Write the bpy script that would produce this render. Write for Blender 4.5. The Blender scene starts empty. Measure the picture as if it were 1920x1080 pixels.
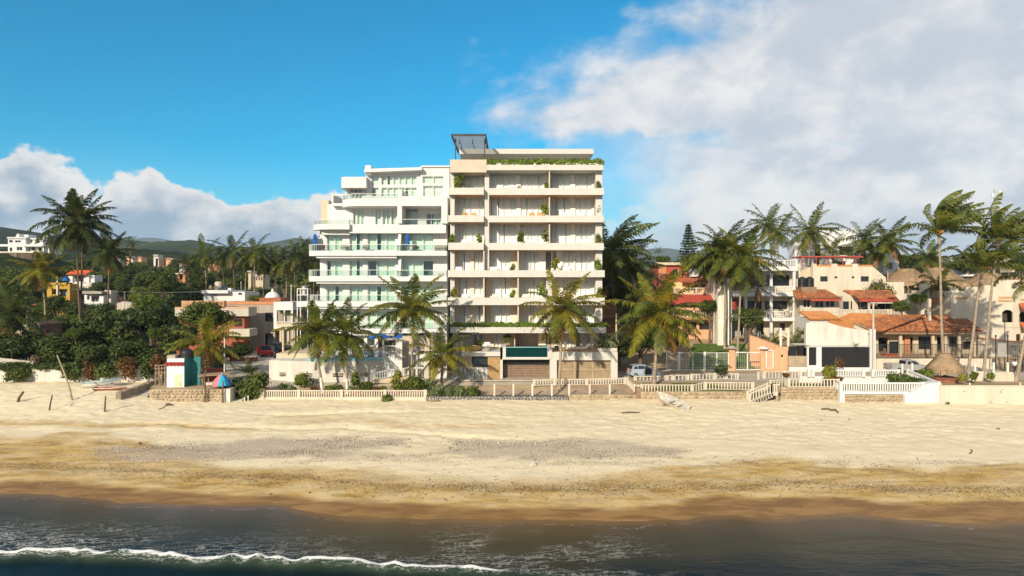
import bpy, math, random
import numpy as np
from mathutils import Vector, Matrix, Quaternion
R = math.radians
C = bpy.context.scene.collection
SC = bpy.context.scene

# ------------------------------------------------------------------ camera, sky, sun, exposure
FPX, EYE = 1297.0, 13.6
cam_d = bpy.data.cameras.new('camera'); cam = bpy.data.objects.new('camera', cam_d); C.objects.link(cam)
cam.location = (0, 0, EYE); cam.rotation_euler = (R(90), 0, 0)
cam_d.sensor_width = 36; cam_d.lens = FPX / 1920 * 36
cam_d.clip_start = 0.5; cam_d.clip_end = 30000
SC.camera = cam

SUN_EL, SUN_AZ = 23.5, 25.0          # the sun stands behind the camera, to its left
e, a = R(SUN_EL), R(SUN_AZ)
LIGHT = Vector((math.sin(a) * math.cos(e), math.cos(a) * math.cos(e), -math.sin(e)))
sun_d = bpy.data.lights.new('sun', 'SUN'); sun = bpy.data.objects.new('sun', sun_d); C.objects.link(sun)
sun.rotation_euler = LIGHT.to_track_quat('-Z', 'Y').to_euler(); sun.location = (-60, -80, 90)
sun_d.energy = 4.6; sun_d.angle = R(0.6); sun_d.color = (1.0, 0.86, 0.66)

SC.view_settings.view_transform = 'Standard'; SC.view_settings.look = 'None'
SC.view_settings.gamma = 1; SC.view_settings.use_curve_mapping = False
SC.view_settings.exposure = 0.5
SC.cycles.max_bounces = 8; SC.cycles.transparent_max_bounces = 12; SC.cycles.volume_bounces = 0

def nn(nt, typ, **kw):
    n = nt.nodes.new(typ)
    for k, v in kw.items(): setattr(n, k, v)
    return n
def put(nt, sock, v):
    if isinstance(v, bpy.types.NodeSocket): nt.links.new(v, sock)
    elif v is not None: sock.default_value = v
def ma(nt, op, a, b=None, c=None, clamp=False):
    n = nn(nt, 'ShaderNodeMath', operation=op, use_clamp=clamp)
    put(nt, n.inputs[0], a); put(nt, n.inputs[1], b); put(nt, n.inputs[2], c)
    return n.outputs[0]
def sstep(nt, v, lo, hi, t0=0.0, t1=1.0):
    n = nn(nt, 'ShaderNodeMapRange', interpolation_type='SMOOTHSTEP')
    for i, x in enumerate((v, lo, hi, t0, t1)): put(nt, n.inputs[i], x)
    return n.outputs[0]
def mixc(nt, f, c1, c2, blend='MIX'):
    n = nn(nt, 'ShaderNodeMix', data_type='RGBA', blend_type=blend)
    put(nt, n.inputs[0], f)
    put(nt, n.inputs[6], c1 if isinstance(c1, bpy.types.NodeSocket) else (*c1[:3], 1))
    put(nt, n.inputs[7], c2 if isinstance(c2, bpy.types.NodeSocket) else (*c2[:3], 1))
    return n.outputs[2]
def noise(nt, vec, scale, detail=4, rough=.55, dist=0.0):
    n = nn(nt, 'ShaderNodeTexNoise'); put(nt, n.inputs['Vector'], vec)
    n.inputs['Scale'].default_value = scale; n.inputs['Detail'].default_value = detail
    n.inputs['Roughness'].default_value = rough; n.inputs['Distortion'].default_value = dist
    return n.outputs[0]
def vscale(nt, vec, s, off=(0, 0, 0)):
    n = nn(nt, 'ShaderNodeMapping'); put(nt, n.inputs[0], vec)
    n.inputs['Location'].default_value = off; n.inputs['Scale'].default_value = s
    return n.outputs[0]

def make_sky():
    w = bpy.data.worlds.new('World'); SC.world = w; w.use_nodes = True
    nt = w.node_tree; nt.nodes.clear()
    out = nn(nt, 'ShaderNodeOutputWorld'); bg = nn(nt, 'ShaderNodeBackground')
    sky = nn(nt, 'ShaderNodeTexSky', sky_type='NISHITA'); sky.sun_disc = False
    sky.sun_elevation = R(SUN_EL); sky.sun_rotation = R(180 + SUN_AZ)
    sky.altitude = 10; sky.air_density = 1.0; sky.dust_density = 0.3; sky.ozone_density = 2.0
    tc = nn(nt, 'ShaderNodeTexCoord').outputs['Generated']
    sp = nn(nt, 'ShaderNodeSeparateXYZ'); put(nt, sp.inputs[0], tc)
    x, y, z = sp.outputs
    az = ma(nt, 'ARCTAN2', x, y)
    el = ma(nt, 'ARCTAN2', z, ma(nt, 'SQRT', ma(nt, 'ADD', ma(nt, 'MULTIPLY', x, x), ma(nt, 'MULTIPLY', y, y))))
    flat = vscale(nt, tc, (1, 1, 2.1))
    big = noise(nt, flat, 4.2, 9, .56, .25)
    mid = noise(nt, vscale(nt, tc, (1, 1, 1.5), (3.1, 1.7, .4)), 13, 9, .55, .2)
    lump = noise(nt, vscale(nt, tc, (1, 1, 1.25), (7.3, 2.2, 5.0)), 17, 7, .5, .0)
    # the great bank on the sun's far side: its edge climbs towards the zenith
    edge = ma(nt, 'ADD', ma(nt, 'MULTIPLY', ma(nt, 'SUBTRACT', el, .231), 1.45), -.03)
    s1 = ma(nt, 'SUBTRACT', az, edge)
    s1 = ma(nt, 'ADD', s1, ma(nt, 'MULTIPLY', ma(nt, 'SUBTRACT', big, .5), .75))
    s1 = ma(nt, 'ADD', s1, ma(nt, 'MULTIPLY', ma(nt, 'SUBTRACT', mid, .5), .28))
    d1 = sstep(nt, s1, -.08, .18)
    low = sstep(nt, ma(nt, 'ADD', el, ma(nt, 'MULTIPLY', ma(nt, 'SUBTRACT', mid, .5), .09)), .185, .225)
    far_r = sstep(nt, ma(nt, 'ADD', az, ma(nt, 'MULTIPLY', ma(nt, 'SUBTRACT', big, .5), .3)), .05, .30)
    far_r = ma(nt, 'MULTIPLY', far_r, sstep(nt, ma(nt, 'ADD', big, ma(nt, 'MULTIPLY', az, .25)), .35, .55))
    d1 = ma(nt, 'MULTIPLY', d1, ma(nt, 'MAXIMUM', low, far_r))
    # dense cloud added out of view, as warm fill for the balcony recesses
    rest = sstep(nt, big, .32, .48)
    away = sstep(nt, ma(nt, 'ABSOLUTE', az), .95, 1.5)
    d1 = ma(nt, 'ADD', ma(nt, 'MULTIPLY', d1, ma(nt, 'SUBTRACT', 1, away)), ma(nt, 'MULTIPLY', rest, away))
    veil = sstep(nt, ma(nt, 'ADD', el, ma(nt, 'MULTIPLY', big, .05)), .02, .22, .55, 0.0)
    lit1 = sstep(nt, ma(nt, 'ADD', ma(nt, 'MULTIPLY', mid, .6), ma(nt, 'MULTIPLY', big, .55)), .47, .72)
    c1 = mixc(nt, lit1, (.43, .455, .50), (.66, .64, .625))
    # cumulus bank low over the hills
    top = ma(nt, 'ADD', .078, ma(nt, 'MULTIPLY', ma(nt, 'SUBTRACT', lump, .30), .20))
    top = ma(nt, 'ADD', top, sstep(nt, ma(nt, 'ABSOLUTE', az), .30, .62, 0, .035))
    dep = ma(nt, 'SUBTRACT', top, el)
    d2 = sstep(nt, dep, -.004, .012)
    side = sstep(nt, az, -.16, .22, 1, .35)
    d2 = ma(nt, 'MULTIPLY', d2, side)
    lum2 = sstep(nt, ma(nt, 'ADD', ma(nt, 'MULTIPLY', dep, -9), ma(nt, 'MULTIPLY', mid, 1.1)), -.25, .55)
    c2 = mixc(nt, lum2, (.21, .29, .38), (.66, .635, .61))
    base = mixc(nt, 1.0, sky.outputs[0], SKY_TINT, 'MULTIPLY')
    base = mixc(nt, veil, base, (.40 / .1, .52 / .1, .58 / .1))
    K = 1 / .1
    sc1 = mixc(nt, 1.0, c1, (K, K, K), 'MULTIPLY'); sc2 = mixc(nt, 1.0, c2, (K, K, K), 'MULTIPLY')
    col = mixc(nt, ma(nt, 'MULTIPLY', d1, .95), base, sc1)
    col = mixc(nt, ma(nt, 'MULTIPLY', d2, .97), col, sc2)
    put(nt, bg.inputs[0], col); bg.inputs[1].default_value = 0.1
    nt.links.new(bg.outputs[0], out.inputs[0])
SKY_TINT = (.03, .80, 1.03)
make_sky()

# ------------------------------------------------------------------ helpers
random.seed(5); RNG = np.random.default_rng(11)
def X(px, D): return (px - 960) * D / FPX
def Z(py, D): return EYE - (py - 540) * D / FPX
W = {}                                        # world position of every parent
def tag(o, label=None, cat=None, group=None, kind=None):
    if label: o['label'] = label
    if cat: o['category'] = cat
    if group: o['group'] = group
    if kind: o['kind'] = kind
    return o
def thing(name, label, cat, loc, group=None):
    o = bpy.data.objects.new(name, None); C.objects.link(o); o.location = loc; o.empty_display_size = .3
    W[o] = Vector(loc); return tag(o, label, cat, group)
def link(name, me, loc, parent=None, rot=None, scale=None):
    """An object on (shared) mesh data at a world place."""
    o = bpy.data.objects.new(name, me); C.objects.link(o)
    if parent is not None: o.parent = parent; o.location = Vector(loc) - W[parent]
    else: o.location = loc
    if rot is not None: o.rotation_euler = rot
    if scale is not None: o.scale = scale if hasattr(scale, '__len__') else (scale,) * 3
    W[o] = Vector(loc); return o
def mesh_np(name, v, quads=None, tris=None, mat=None, smooth=False):
    me = bpy.data.meshes.new(name); v = np.asarray(v, dtype=np.float32).reshape(-1, 3)
    nq = 0 if quads is None else len(quads); ntri = 0 if tris is None else len(tris)
    idx = []
    if nq: idx.append(np.asarray(quads, dtype=np.int32).ravel())
    if ntri: idx.append(np.asarray(tris, dtype=np.int32).ravel())
    idx = np.concatenate(idx)
    me.vertices.add(len(v)); me.vertices.foreach_set('co', v.ravel())
    me.loops.add(len(idx)); me.loops.foreach_set('vertex_index', idx)
    me.polygons.add(nq + ntri)
    st = np.concatenate([np.arange(nq) * 4, nq * 4 + np.arange(ntri) * 3]).astype(np.int32)
    me.polygons.foreach_set('loop_start', st)
    if smooth: me.polygons.foreach_set('use_smooth', np.ones(nq + ntri, dtype=bool))
    me.update(calc_edges=True); me.validate()
    for m in (mat if isinstance(mat, (list, tuple)) else [mat]):
        if m: me.materials.append(m)
    return me
class MB:
    """Collects boxes, tubes, prisms in world coordinates; build() makes ONE mesh object of them."""
    def __init__(s): s.v = []; s.f = []
    def add(s, vs, fs):
        k = len(s.v); s.v += [tuple(p) for p in vs]; s.f += [tuple(i + k for i in f) for f in fs]; return s
    def box(s, x0, y0, z0, x1, y1, z1, M=None):
        vs = [Vector((x, y, z)) for x in (x0, x1) for y in (y0, y1) for z in (z0, z1)]
        if M is not None: vs = [M @ p for p in vs]
        return s.add(vs, [(0, 1, 3, 2), (4, 6, 7, 5), (0, 4, 5, 1), (2, 3, 7, 6), (0, 2, 6, 4), (1, 5, 7, 3)])
    def bar(s, p, q, w, h, up=(0, 0, 1)):
        p, q = Vector(p), Vector(q); d = (q - p); L = d.length; d.normalize()
        u = Vector(up); r = d.cross(u)
        if r.length < 1e-4: r = d.cross(Vector((0, 1, 0)))
        r.normalize(); u = r.cross(d)
        vs = [p + d * (L * t) + r * (w / 2 * i) + u * (h / 2 * j) for t in (0, 1) for i in (-1, 1) for j in (-1, 1)]
        return s.add(vs, [(0, 2, 3, 1), (4, 5, 7, 6), (0, 1, 5, 4), (2, 6, 7, 3), (0, 4, 6, 2), (1, 3, 7, 5)])
    def tube(s, pts, rad, n=8, cap=True):
        pts = [Vector(p) for p in pts]
        if not hasattr(rad, '__len__'): rad = [rad] * len(pts)
        vs, fs = [], []
        for i, p in enumerate(pts):
            t = (pts[min(i + 1, len(pts) - 1)] - pts[max(i - 1, 0)]).normalized()
            a = t.cross(Vector((0, 1, 0)) if abs(t.y) < .9 else Vector((1, 0, 0))).normalized(); b = t.cross(a)
            vs += [p + (a * math.cos(2 * math.pi * k / n) + b * math.sin(2 * math.pi * k / n)) * rad[i] for k in range(n)]
        for i in range(len(pts) - 1):
            for k in range(n):
                k2 = (k + 1) % n; fs.append((i * n + k, i * n + k2, (i + 1) * n + k2, (i + 1) * n + k))
        if cap: fs += [tuple(range(n)), tuple(range((len(pts) - 1) * n, len(pts) * n))]
        return s.add(vs, fs)
    def lathe(s, c, prof, n=12):
        """prof: (radius, z) pairs"""
        vs, fs = [], []; c = Vector(c)
        for r, z in prof:
            vs += [c + Vector((r * math.cos(2 * math.pi * k / n), r * math.sin(2 * math.pi * k / n), z)) for k in range(n)]
        for i in range(len(prof) - 1):
            for k in range(n):
                k2 = (k + 1) % n; fs.append((i * n + k, i * n + k2, (i + 1) * n + k2, (i + 1) * n + k))
        fs += [tuple(range(n))[::-1], tuple(range((len(prof) - 1) * n, len(prof) * n))]
        return s.add(vs, fs)
    def prism(s, poly, y0, y1):
        """poly: (x, z) outline extruded along y"""
        n = len(poly); vs = [(x, y0, z) for x, z in poly] + [(x, y1, z) for x, z in poly]
        fs = [tuple(range(n)), tuple(range(2 * n - 1, n - 1, -1))]
        fs += [(i, i + n, (i + 1) % n + n, (i + 1) % n) for i in range(n)]
        return s.add(vs, fs)
    def plan(s, poly, z0, z1):
        """poly: (x, y) outline extruded along z"""
        n = len(poly); vs = [(x, y, z0) for x, y in poly] + [(x, y, z1) for x, y in poly]
        fs = [tuple(range(n - 1, -1, -1)), tuple(range(n, 2 * n))]
        fs += [(i, (i + 1) % n, (i + 1) % n + n, i + n) for i in range(n)]
        return s.add(vs, fs)
    def poly(s, *pts): return s.add(pts, [tuple(range(len(pts)))])
    def wall(s, x0, x1, z0, z1, y, th, holes):
        """A wall facing -y with rectangular openings (x0,z0,x1,z1)."""
        hs = [h for h in holes]
        xs = sorted({x0, x1, *[min(max(v, x0), x1) for h in hs for v in (h[0], h[2])]})
        zs = sorted({z0, z1, *[min(max(v, z0), z1) for h in hs for v in (h[1], h[3])]})
        def solid(i, j):
            if i < 0 or j < 0 or i >= len(xs) - 1 or j >= len(zs) - 1: return False
            cx, cz = (xs[i] + xs[i + 1]) / 2, (zs[j] + zs[j + 1]) / 2
            return not any(h[0] < cx < h[2] and h[1] < cz < h[3] for h in hs)
        Y = y + th
        for i in range(len(xs) - 1):
            for j in range(len(zs) - 1):
                if not solid(i, j): continue
                a, b, c, d = xs[i], xs[i + 1], zs[j], zs[j + 1]
                s.poly((a, y, c), (b, y, c), (b, y, d), (a, y, d)); s.poly((b, Y, c), (a, Y, c), (a, Y, d), (b, Y, d))
                if not solid(i - 1, j): s.poly((a, Y, c), (a, y, c), (a, y, d), (a, Y, d))
                if not solid(i + 1, j): s.poly((b, y, c), (b, Y, c), (b, Y, d), (b, y, d))
                if not solid(i, j - 1): s.poly((a, Y, c), (b, Y, c), (b, y, c), (a, y, c))
                if not solid(i, j + 1): s.poly((a, y, d), (b, y, d), (b, Y, d), (a, Y, d))
        return s
    def mesh(s, name, mat, off=(0, 0, 0), smooth=False):
        me = bpy.data.meshes.new(name); o = Vector(off)
        me.from_pydata([Vector(p) - o for p in s.v], [], s.f)
        if smooth:
            for p in me.polygons: p.use_smooth = True
        me.materials.append(mat); me.update(); return me
    def build(s, name, mat, parent=None, smooth=False, origin=None):
        if parent is not None: o = W[parent]
        elif origin is not None: o = Vector(origin)
        else:
            xs, ys, zs = zip(*s.v); o = Vector(((min(xs) + max(xs)) / 2, (min(ys) + max(ys)) / 2, min(zs)))
        return link(name, s.mesh(name, mat, o, smooth), o, parent)
def one(mb, name, mat, label, cat, group=None, smooth=False):
    return tag(mb.build(name, mat, None, smooth), label, cat, group)

# ------------------------------------------------------------------ materials
MATS = {}
def mat(name, col, rough=.75, var=.10, scale=.6, bump=.15, bscale=9, spec=.3, metal=0, island=0.0, col2=None, streak=False):
    m = bpy.data.materials.new(name); m.use_nodes = True; nt = m.node_tree; b = nt.nodes['Principled BSDF']
    pos = nn(nt, 'ShaderNodeNewGeometry').outputs['Position']
    if streak: pos2 = vscale(nt, pos, (3, 3, .35))
    else: pos2 = pos
    n1 = noise(nt, pos2, scale, 6, .62); n2 = noise(nt, pos, bscale, 3, .6)
    f = sstep(nt, ma(nt, 'ADD', ma(nt, 'MULTIPLY', n1, .7), ma(nt, 'MULTIPLY', n2, .3)), .34, .66)
    dk = [c * (1 - var) for c in col]; lt = [min(c * (1 + var * .6), .95) for c in col]
    c = mixc(nt, f, dk, lt)
    if island:
        g = nn(nt, 'ShaderNodeNewGeometry').outputs['Random Per Island']
        c = mixc(nt, ma(nt, 'MULTIPLY', g, island), c, col2 or [v * .45 for v in col])
    put(nt, b.inputs['Base Color'], c)
    b.inputs['Roughness'].default_value = rough; b.inputs['Metallic'].default_value = metal
    b.inputs['Specular IOR Level'].default_value = spec
    if bump:
        bm = nn(nt, 'ShaderNodeBump'); bm.inputs['Strength'].default_value = bump; bm.inputs['Distance'].default_value = .05
        put(nt, bm.inputs['Height'], n2); nt.links.new(bm.outputs[0], b.inputs['Normal'])
    MATS[name] = m; return m
def leafmat(name, dark, light, transl=.25, rough=.55, yellow=None, yamt=.15):
    m = bpy.data.materials.new(name); m.use_nodes = True; nt = m.node_tree; b = nt.nodes['Principled BSDF']
    g = nn(nt, 'ShaderNodeNewGeometry')
    n1 = noise(nt, g.outputs['Position'], .8, 3)
    f = ma(nt, 'ADD', ma(nt, 'MULTIPLY', g.outputs['Random Per Island'], .6), ma(nt, 'MULTIPLY', sstep(nt, n1, .35, .65), .4))
    c = mixc(nt, f, dark, light)
    if yellow: c = mixc(nt, sstep(nt, g.outputs['Random Per Island'], 1 - yamt, 1.0), c, yellow)
    put(nt, b.inputs['Base Color'], c); b.inputs['Roughness'].default_value = rough; b.inputs['Specular IOR Level'].default_value = .25
    tr = nn(nt, 'ShaderNodeBsdfTranslucent'); put(nt, tr.inputs[0], mixc(nt, 1.0, c, (1.5, 1.4, .6), 'MULTIPLY'))
    mx = nn(nt, 'ShaderNodeMixShader'); mx.inputs[0].default_value = transl
    nt.links.new(b.outputs[0], mx.inputs[1]); nt.links.new(tr.outputs[0], mx.inputs[2])
    nt.links.new(mx.outputs[0], nt.nodes['Material Output'].inputs[0]); MATS[name] = m; return m
def glassmat(name, tint, refl=.12, rough=.03):
    """thin pane: lets light through, tinted, and mirrors the sky by Fresnel"""
    m = bpy.data.materials.new(name); m.use_nodes = True; nt = m.node_tree; nt.nodes.remove(nt.nodes['Principled BSDF'])
    tr = nn(nt, 'ShaderNodeBsdfTransparent'); tr.inputs[0].default_value = (*tint, 1)
    gl = nn(nt, 'ShaderNodeBsdfGlossy'); gl.inputs['Roughness'].default_value = rough
    lw = nn(nt, 'ShaderNodeFresnel'); lw.inputs[0].default_value = 1.5
    mx = nn(nt, 'ShaderNodeMixShader'); put(nt, mx.inputs[0], ma(nt, 'ADD', lw.outputs[0], refl, clamp=True))
    nt.links.new(tr.outputs[0], mx.inputs[1]); nt.links.new(gl.outputs[0], mx.inputs[2])
    nt.links.new(mx.outputs[0], nt.nodes['Material Output'].inputs[0]); MATS[name] = m; return m

WHITE = mat('white_render', (.58, .585, .58), .8, .06, .35, .08, streak=True)
IVORY = mat('ivory_render', (.50, .495, .465), .8, .07, .5, .06, streak=True)
INNER = mat('lightened_recess_wall', (.78, .74, .67), .85, .06, .6, .05)  # hotel ivory, lightened in its colour to brighten the shaded balcony recesses
CREAM = mat('cream_render', (.50, .42, .305), .85, .10, .4, .12, streak=True)
CREAMW = mat('cream_white_render', (.53, .48, .39), .85, .15, .4, .12, streak=True)
OLDWHITE = mat('weathered_white', (.54, .52, .47), .85, .20, .5, .15, streak=True)
BEIGE = mat('beige_stone', (.50, .43, .345), .8, .10, 1.2, .15)
PEACH = mat('peach_render', (.56, .32, .185), .85, .12, .5, .1, streak=True)
ORANGE = mat('orange_render', (.46, .21, .105), .85, .15, .5, .1, streak=True)
REDP = mat('red_paint', (.36, .065, .045), .6, .15, .8, .1)
YELLOW = mat('yellow_render', (.40, .25, .05), .85, .15, .5, .1)
CONC = mat('grey_concrete', (.33, .29, .24), .9, .22, .45, .2, streak=True)
CONCL = mat('pale_concrete', (.46, .42, .36), .9, .2, .45, .2, streak=True)
PAVE = mat('pavement_concrete', (.42, .37, .30), .9, .2, .35, .2)
WOOD = mat('warm_timber', (.52, .29, .13), .55, .25, 1.5, .1)
WOODL = mat('light_timber', (.55, .36, .17), .6, .2, 2, .1)
WOODG = mat('weathered_wood', (.24, .17, .115), .9, .35, 3, .4, 14)
DRIFT = mat('driftwood', (.13, .085, .055), .9, .35, 4, .4, 14)
DARKM = mat('dark_metal', (.035, .036, .04), .45, .2, 2, 0, metal=.3)
BLACK = mat('black_panel', (.016, .016, .018), .5, .25, 1.5, .05)
GREYM = mat('grey_metal', (.35, .35, .35), .45, .15, 2, 0, metal=.6)
DGLASS = mat('dark_glass', (.02, .024, .027), .07, .3, .5, 0, spec=.6)
BGLASS = mat('blue_dark_glass', (.03, .05, .06), .06, .3, .5, 0, spec=.7)
WFRAME = mat('white_frame', (.68, .68, .65), .4, .04, 1, 0)
DFRAME = mat('dark_frame', (.05, .04, .035), .5, .2, 1, 0)
ROOM = mat('room_wall', (.62, .56, .48), .9, .15, .6, 0)
CURT = mat('linen_curtain', (.93, .91, .86), .9, .06, .8, .05)
CURTG = mat('sheer_curtain', (.88, .90, .85), .9, .06, .8, .05)
GLASS = glassmat('clear_glass', (.97, .97, .96), .0)
GGLASS = glassmat('green_glass', (.80, .94, .88), .12)
RAILG = glassmat('railing_glass', (.74, .84, .82), .05)
TERRA = mat('terracotta_tile', (.46, .17, .065), .85, .45, .35, .2, island=.85, col2=(.10, .05, .035))
TERRAO = mat('orange_roof_tile', (.50, .23, .075), .85, .25, .4, .2, island=.6, col2=(.30, .12, .05))
STONE = mat('field_stone', (.40, .32, .22), .9, .3, 1.0, .4, 7, island=.8, col2=(.20, .15, .10))
STONEG = mat('grey_river_stone', (.50, .49, .46), .85, .2, 2, .3, 9, island=.75, col2=(.15, .145, .14))
MORTAR = mat('mortar', (.36, .29, .20), .95, .2, 1.2, .3)
BRICKM = mat('brown_brick', (.24, .165, .12), .9, .2, 1.5, .2, island=.5, col2=(.15, .10, .075))
THATCH = mat('palm_thatch', (.36, .25, .155), .95, .3, 1.2, .4, 16, island=.5, col2=(.18, .12, .075))
BARK = mat('palm_bark', (.30, .235, .175), .95, .3, 2.5, .5, 12)
BARKD = mat('brown_bark', (.14, .10, .07), .95, .3, 2.5, .5, 12)
LIME = mat('limewash', (.60, .58, .53), .9, .1, 2, .2)
COCO = mat('coconut_husk', (.48, .25, .03), .7, .35, 3, .2)
FABW = mat('white_fabric', (.80, .77, .70), .9, .05, 2, .1)
FABG = mat('taupe_sling', (.36, .31, .25), .8, .1, 2, .1)
WICKER = mat('wicker', (.50, .31, .13), .8, .3, 8, .3, 30)
POTW = mat('white_pot', (.72, .70, .66), .6, .08, 2, 0)
POTR = mat('terracotta_pot', (.42, .12, .05), .8, .15, 3, .1)
BLUEC = mat('blue_canvas', (.012, .10, .42), .8, .15, 2, .05)
TEAL = mat('teal_paint', (.03, .16, .16), .8, .2, 1, .1)
PALM = leafmat('palm_leaflet', (.045, .065, .012), (.15, .18, .028), .32, .45, (.30, .23, .03), .10)
PALMY = leafmat('yellow_palm_leaflet', (.09, .10, .012), (.25, .24, .028), .34, .45, (.36, .22, .02), .22)
PALMD = leafmat('dark_palm_leaflet', (.026, .038, .010), (.085, .105, .022), .25, .5, (.16, .12, .03), .08)
DEADF = leafmat('dead_frond', (.16, .085, .03), (.30, .17, .06), .15)
RACH = mat('frond_stem', (.27, .25, .05), .6, .2, 2, 0)
LEAFD = leafmat('dark_leaf', (.016, .028, .007), (.085, .115, .024), .22)
LEAFM = leafmat('green_leaf', (.026, .046, .009), (.12, .155, .026), .25)
LEAFL = leafmat('bright_leaf', (.05, .085, .012), (.18, .22, .035), .25)
LEAFP = leafmat('planter_leaf', (.07, .12, .016), (.25, .33, .055), .3)
LEAFY = leafmat('yellow_leaf', (.09, .11, .012), (.28, .27, .03), .25)
LEAFG = leafmat('grey_green_leaf', (.055, .08, .03), (.20, .24, .11), .2)
LEAFR = leafmat('rust_leaf', (.07, .035, .012), (.20, .10, .03), .2)
LEAFB = leafmat('conifer_needle', (.008, .020, .012), (.035, .060, .030), .1)
# ------------------------------------------------------------------ land, beach, sea, hills
_h = np.random.default_rng(3).random((256, 256))
def vnoise(x, y):
    x = np.asarray(x, float); y = np.asarray(y, float)
    xi = np.floor(x).astype(int); yi = np.floor(y).astype(int); fx = x - xi; fy = y - yi
    fx = fx * fx * (3 - 2 * fx); fy = fy * fy * (3 - 2 * fy)
    g = lambda i, j: _h[i & 255, j & 255]
    return (g(xi, yi) * (1 - fx) + g(xi + 1, yi) * fx) * (1 - fy) + (g(xi, yi + 1) * (1 - fx) + g(xi + 1, yi + 1) * fx) * fy
def fbm(x, y, o=5, s=0.0):
    t = 0; a = .5; n = 0
    for k in range(o): t = t + a * vnoise(x * 2 ** k + 17.3 * k + s, y * 2 ** k + 9.1 * k - s); n += a; a *= .55
    return t / n
def ss(a, b, x): t = np.clip((np.asarray(x, float) - a) / (b - a), 0, 1); return t * t * (3 - 2 * t)
def yfront(x): return np.interp(x, [-39.4, -38.4, -29, -26, 13, 14, 27, 34, 35, 43, 44.5], [77.3, 72.6, 72.6, 73.3, 73.3, 72.8, 72.3, 72.3, 70.8, 70.8, 70.3])
def zfront(x): return np.interp(x, [-40, -38.5, -29.5, -28, -9, 5, 7, 13, 14, 25, 28, 34, 36, 43, 45], [3.0, 3.05, 3.05, 2.0, 2.0, 2.1, 2.3, 2.35, 2.7, 2.7, 3.15, 3.15, 3.05, 3.05, 3.6])
def ground_z(x, y):
    x = np.asarray(x, float); y = np.asarray(y, float); yf = yfront(x)
    z = zfront(x) + (3.0 - zfront(x)) * ss(0.5, 6.5, y - yf)
    wr = ss(9, 17, x)
    z = z + wr * .17 * np.clip(y - 91, 0, 34) + wr * .05 * np.clip(y - 125, 0, 200)
    z = z + (1 - wr) * .022 * np.clip(y - 112, 0, 300)
    return z
def GZ(x, y): return float(ground_z(x, y))
def shore(x): return np.interp(x, [-90, -44.35, -33.61, -29.88, -25.75, -24.53, -15.86, -13.81, -13.13, -10.58, -8.1, 0.0, 4.62, 9.92, 11.63, 13.39, 15.57, 18.72, 20.26, 23.26, 26.64, 29.43, 40.8, 90], [46.65, 45.65, 45.41, 45.06, 43.94, 43.29, 42.86, 42.66, 42.04, 40.97, 40.40, 40.22, 39.94, 40.22, 40.78, 40.87, 40.40, 41.16, 41.06, 40.22, 39.49, 39.76, 39.49, 39]) + .16 * np.sin(x * 1.15) * np.sin(x * .43 + 2) + .07 * np.sin(x * 2.9 + 1)
def beach_z(x, y):
    x = np.asarray(x, float); y = np.asarray(y, float); yw = shore(x); s = y - yw
    z = np.where(s > 0, 1.72 * (np.clip(s, 0, 60) / (71 - yw)) ** .88, .09 * s)
    z = z + (1.05 * ss(-34, -43, x) * ss(60, 77, y)) + .22 * ss(8, 16, x) * ss(62, 72, y)
    return z
def BZ(x, y): return float(beach_z(x, y))
def grid(name, xs, ys, zf, m, smooth=True):
    gx, gy = np.meshgrid(xs, ys); gz = zf(gx, gy); nx, ny = len(xs), len(ys)
    v = np.stack([gx, gy, gz], -1).reshape(-1, 3)
    i = (np.arange(ny - 1)[:, None] * nx + np.arange(nx - 1)[None, :]).ravel()
    return mesh_np(name, v, np.stack([i, i + 1, i + nx + 1, i + nx], -1), None, m, smooth), gx, gy
def attr(me, name, arr):
    at = me.attributes.new(name, 'FLOAT', 'POINT'); at.data.foreach_set('value', np.asarray(arr, dtype=np.float32).ravel())
def nattr(nt, n):
    a = nn(nt, 'ShaderNodeAttribute'); a.attribute_name = n; return a.outputs['Fac']

def sand_mat():
    m = bpy.data.materials.new('sand'); m.use_nodes = True; nt = m.node_tree; b = nt.nodes['Principled BSDF']
    pos = nn(nt, 'ShaderNodeNewGeometry').outputs['Position']
    wide = vscale(nt, pos, (.35, 1.1, 1))
    fine = noise(nt, pos, 7, 5, .7); med = noise(nt, wide, 1.0, 6, .65, .4); grain = noise(nt, pos, 26, 3, .7)
    wet, gold, peb, dark = (nattr(nt, k) for k in ('wet', 'gold', 'pebble', 'debris'))
    c = mixc(nt, sstep(nt, med, .35, .65), (.63, .54, .365), (.70, .605, .425))
    c = mixc(nt, ma(nt, 'MULTIPLY', sstep(nt, fine, .50, .72), .35), c, (.45, .34, .21))
    g = mixc(nt, sstep(nt, med, .36, .62), (.31, .195, .055), (.52, .355, .125))
    g = mixc(nt, ma(nt, 'MULTIPLY', sstep(nt, fine, .52, .70), .55), g, (.22, .14, .055))
    c = mixc(nt, gold, c, g)
    pc = mixc(nt, sstep(nt, grain, .40, .62), (.27, .215, .16), (.52, .45, .37))
    c = mixc(nt, ma(nt, 'MULTIPLY', peb, .82), c, pc)
    c = mixc(nt, ma(nt, 'MULTIPLY', dark, sstep(nt, fine, .42, .62)), c, (.16, .10, .05))
    w = mixc(nt, sstep(nt, med, .38, .62), (.19, .105, .036), (.29, .17, .062))
    c = mixc(nt, wet, c, w)
    put(nt, b.inputs['Base Color'], c)
    put(nt, b.inputs['Roughness'], sstep(nt, wet, .3, 1.0, .95, .5)); b.inputs['Specular IOR Level'].default_value = .15
    bm = nn(nt, 'ShaderNodeBump'); bm.inputs['Distance'].default_value = .12
    put(nt, bm.inputs['Strength'], sstep(nt, wet, 0, 1, .30, .08))
    put(nt, bm.inputs['Height'], ma(nt, 'ADD', noise(nt, pos, 2.6, 5, .6), ma(nt, 'MULTIPLY', grain, .35)))
    nt.links.new(bm.outputs[0], b.inputs['Normal']); return m
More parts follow.
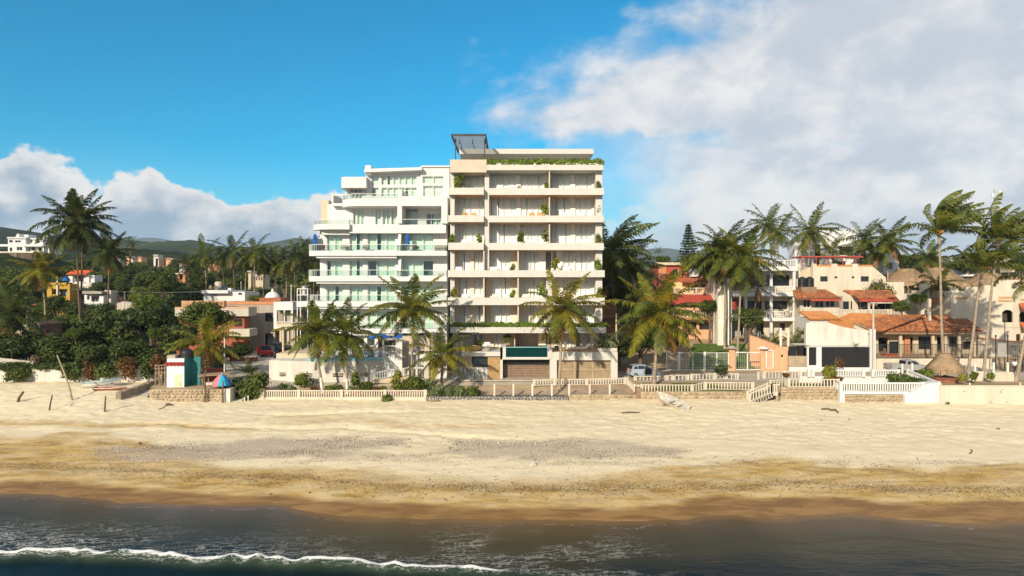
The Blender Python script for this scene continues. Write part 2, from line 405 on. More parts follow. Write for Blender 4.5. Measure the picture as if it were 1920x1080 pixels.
def make_beach():
    xs = np.concatenate([np.linspace(-400, -72, 30), np.arange(-71, 71, .28), np.linspace(72, 400, 30)])
    ys = np.concatenate([np.linspace(20, 33, 6), np.arange(34, 78.5, .24)])
    def zf(x, y):
        s = y - shore(x)
        rel = ss(4, 10, s)
        z = beach_z(x, y) + rel * (.16 * (fbm(x * .25, y * .5, 3) - .5) + .09 * (fbm(x * 1.3, y * 1.3, 3, 4.) - .5) + .06 * (vnoise(x * 3.1, y * 3.1) - .5) * ss(12, 20, s))
        # wind-cut lip of the old tide line, a shallow trench below the wall
        lip = 18.5 + 2.4 * (fbm(x * .07, y * 0, 3) - .5) * 2
        z = z - .14 * np.exp(-((s - lip) / .5) ** 2) * ss(-40, -30, x) * ss(6, -2, x)
        z = z + .05 * (vnoise(x * 2.2 + 40, y * 2.2) > .62) * ss(13, 18, s) * -1.0 + .03 * (vnoise(x * 3.4, y * 3.4 + 9) - .5) * ss(12, 17, s)
        z = z - .22 * np.exp(-((y - 67.2 - .6 * np.sin(x * .35)) / .5) ** 2) * ss(-26, -22, x) * ss(-8, -13, x)
        return z
    me, gx, gy = grid('beach', xs, ys, zf, sand_mat())
    s = gy - shore(gx); n = fbm(gx * .16, gy * .35, 5); n2 = fbm(gx * .5, gy * 1.1, 4, 31.)
    wet = 1 - ss(2.1, 3.1, s + 2.4 * (n - .5) - .9 * ss(9, 18, gx) + .8 * ss(-5, -25, gx) * (n2 - .3))
    wet = np.maximum(wet, 0)
    gtop = np.interp(gx, [-40, -30, -20, -10, -4, 3, 8, 16, 30], [13.5, 12.5, 8.5, 8.8, 8.8, 7.5, 9.5, 10.4, 11.2])
    gold = 1 - ss(-.9, .9, s - gtop + 5.0 * (n - .5) + 3.2 * (n2 - .5))
    gold = np.clip(gold * (.55 + .9 * (n2 - .2)), 0, 1)
    pale = np.exp(-(((gx + 1.5) / 7) ** 2 + ((s - 9) / 2.2) ** 2)) + .9 * np.exp(-(((gx + 19) / 5) ** 2 + ((s - 8.3) / 1.2) ** 2))
    gold = gold * (1 - np.clip(1.2 * pale, 0, 1))
    st = np.exp(-((s - 17.5 - 2.5 * (n - .5)) / .8) ** 2) * ss(-20, -26, gx) + .8 * np.exp(-((s - 22 - 3 * (n - .5)) / 1.1) ** 2) * ss(-27, -20, gx) * ss(6, -6, gx) * n2 * 1.2
    gold = np.clip(gold + .75 * st, 0, 1)
    pb = lambda cx, cy, rx, ry: 1 - ss(.65, 1.15, np.sqrt(((gx - cx) / rx) ** 2 + ((gy - cy - .05 * (gx - cx)) / ry) ** 2) + 1.1 * (n - .5) + .7 * (n2 - .5))
    peb = np.clip(pb(-20.5, 55.0, 11.5, 3.0) + .9 * pb(2.5, 54.3, 10.5, 2.7) + .5 * pb(-11, 52.5, 6, 1.1), 0, 1)
    deb = np.clip(1.3 * np.exp(-((s - 5.6 - 2.2 * (n - .5)) / .55) ** 2) + .8 * np.exp(-((s - 11.0 - 3 * (n - .5)) / .5) ** 2) * (n2 > .5) + .35 * gold * (n2 - .2), 0, 1)
    for k, arr in (('wet', wet), ('gold', gold), ('pebble', peb), ('debris', deb)): attr(me, k, arr)
    o = bpy.data.objects.new('beach', me); C.objects.link(o); tag(o, 'pale sand beach running down to the surf', kind='structure')
    # loose pebbles in the shingle patches and along the tide line
    rg = np.random.default_rng(8); N = 60000
    px = rg.uniform(-34, 34, N); py = rg.uniform(45, 70, N)
    n_ = fbm(px * .16, py * .35, 5); m_ = fbm(px * .5, py * 1.1, 4, 31.)
    q = lambda cx, cy, rx, ry: 1 - ss(.65, 1.15, np.sqrt(((px - cx) / rx) ** 2 + ((py - cy - .05 * (px - cx)) / ry) ** 2) + 1.1 * (n_ - .5) + .7 * (m_ - .5))
    pr = np.clip(q(-20.5, 55.0, 11.5, 3.0) + q(2.5, 54.3, 10.5, 2.7) + .5 * q(-11, 52.5, 6, 1.1), 0, 1) * .8 + .012
    k = rg.random(N) < pr; px, py = px[k], py[k]; N = len(px)
    r = rg.uniform(.025, .075, N) * (1 + (rg.random(N) > .97) * 1.2)
    pz = beach_z(px, py) + .01
    base = np.array([[1, 0, 0], [0, 1, 0], [-1, 0, 0], [0, -1, 0], [0, 0, .6], [0, 0, -.6]], float)
    a_ = rg.uniform(0, 6.3, N); ca, sa = np.cos(a_), np.sin(a_); sx = rg.uniform(.7, 1.5, N)
    v = np.repeat(base[None], N, 0) * np.stack([r * sx, r, r], -1)[:, None]
    v = np.stack([v[..., 0] * ca[:, None] - v[..., 1] * sa[:, None], v[..., 0] * sa[:, None] + v[..., 1] * ca[:, None], v[..., 2]], -1)
    v += np.stack([px, py, pz], -1)[:, None]
    t = np.array([[0, 1, 4], [1, 2, 4], [2, 3, 4], [3, 0, 4], [1, 0, 5], [2, 1, 5], [3, 2, 5], [0, 3, 5]])
    tr = (t[None] + (np.arange(N) * 6)[:, None, None]).reshape(-1, 3)
    pm = mat('pebble', (.52, .45, .37), .85, .15, 3, 0, island=.8, col2=(.20, .16, .13))
    o = link('pebbles', mesh_np('pebbles', v, None, tr, pm), (0, 0, 0)); tag(o, 'loose grey pebbles scattered over the sand', kind='stuff')
make_beach()
def tide_wrack():
    rg = np.random.default_rng(21); N = 2600; x = rg.uniform(-36, 34, N); s = np.where(rg.random(N) < .6, 5.2 + rg.normal(size=N) * .8, rg.uniform(3, 13, N)) + 2.2 * (fbm(x * .16, x * 0 + 3, 4) - .5)
    y = shore(x) + s; z = beach_z(x, y) + .05; a = rg.uniform(0, 3.14, N); L = rg.uniform(.04, .16, N) * (1 + (rg.random(N) > .96) * 2); w = rg.uniform(.015, .04, N)
    d = np.stack([np.cos(a), np.sin(a) * .6, rg.uniform(-.1, .35, N)], -1) * L[:, None]; q = np.stack([-np.sin(a), np.cos(a), 0 * a], -1) * w[:, None]; c = np.stack([x, y, z], -1)
    v = np.stack([c - d, c + q, c + d + [0, 0, .02], c - q], 1)
    tag(link('tide_wrack', mesh_np('tide_wrack', v, np.arange(N * 4).reshape(-1, 4), None, mat('dry_seaweed', (.10, .07, .04), .9, .3, 2, 0, island=.5, col2=(.42, .33, .2))), (0, 0, 0)), 'dark flecks of seaweed and shell along the tide lines', kind='stuff')
tide_wrack()

def sea_mat():
    m = bpy.data.materials.new('sea_water'); m.use_nodes = True; nt = m.node_tree; b = nt.nodes['Principled BSDF']
    pos = nn(nt, 'ShaderNodeNewGeometry').outputs['Position']
    dep, fw, crest = nattr(nt, 'depth'), nattr(nt, 'foamw'), nattr(nt, 'crest')
    c = mixc(nt, sstep(nt, dep, .0, .35), (.105, .070, .036), (.050, .042, .020))
    c = mixc(nt, sstep(nt, dep, .0, .07), (.165, .098, .042), c)
    c = mixc(nt, sstep(nt, dep, .3, .8), c, (.004, .010, .010))
    c = mixc(nt, ma(nt, 'MULTIPLY', crest, .6), c, (.06, .09, .05))
    swirl = noise(nt, pos, .9, 4, .6)
    off = nn(nt, 'ShaderNodeCombineXYZ'); put(nt, off.inputs[0], ma(nt, 'ADD', ma(nt, 'MULTIPLY', swirl, 1.9), ma(nt, 'MULTIPLY', noise(nt, pos, 3.3, 3, .6), .7))); put(nt, off.inputs[1], ma(nt, 'ADD', ma(nt, 'MULTIPLY', swirl, 1.3), ma(nt, 'MULTIPLY', noise(nt, vscale(nt, pos, (1, 1, 1), (9, 4, 0)), 3.3, 3, .6), .6)))
    vp = nn(nt, 'ShaderNodeVectorMath', operation='ADD'); put(nt, vp.inputs[0], vscale(nt, pos, (.6, 1.6, 1), (0, 0, 0))); put(nt, vp.inputs[1], off.outputs[0])
    n1 = noise(nt, vp.outputs[0], 2.2, 5, .62); n2 = noise(nt, vp.outputs[0], 6.5, 4, .65)
    vo = nn(nt, 'ShaderNodeTexVoronoi', feature='DISTANCE_TO_EDGE'); vo.inputs['Scale'].default_value = 1.5; put(nt, vo.inputs['Vector'], vp.outputs[0])
    vo2 = nn(nt, 'ShaderNodeTexVoronoi', feature='DISTANCE_TO_EDGE'); vo2.inputs['Scale'].default_value = 4.2; put(nt, vo2.inputs['Vector'], vp.outputs[0])
    lace = ma(nt, 'MULTIPLY', sstep(nt, vo.outputs[0], .0, .075, 1, 0), sstep(nt, n2, .36, .56))
    lace2 = ma(nt, 'MULTIPLY', sstep(nt, vo2.outputs[0], .0, .10, 1, 0), sstep(nt, n1, .46, .60))
    lc = ma(nt, 'ADD', ma(nt, 'MULTIPLY', lace, .95), ma(nt, 'MULTIPLY', lace2, .65), clamp=True)
    foam = ma(nt, 'MULTIPLY', lc, sstep(nt, fw, .0, .75, 0, .75))
    solid = sstep(nt, ma(nt, 'ADD', fw, ma(nt, 'MULTIPLY', ma(nt, 'SUBTRACT', n2, .5), 1.3)), .80, 1.05)
    foam = ma(nt, 'MAXIMUM', foam, solid, clamp=True)
    put(nt, b.inputs['Base Color'], mixc(nt, foam, c, (.78, .78, .74)))
    put(nt, b.inputs['Roughness'], ma(nt, 'ADD', ma(nt, 'MULTIPLY', foam, .7), .22)); b.inputs['IOR'].default_value = 1.33; put(nt, b.inputs['Specular IOR Level'], sstep(nt, dep, .05, .6, .14, .24))
    bm = nn(nt, 'ShaderNodeBump'); bm.inputs['Distance'].default_value = .12; put(nt, bm.inputs['Strength'], sstep(nt, dep, 0, .5, .12, .5))
    rip = ma(nt, 'ADD', noise(nt, vscale(nt, pos, (.8, 2.0, 1)), 1.6, 5, .6), ma(nt, 'MULTIPLY', foam, .3))
    put(nt, bm.inputs['Height'], rip); nt.links.new(bm.outputs[0], b.inputs['Normal']); return m
def crest_y(x): return np.interp(x, [-60, -26, -17, -9.4, -1.5, 2.3, 12, 60], [36.5, 35.0, 34.45, 33.65, 32.95, 32.6, 32.0, 30]) + .22 * np.sin(x * .9) * np.sin(x * .37 + 1)
def make_sea():
    xs = np.concatenate([np.linspace(-2500, -80, 14), np.arange(-75, 75, .2), np.linspace(80, 2500, 14)])
    ys = np.concatenate([np.linspace(-3000, 20, 14), np.linspace(22, 29.5, 10), np.arange(29.8, 49, .13)])
    amp = lambda x: ss(7, -6, x) * (.75 + .5 * fbm(x * .3, x * 0 + 3, 3))
    def zf(x, y):
        t = y - crest_y(x)
        w = .42 * amp(x) * (.8 + .5 * vnoise(x * 1.6, x * 0 + 2)) * np.exp(-np.where(t > 0, (t / .38) ** 2, (t / .95) ** 2))
        near = ss(48, 36, y) * ss(-5, 28, y)
        ch = .07 * (fbm(x * .5, y * 1.3, 4) - .5) * near + .05 * (fbm(x * 2, y * 3, 3, 8.) - .5) * np.exp(-((t + .1) / .9) ** 2) * amp(x) * 3
        film = np.where(y > shore(x) - 3.5, np.minimum(.035, .03), 0)
        return np.where(y > 20, w + ch * ss(0, 3, shore(x) - y) + film, 0)
    me, gx, gy = grid('sea', xs, ys, zf, sea_mat())
    d = np.clip((shore(gx) - gy) * .10, 0, 1.2); t = gy - crest_y(gx); n = fbm(gx * .35, gy * .5, 4, 5.)
    # the sheet of water thins out towards a scalloped edge
    f = 1.3 * np.exp(-np.where(t > .15, ((t - .1) / .7) ** 2, ((t - .1) / (.34 + .30 * fbm(gx * 1.1, gx * 0 + 7, 3))) ** 2)) * np.clip(amp(gx) * 1.4, 0, 1.1) * (.45 + 1.0 * fbm(gx * 1.1, gy * 1.5, 4, 12.))
    f = np.maximum(f, .78 * ss(4.4, .3, t) * (t > 0) * ss(6, -12, gx) * np.clip(.5 + 1.6 * (n - .4), 0, 1))
    f = np.maximum(f, .80 * ss(-14, -26, gx) * ss(7.5, 1, t) * (t > 0) * np.clip(n * 1.7, 0, 1))
    f = np.maximum(f, .38 * ss(9, 2, t) * (t > 0) * ss(-9, -3, gx) * ss(10, 5, gx) * ss(.42, .58, n))
    f = np.maximum(f, .34 * ss(6.5, 1, t) * (t > 0) * ss(.40, .62, n) * ss(12, 2, gx))
    edge = shore(gx) - gy
    f = np.maximum(f, .34 * np.exp(-((edge - .35 - 2.2 * (n - .5)) / .10) ** 2) * (n > .52))
    attr(me, 'depth', d); attr(me, 'foamw', f); attr(me, 'crest', np.exp(-np.where(t > 0, (t / .3) ** 2, ((t + .3) / .5) ** 2)) * amp(gx))
    o = bpy.data.objects.new('sea', me); C.objects.link(o); tag(o, 'dark green sea with a breaking wave', kind='structure')
make_sea()

def ground_mat(name, c1, c2, c3, s=.5):
    m = bpy.data.materials.new(name); m.use_nodes = True; nt = m.node_tree; b = nt.nodes['Principled BSDF']
    pos = nn(nt, 'ShaderNodeNewGeometry').outputs['Position']
    n1 = noise(nt, pos, s * .4, 6, .65); n2 = noise(nt, pos, s * 9, 4, .65)
    c = mixc(nt, sstep(nt, n1, .4, .6), c1, c2); c = mixc(nt, ma(nt, 'MULTIPLY', sstep(nt, n2, .5, .7), .6), c, c3)
    put(nt, b.inputs['Base Color'], c); b.inputs['Roughness'].default_value = .95; b.inputs['Specular IOR Level'].default_value = .1
    bm = nn(nt, 'ShaderNodeBump'); bm.inputs['Strength'].default_value = .4; bm.inputs['Distance'].default_value = .1
    put(nt, bm.inputs['Height'], n2); nt.links.new(bm.outputs[0], b.inputs['Normal']); return m
SOIL = ground_mat('sandy_soil', (.32, .235, .15), (.42, .32, .21), (.20, .15, .09))
GRASS = ground_mat('lawn_grass', (.085, .105, .022), (.15, .165, .035), (.055, .075, .018), 1.2)
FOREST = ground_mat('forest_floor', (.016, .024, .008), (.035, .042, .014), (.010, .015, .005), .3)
def sheet(name, label, poly_px, m, lift, n=24, zf=ground_z):
    """A sheet laid on the ground: poly_px = [(px, D) near-left, near-right, far-right, far-left]"""
    A = [np.array((X(p, D), D)) for p, D in poly_px]; v = []
    for j in range(n + 1):
        for i in range(n + 1):
            u, w = i / n, j / n
            p = (A[0] * (1 - u) + A[1] * u) * (1 - w) + (A[3] * (1 - u) + A[2] * u) * w
            v.append((p[0], p[1], float(zf(p[0], p[1])) + lift))
    q = [(j * (n + 1) + i, j * (n + 1) + i + 1, (j + 1) * (n + 1) + i + 1, (j + 1) * (n + 1) + i) for j in range(n) for i in range(n)]
    return tag(link(name, mesh_np(name, v, q, None, m, True), (0, 0, 0)), label, kind='structure')
def make_ground():
    xs = np.concatenate([np.linspace(-1600, -80, 30), np.arange(-78, 78, .8), np.linspace(80, 1600, 30)])
    ts = np.concatenate([[0, .5, 1, 1.6, 2.4, 3.2, 4.2, 5.2, 6.2, 7.5], np.linspace(9, 60, 40), np.linspace(66, 400, 40), np.linspace(450, 3000, 12)])
    gx, gt = np.meshgrid(xs, ts); gy = yfront(gx) + gt
    gz = ground_z(gx, gy) + .08 * (fbm(gx * .6, gy * .6, 3) - .5) * ss(0, 2, gt) * 0 - 1.0 * ss(400, 1200, gy)
    nx, ny = len(xs), len(ts); i = (np.arange(ny - 1)[:, None] * nx + np.arange(nx - 1)[None, :]).ravel()
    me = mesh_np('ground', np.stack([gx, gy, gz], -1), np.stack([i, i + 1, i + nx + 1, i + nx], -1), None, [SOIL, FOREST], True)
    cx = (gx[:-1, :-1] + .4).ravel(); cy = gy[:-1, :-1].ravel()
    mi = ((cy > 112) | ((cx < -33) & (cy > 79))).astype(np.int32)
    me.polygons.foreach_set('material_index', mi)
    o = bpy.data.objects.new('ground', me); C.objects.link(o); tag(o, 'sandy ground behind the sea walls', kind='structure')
make_ground()
# paved promenade and street, lawns
sheet('street', 'pale concrete street along the beachfront buildings', [(420, 76.6), (1960, 79.6), (1990, 88.4), (440, 81.5)], PAVE, .016, 40)
sheet('road', 'side street running inland beside the pool wall', [(425, 79), (500, 80), (520, 125), (420, 125)], PAVE, .03, 20)
sheet('pavement', 'paved forecourt in front of the grey rock wall', [(905, 73.5), (1185, 73.5), (1190, 76.4), (900, 76.4)], mat('terrace_paving', (.36, .27, .20), .9, .25, .6, .2), .012)
sheet('lawn', 'short lawn behind the stone sea wall', [(1202, 73.0), (1396, 73.0), (1320, 77.6), (1262, 77.4)], GRASS, .02)
sheet('lawn', 'lawn strip beside the beach steps', [(1448, 72.7), (1574, 72.7), (1560, 75.6), (1435, 77.0)], GRASS, .02)
sheet('lawn', 'small lawn inside the white corner terrace', [(1580, 71.6), (1725, 71.8), (1660, 77.2), (1590, 77.2)], GRASS, .02)
sheet('lawn', 'lawn round the leaning palms at the cream wall', [(1768, 71.0), (1990, 71.0), (1990, 76), (1768, 76)], ground_mat('dry_grass', (.15, .13, .04), (.24, .19, .08), (.11, .10, .03), 1.2), .02)
sheet('lawn', 'sloping garden lawn in front of the peach house', [(1290, 90.0), (1418, 90.0), (1395, 104), (1300, 104)], mat('green_lawn', (.07, .125, .018), .9, .3, 1.2, .3), .03)

def hill(name, label, pts, D, front, back, m, amp, res=260, fz=.03, z0=2.0):
    x0, x1 = X(pts[0][0], D), X(pts[-1][0], D)
    xs = np.linspace(x0, x1, res); ys = np.concatenate([np.linspace(D - front, D, 26), np.linspace(D, D + back, 8)[1:]])
    rx = [X(p, D) for p, _ in pts]; rz = [Z(q, D) for _, q in pts]
    def zf(x, y):
        r = np.interp(x, rx, rz); t = np.where(y <= D, (y - (D - front)) / front, 1 - (y - D) / back)
        s = np.sin(np.clip(t, 0, 1) * math.pi / 2) ** 1.1
        nz = amp * ((fbm(x * fz, y * fz, 5, D * .01) - .5) * 1.3 + (fbm(x * fz * 7, y * fz * 7, 3) - .5) * .5)
        fold = amp * 2.2 * (np.abs(fbm(x * fz * .35, y * fz * .12, 3, 2.) - .5) - .15) * np.sin(np.clip(t, 0, 1) * math.pi)
        return z0 + (r - z0) * s + nz * ss(0, .3, t) - fold
    me, _, _ = grid(name, xs, ys, zf, m)
    o = bpy.data.objects.new(name, me); C.objects.link(o); return tag(o, label, kind='structure')
HILLN = ground_mat('near_hill_woods', (.012, .020, .007), (.030, .040, .013), (.050, .058, .020), .12)
HILLF = ground_mat('far_hill_woods', (.022, .034, .016), (.045, .060, .026), (.060, .074, .030), .02)
hill('hill', 'dark wooded knoll under the white mansion', [(-330, 500), (-120, 472), (-20, 470), (60, 476), (105, 490), (150, 520), (200, 552)], 240, 90, 60, HILLN, 1.6, 160, .06)
hill('hill', 'wooded hill with pale houses on its slope', [(60, 545), (110, 500), (160, 468), (215, 466), (300, 470), (380, 482), (440, 500), (520, 520), (640, 545)], 420, 230, 160, HILLN, 5, 260, .03)
hill('hill', 'dark peak behind the white mansion', [(-600, 520), (-160, 470), (-40, 450), (22, 430), (44, 428), (70, 437), (100, 452), (170, 470), (300, 500)], 900, 420, 300, HILLF, 9, 220, .012)
hill('hills', 'long wooded ridge behind the town', [(60, 500), (130, 462), (200, 450), (262, 452), (318, 459), (345, 456), (372, 454), (400, 460), (440, 478), (490, 510), (600, 540)], 1150, 500, 300, HILLF, 12, 260, .010)
hill('hills', 'blue hills beyond the hotels', [(300, 520), (420, 490), (480, 476), (505, 468), (545, 456), (580, 450), (640, 448), (760, 460), (900, 470), (1100, 470), (1190, 482), (1260, 488), (1330, 496), (1500, 500), (1700, 520)], 2600, 900, 600, HILLF, 24, 320, .005)
hill('hills', 'faint far mountains on the skyline', [(-900, 480), (-200, 450), (200, 448), (265, 451), (300, 449), (380, 460), (600, 470), (1000, 478), (1140, 468), (1190, 470), (1250, 468), (1290, 474), (1400, 484), (1600, 500), (2200, 510), (2800, 500)], 4500, 900, 600, HILLF, 36, 320, .003)
hill('hill', 'tree covered rise behind the thatched houses', [(1480, 540), (1640, 500), (1700, 488), (1790, 478), (1850, 470), (1920, 476), (2100, 470), (2500, 500)], 330, 120, 120, HILLN, 5, 220, .04, 5)

def haze():
    P = [v.co for ob in C.objects if ob.type == 'MESH' for v in ob.data.vertices]
    o = MB().box(min(min(q.x for q in P), -6000) - 5, min(q.y for q in P) - 5, min(q.z for q in P) - 1, max(q.x for q in P) + 5, max(q.y for q in P) + 5, max(q.z for q in P) + 5).build('haze', None)
    m = bpy.data.materials.new('haze_air'); m.use_nodes = True; nt = m.node_tree; nt.nodes.remove(nt.nodes['Principled BSDF'])
    v = nn(nt, 'ShaderNodeVolumePrincipled'); v.inputs['Color'].default_value = (.62, .80, 1.0, 1); v.inputs['Density'].default_value = HAZE; v.inputs['Anisotropy'].default_value = .0
    nt.links.new(v.outputs[0], nt.nodes['Material Output'].inputs['Volume']); o.data.materials.clear(); o.data.materials.append(m)
HAZE = .00010
haze()
# ------------------------------------------------------------------ windows
def curtain(parent, x0, x1, z0, z1, y, m=CURT, per=.34, amp=.055, seed=0):
    n = max(4, int((x1 - x0) / per * 4)); rg = random.Random(seed); v = []; ph = rg.random() * 6
    for i in range(n + 1):
        x = x0 + (x1 - x0) * i / n
        yy = y + amp * math.sin(2 * math.pi * (x - x0) / per + ph + .8 * math.sin(x * 2.1)) * (.7 + .6 * math.sin(x * 1.3 + ph))
        v += [(x, yy, z0), (x, yy, z1)]
    q = [(2 * i, 2 * i + 2, 2 * i + 3, 2 * i + 1) for i in range(n)]
    return link('curtain', mesh_np('curtain', np.array(v) - np.array(W[parent]), q, None, m, True), W[parent], parent)
def window(parent, x0, x1, z0, z1, y, cols=2, rows=1, fr=None, gl=None, fw=.07, name='window', rat=None):
    """frame part with its panes as sub-parts"""
    fr = fr or WFRAME; gl = gl or DGLASS; d = .05
    xs = [x0 + (x1 - x0) * (i / cols if rat is None else rat[i]) for i in range(cols + 1)] if isinstance(cols, int) else cols
    zs = [z0 + (z1 - z0) * j / rows for j in range(rows + 1)] if isinstance(rows, int) else [z0 + (z1 - z0) * j for j in rows]
    mb = MB()
    for i, x in enumerate(xs):
        h = fw / 2
        a = x if i == 0 else x - h; b = x if i == len(xs) - 1 else x + h
        if i == 0: b = x + fw
        if i == len(xs) - 1: a = x - fw
        mb.box(a, y - d, z0, b, y + d, z1)
    for j, z in enumerate(zs):
        a = z if j == 0 else z - fw / 2; b = z if j == len(zs) - 1 else z + fw / 2
        if j == 0: b = z + fw
        if j == len(zs) - 1: a = z - fw
        for i in range(len(xs) - 1):
            mb.box(xs[i] + (fw if i == 0 else fw / 2), y - d + .004, a, xs[i + 1] - (fw if i == len(xs) - 2 else fw / 2), y + d - .004, b)
    w = mb.build(name, fr, parent)
    for i in range(len(xs) - 1):
        for j in range(len(zs) - 1):
            MB().poly((xs[i] + .02, y + .012, zs[j] + .02), (xs[i + 1] - .02, y + .012, zs[j] + .02), (xs[i + 1] - .02, y + .012, zs[j + 1] - .02), (xs[i] + .02, y + .012, zs[j + 1] - .02)).build('pane', gl, w)
    return w
def leafcloud(name, lobes, n, size, m, seed=1, flat=.0, shell=.55, elong=1.5):
    """leaf-sized faces spread through the outer volume of ellipsoid lobes [(cx,cy,cz,rx,ry,rz)]"""
    rg = np.random.default_rng(seed); L = np.array(lobes, float)
    wgt = (L[:, 3] * L[:, 4] + L[:, 3] * L[:, 5] + L[:, 4] * L[:, 5]); k = rg.choice(len(L), n, p=wgt / wgt.sum())
    d = rg.normal(size=(n, 3)); d /= np.linalg.norm(d, axis=1)[:, None]
    r = 1 - (1 - shell) * rg.random(n) ** 1.6; r *= 1 + .16 * rg.normal(size=n)
    c = L[k, :3] + d * L[k, 3:] * r[:, None]
    nrm = d + rg.normal(size=(n, 3)) * .55 + np.array([0, 0, .35]); nrm /= np.linalg.norm(nrm, axis=1)[:, None]
    t = np.cross(nrm, rg.normal(size=(n, 3))); t /= np.linalg.norm(t, axis=1)[:, None]; b = np.cross(nrm, t)
    s = size * rg.uniform(.6, 1.35, n)[:, None]
    v = np.stack([c - t * s * elong, c + b * s * .62 - nrm * s * .12, c + t * s * elong - nrm * s * flat, c - b * s * .62 - nrm * s * .12], 1)
    q = np.arange(n * 4).reshape(-1, 4)
    return mesh_np(name, v, q, None, m)

# ------------------------------------------------------------------ the tall balcony hotel with the pool
HD = 84.0                                     # front of its balconies
hx = lambda px: X(px, HD)
hz = lambda py: Z(py, HD)
hotel = thing('hotel', 'tall ivory hotel of stacked balconies with a planted roof edge and pool', 'hotel', (hx(986), 90, 3))
BW = 86.8                                     # back wall of the balconies
def hotel_shell():
    m = MB()
    # main block behind the balconies
    m.box(hx(843), BW + 1.6, 3, hx(1131), 104, hz(322))
    m.box(hx(843), 84.9, hz(624), hx(851), BW + 1.6, hz(322))                      # left pier
    m.box(hx(1118.5), 84.9, hz(624), hx(1131), BW + 1.6, hz(318))                   # right pier
    m.box(hx(908), 85.0, hz(505), hx(916.5), BW + 1.6, hz(300))                     # pilaster between the stacks
    m.box(hx(1025), 84.9, hz(624), hx(1036), BW + 1.6, hz(519.6))                   # lower middle pier
    m.build('wall', IVORY, hotel)
    # balcony slabs with solid parapets
    def balcony(x0, x1, yt, yb, y0=HD, y1=BW + 1.6, side=True):
        b = MB(); zt, zb = hz(yt), hz(yb); a, c = hx(x0), hx(x1)
        b.box(a, y0, zb, c, y0 + .16, zt)
        if side: b.box(a, y0 + .16, zb, a + .14, 84.9, zt - .003); b.box(c - .14, y0 + .16, zb, c, 84.9, zt - .003)
        b.box(a + .14, y0 + .16, zb + .01, c - .14, y1, zb + .24)
        o = b.build('balcony', IVORY, hotel)
        # timber ceiling below, boards side by side
        nb = int((BW + 1.0 - y0 - .3) / .42); bw = (BW + 1.0 - y0 - .3) / nb
        me = MB().box(a + .22, 0, -.035, c - .22, bw - .018, 0).mesh('ceiling_board', WOOD)
        for i in range(nb): link('ceiling_board', me, (0, y0 + .3 + i * bw, zb + .006), o)
        # downlights
        for f in ((.3, .7) if c - a < 5 else (.18, .4, .62, .84)):
            MB().lathe((a + (c - a) * f, y0 + 1.1, zb - .05), [(.07, 0), (.09, .012), (.09, .03)], 8).build('ceiling_lamp', POTW, o)
        return o
    for yt, yb in ((352, 365), (403.6, 416.3), (455, 468.4)):
        balcony(840.5, 907, yt, yb); balcony(916.5, 1132.2, yt + .6, yb + .4)
    for yt, yb in ((506.7, 519.6), (558, 572)):
        balcony(839.6, 1133.8, yt, yb)
    balcony(845, 1135.5, 613, 624, HD - .5, BW + 1.6)                                # planted slab over the terrace
    # top edge
    b = MB(); b.box(hx(912.5), HD, hz(319), hx(1131), HD + .2, hz(309)); b.box(hx(912.5), HD + .2, hz(319), hx(1131), BW + 1.6, hz(316)); b.build('roof_slab', IVORY, hotel)
    b = MB(); b.box(hx(843.8), HD + .05, hz(323), hx(912.3), 88, hz(299)); b.build('stone_parapet', BEIGE, hotel)
    b = MB(); zr = hz(290); b.box(X(861, 89), 89, Z(288.5, 89), X(1113, 89), 100, Z(279, 89)); b.build('roof', IVORY, hotel)
    b = MB(); b.box(X(875, 93), 93, hz(322), X(1113, 93), 99, Z(289, 89)); b.build('roof_room', CONCL, hotel)
    # thin fins between flats, light timber on the edge
    for px, rows in ((1030.4, ((309, 352), (365, 404), (416, 455))),):
        for yt, yb in rows: MB().box(hx(px) - .07, HD + .25, hz(yb + 1), hx(px) + .07, BW + 1.5, hz(yt + 4)).build('divider', BEIGE, hotel)
    for px in (907, 971.5):
        for yt, yb in ((468, 507), (519.6, 558), (572, 613)):
            MB().box(hx(px) - .08, HD + .25, hz(yb + 1), hx(px) + .08, BW + 1.5, hz(yt) - .03).build('divider', BEIGE, hotel)
hotel_shell()
def bay(px0, px1, pt, pb, n, seed, plain=(), y=BW):
    """Sliding doors with curtains behind, from pixel edges measured at the balcony front."""
    x0, x1 = hx(px0), hx(px1); zt, zb = hz(pt) - .02, hz(pb) - .62
    rg = random.Random(seed)
    w = (x1 - x0) / n
    edges = [x0] + [x0 + w * (i + rg.uniform(-.22, .22)) for i in range(1, n)] + [x1]
    window(hotel, x0, x1, zb, zt, y, edges, 1, WFRAME, GLASS, .055)
    for i in range(n):
        if i in plain: continue
        g = rg.choice((0, 0, 0, .12)); curtain(hotel, edges[i] + .03 + g * w, edges[i + 1] - .03, zb + .02, zt - .02, y + .22, CURT if rg.random() < .8 else CURTG, .30 + .08 * rg.random(), .05, seed + i)
    MB().box(x0, y + 1.2, zb, x1, y + 1.25, zt).build('room_wall', ROOM, hotel)
def wallpatch(px0, px1, pt, pb, m=None, y=BW):
    MB().box(hx(px0), y - .06, hz(pb) - .62, hx(px1), y + .3, hz(pt) - .02).build('wall_panel', m, hotel)
CREAMI = mat('lightened_recess_stone', (.70, .60, .47), .85, .08, 1.2, .1)  # paler copy of the beige stone, brightness put into the shaded recess panels
k = 100
for pt, pb in ((320, 352), (365, 403.6), (416.3, 455)):
    k += 17
    bay(855, 906, pt, pb, 4, k); bay(919, 969, pt, pb, 4, k + 1); bay(976, 1021, pt, pb, 4, k + 2); bay(1035, 1074, pt, pb, 3, k + 3); bay(1082, 1115, pt, pb, 3, k + 4)
    for a, b in ((851, 855), (915, 919), (969, 976), (1021, 1035), (1074, 1082), (1115, 1119)): wallpatch(a, b, pt, pb, INNER)
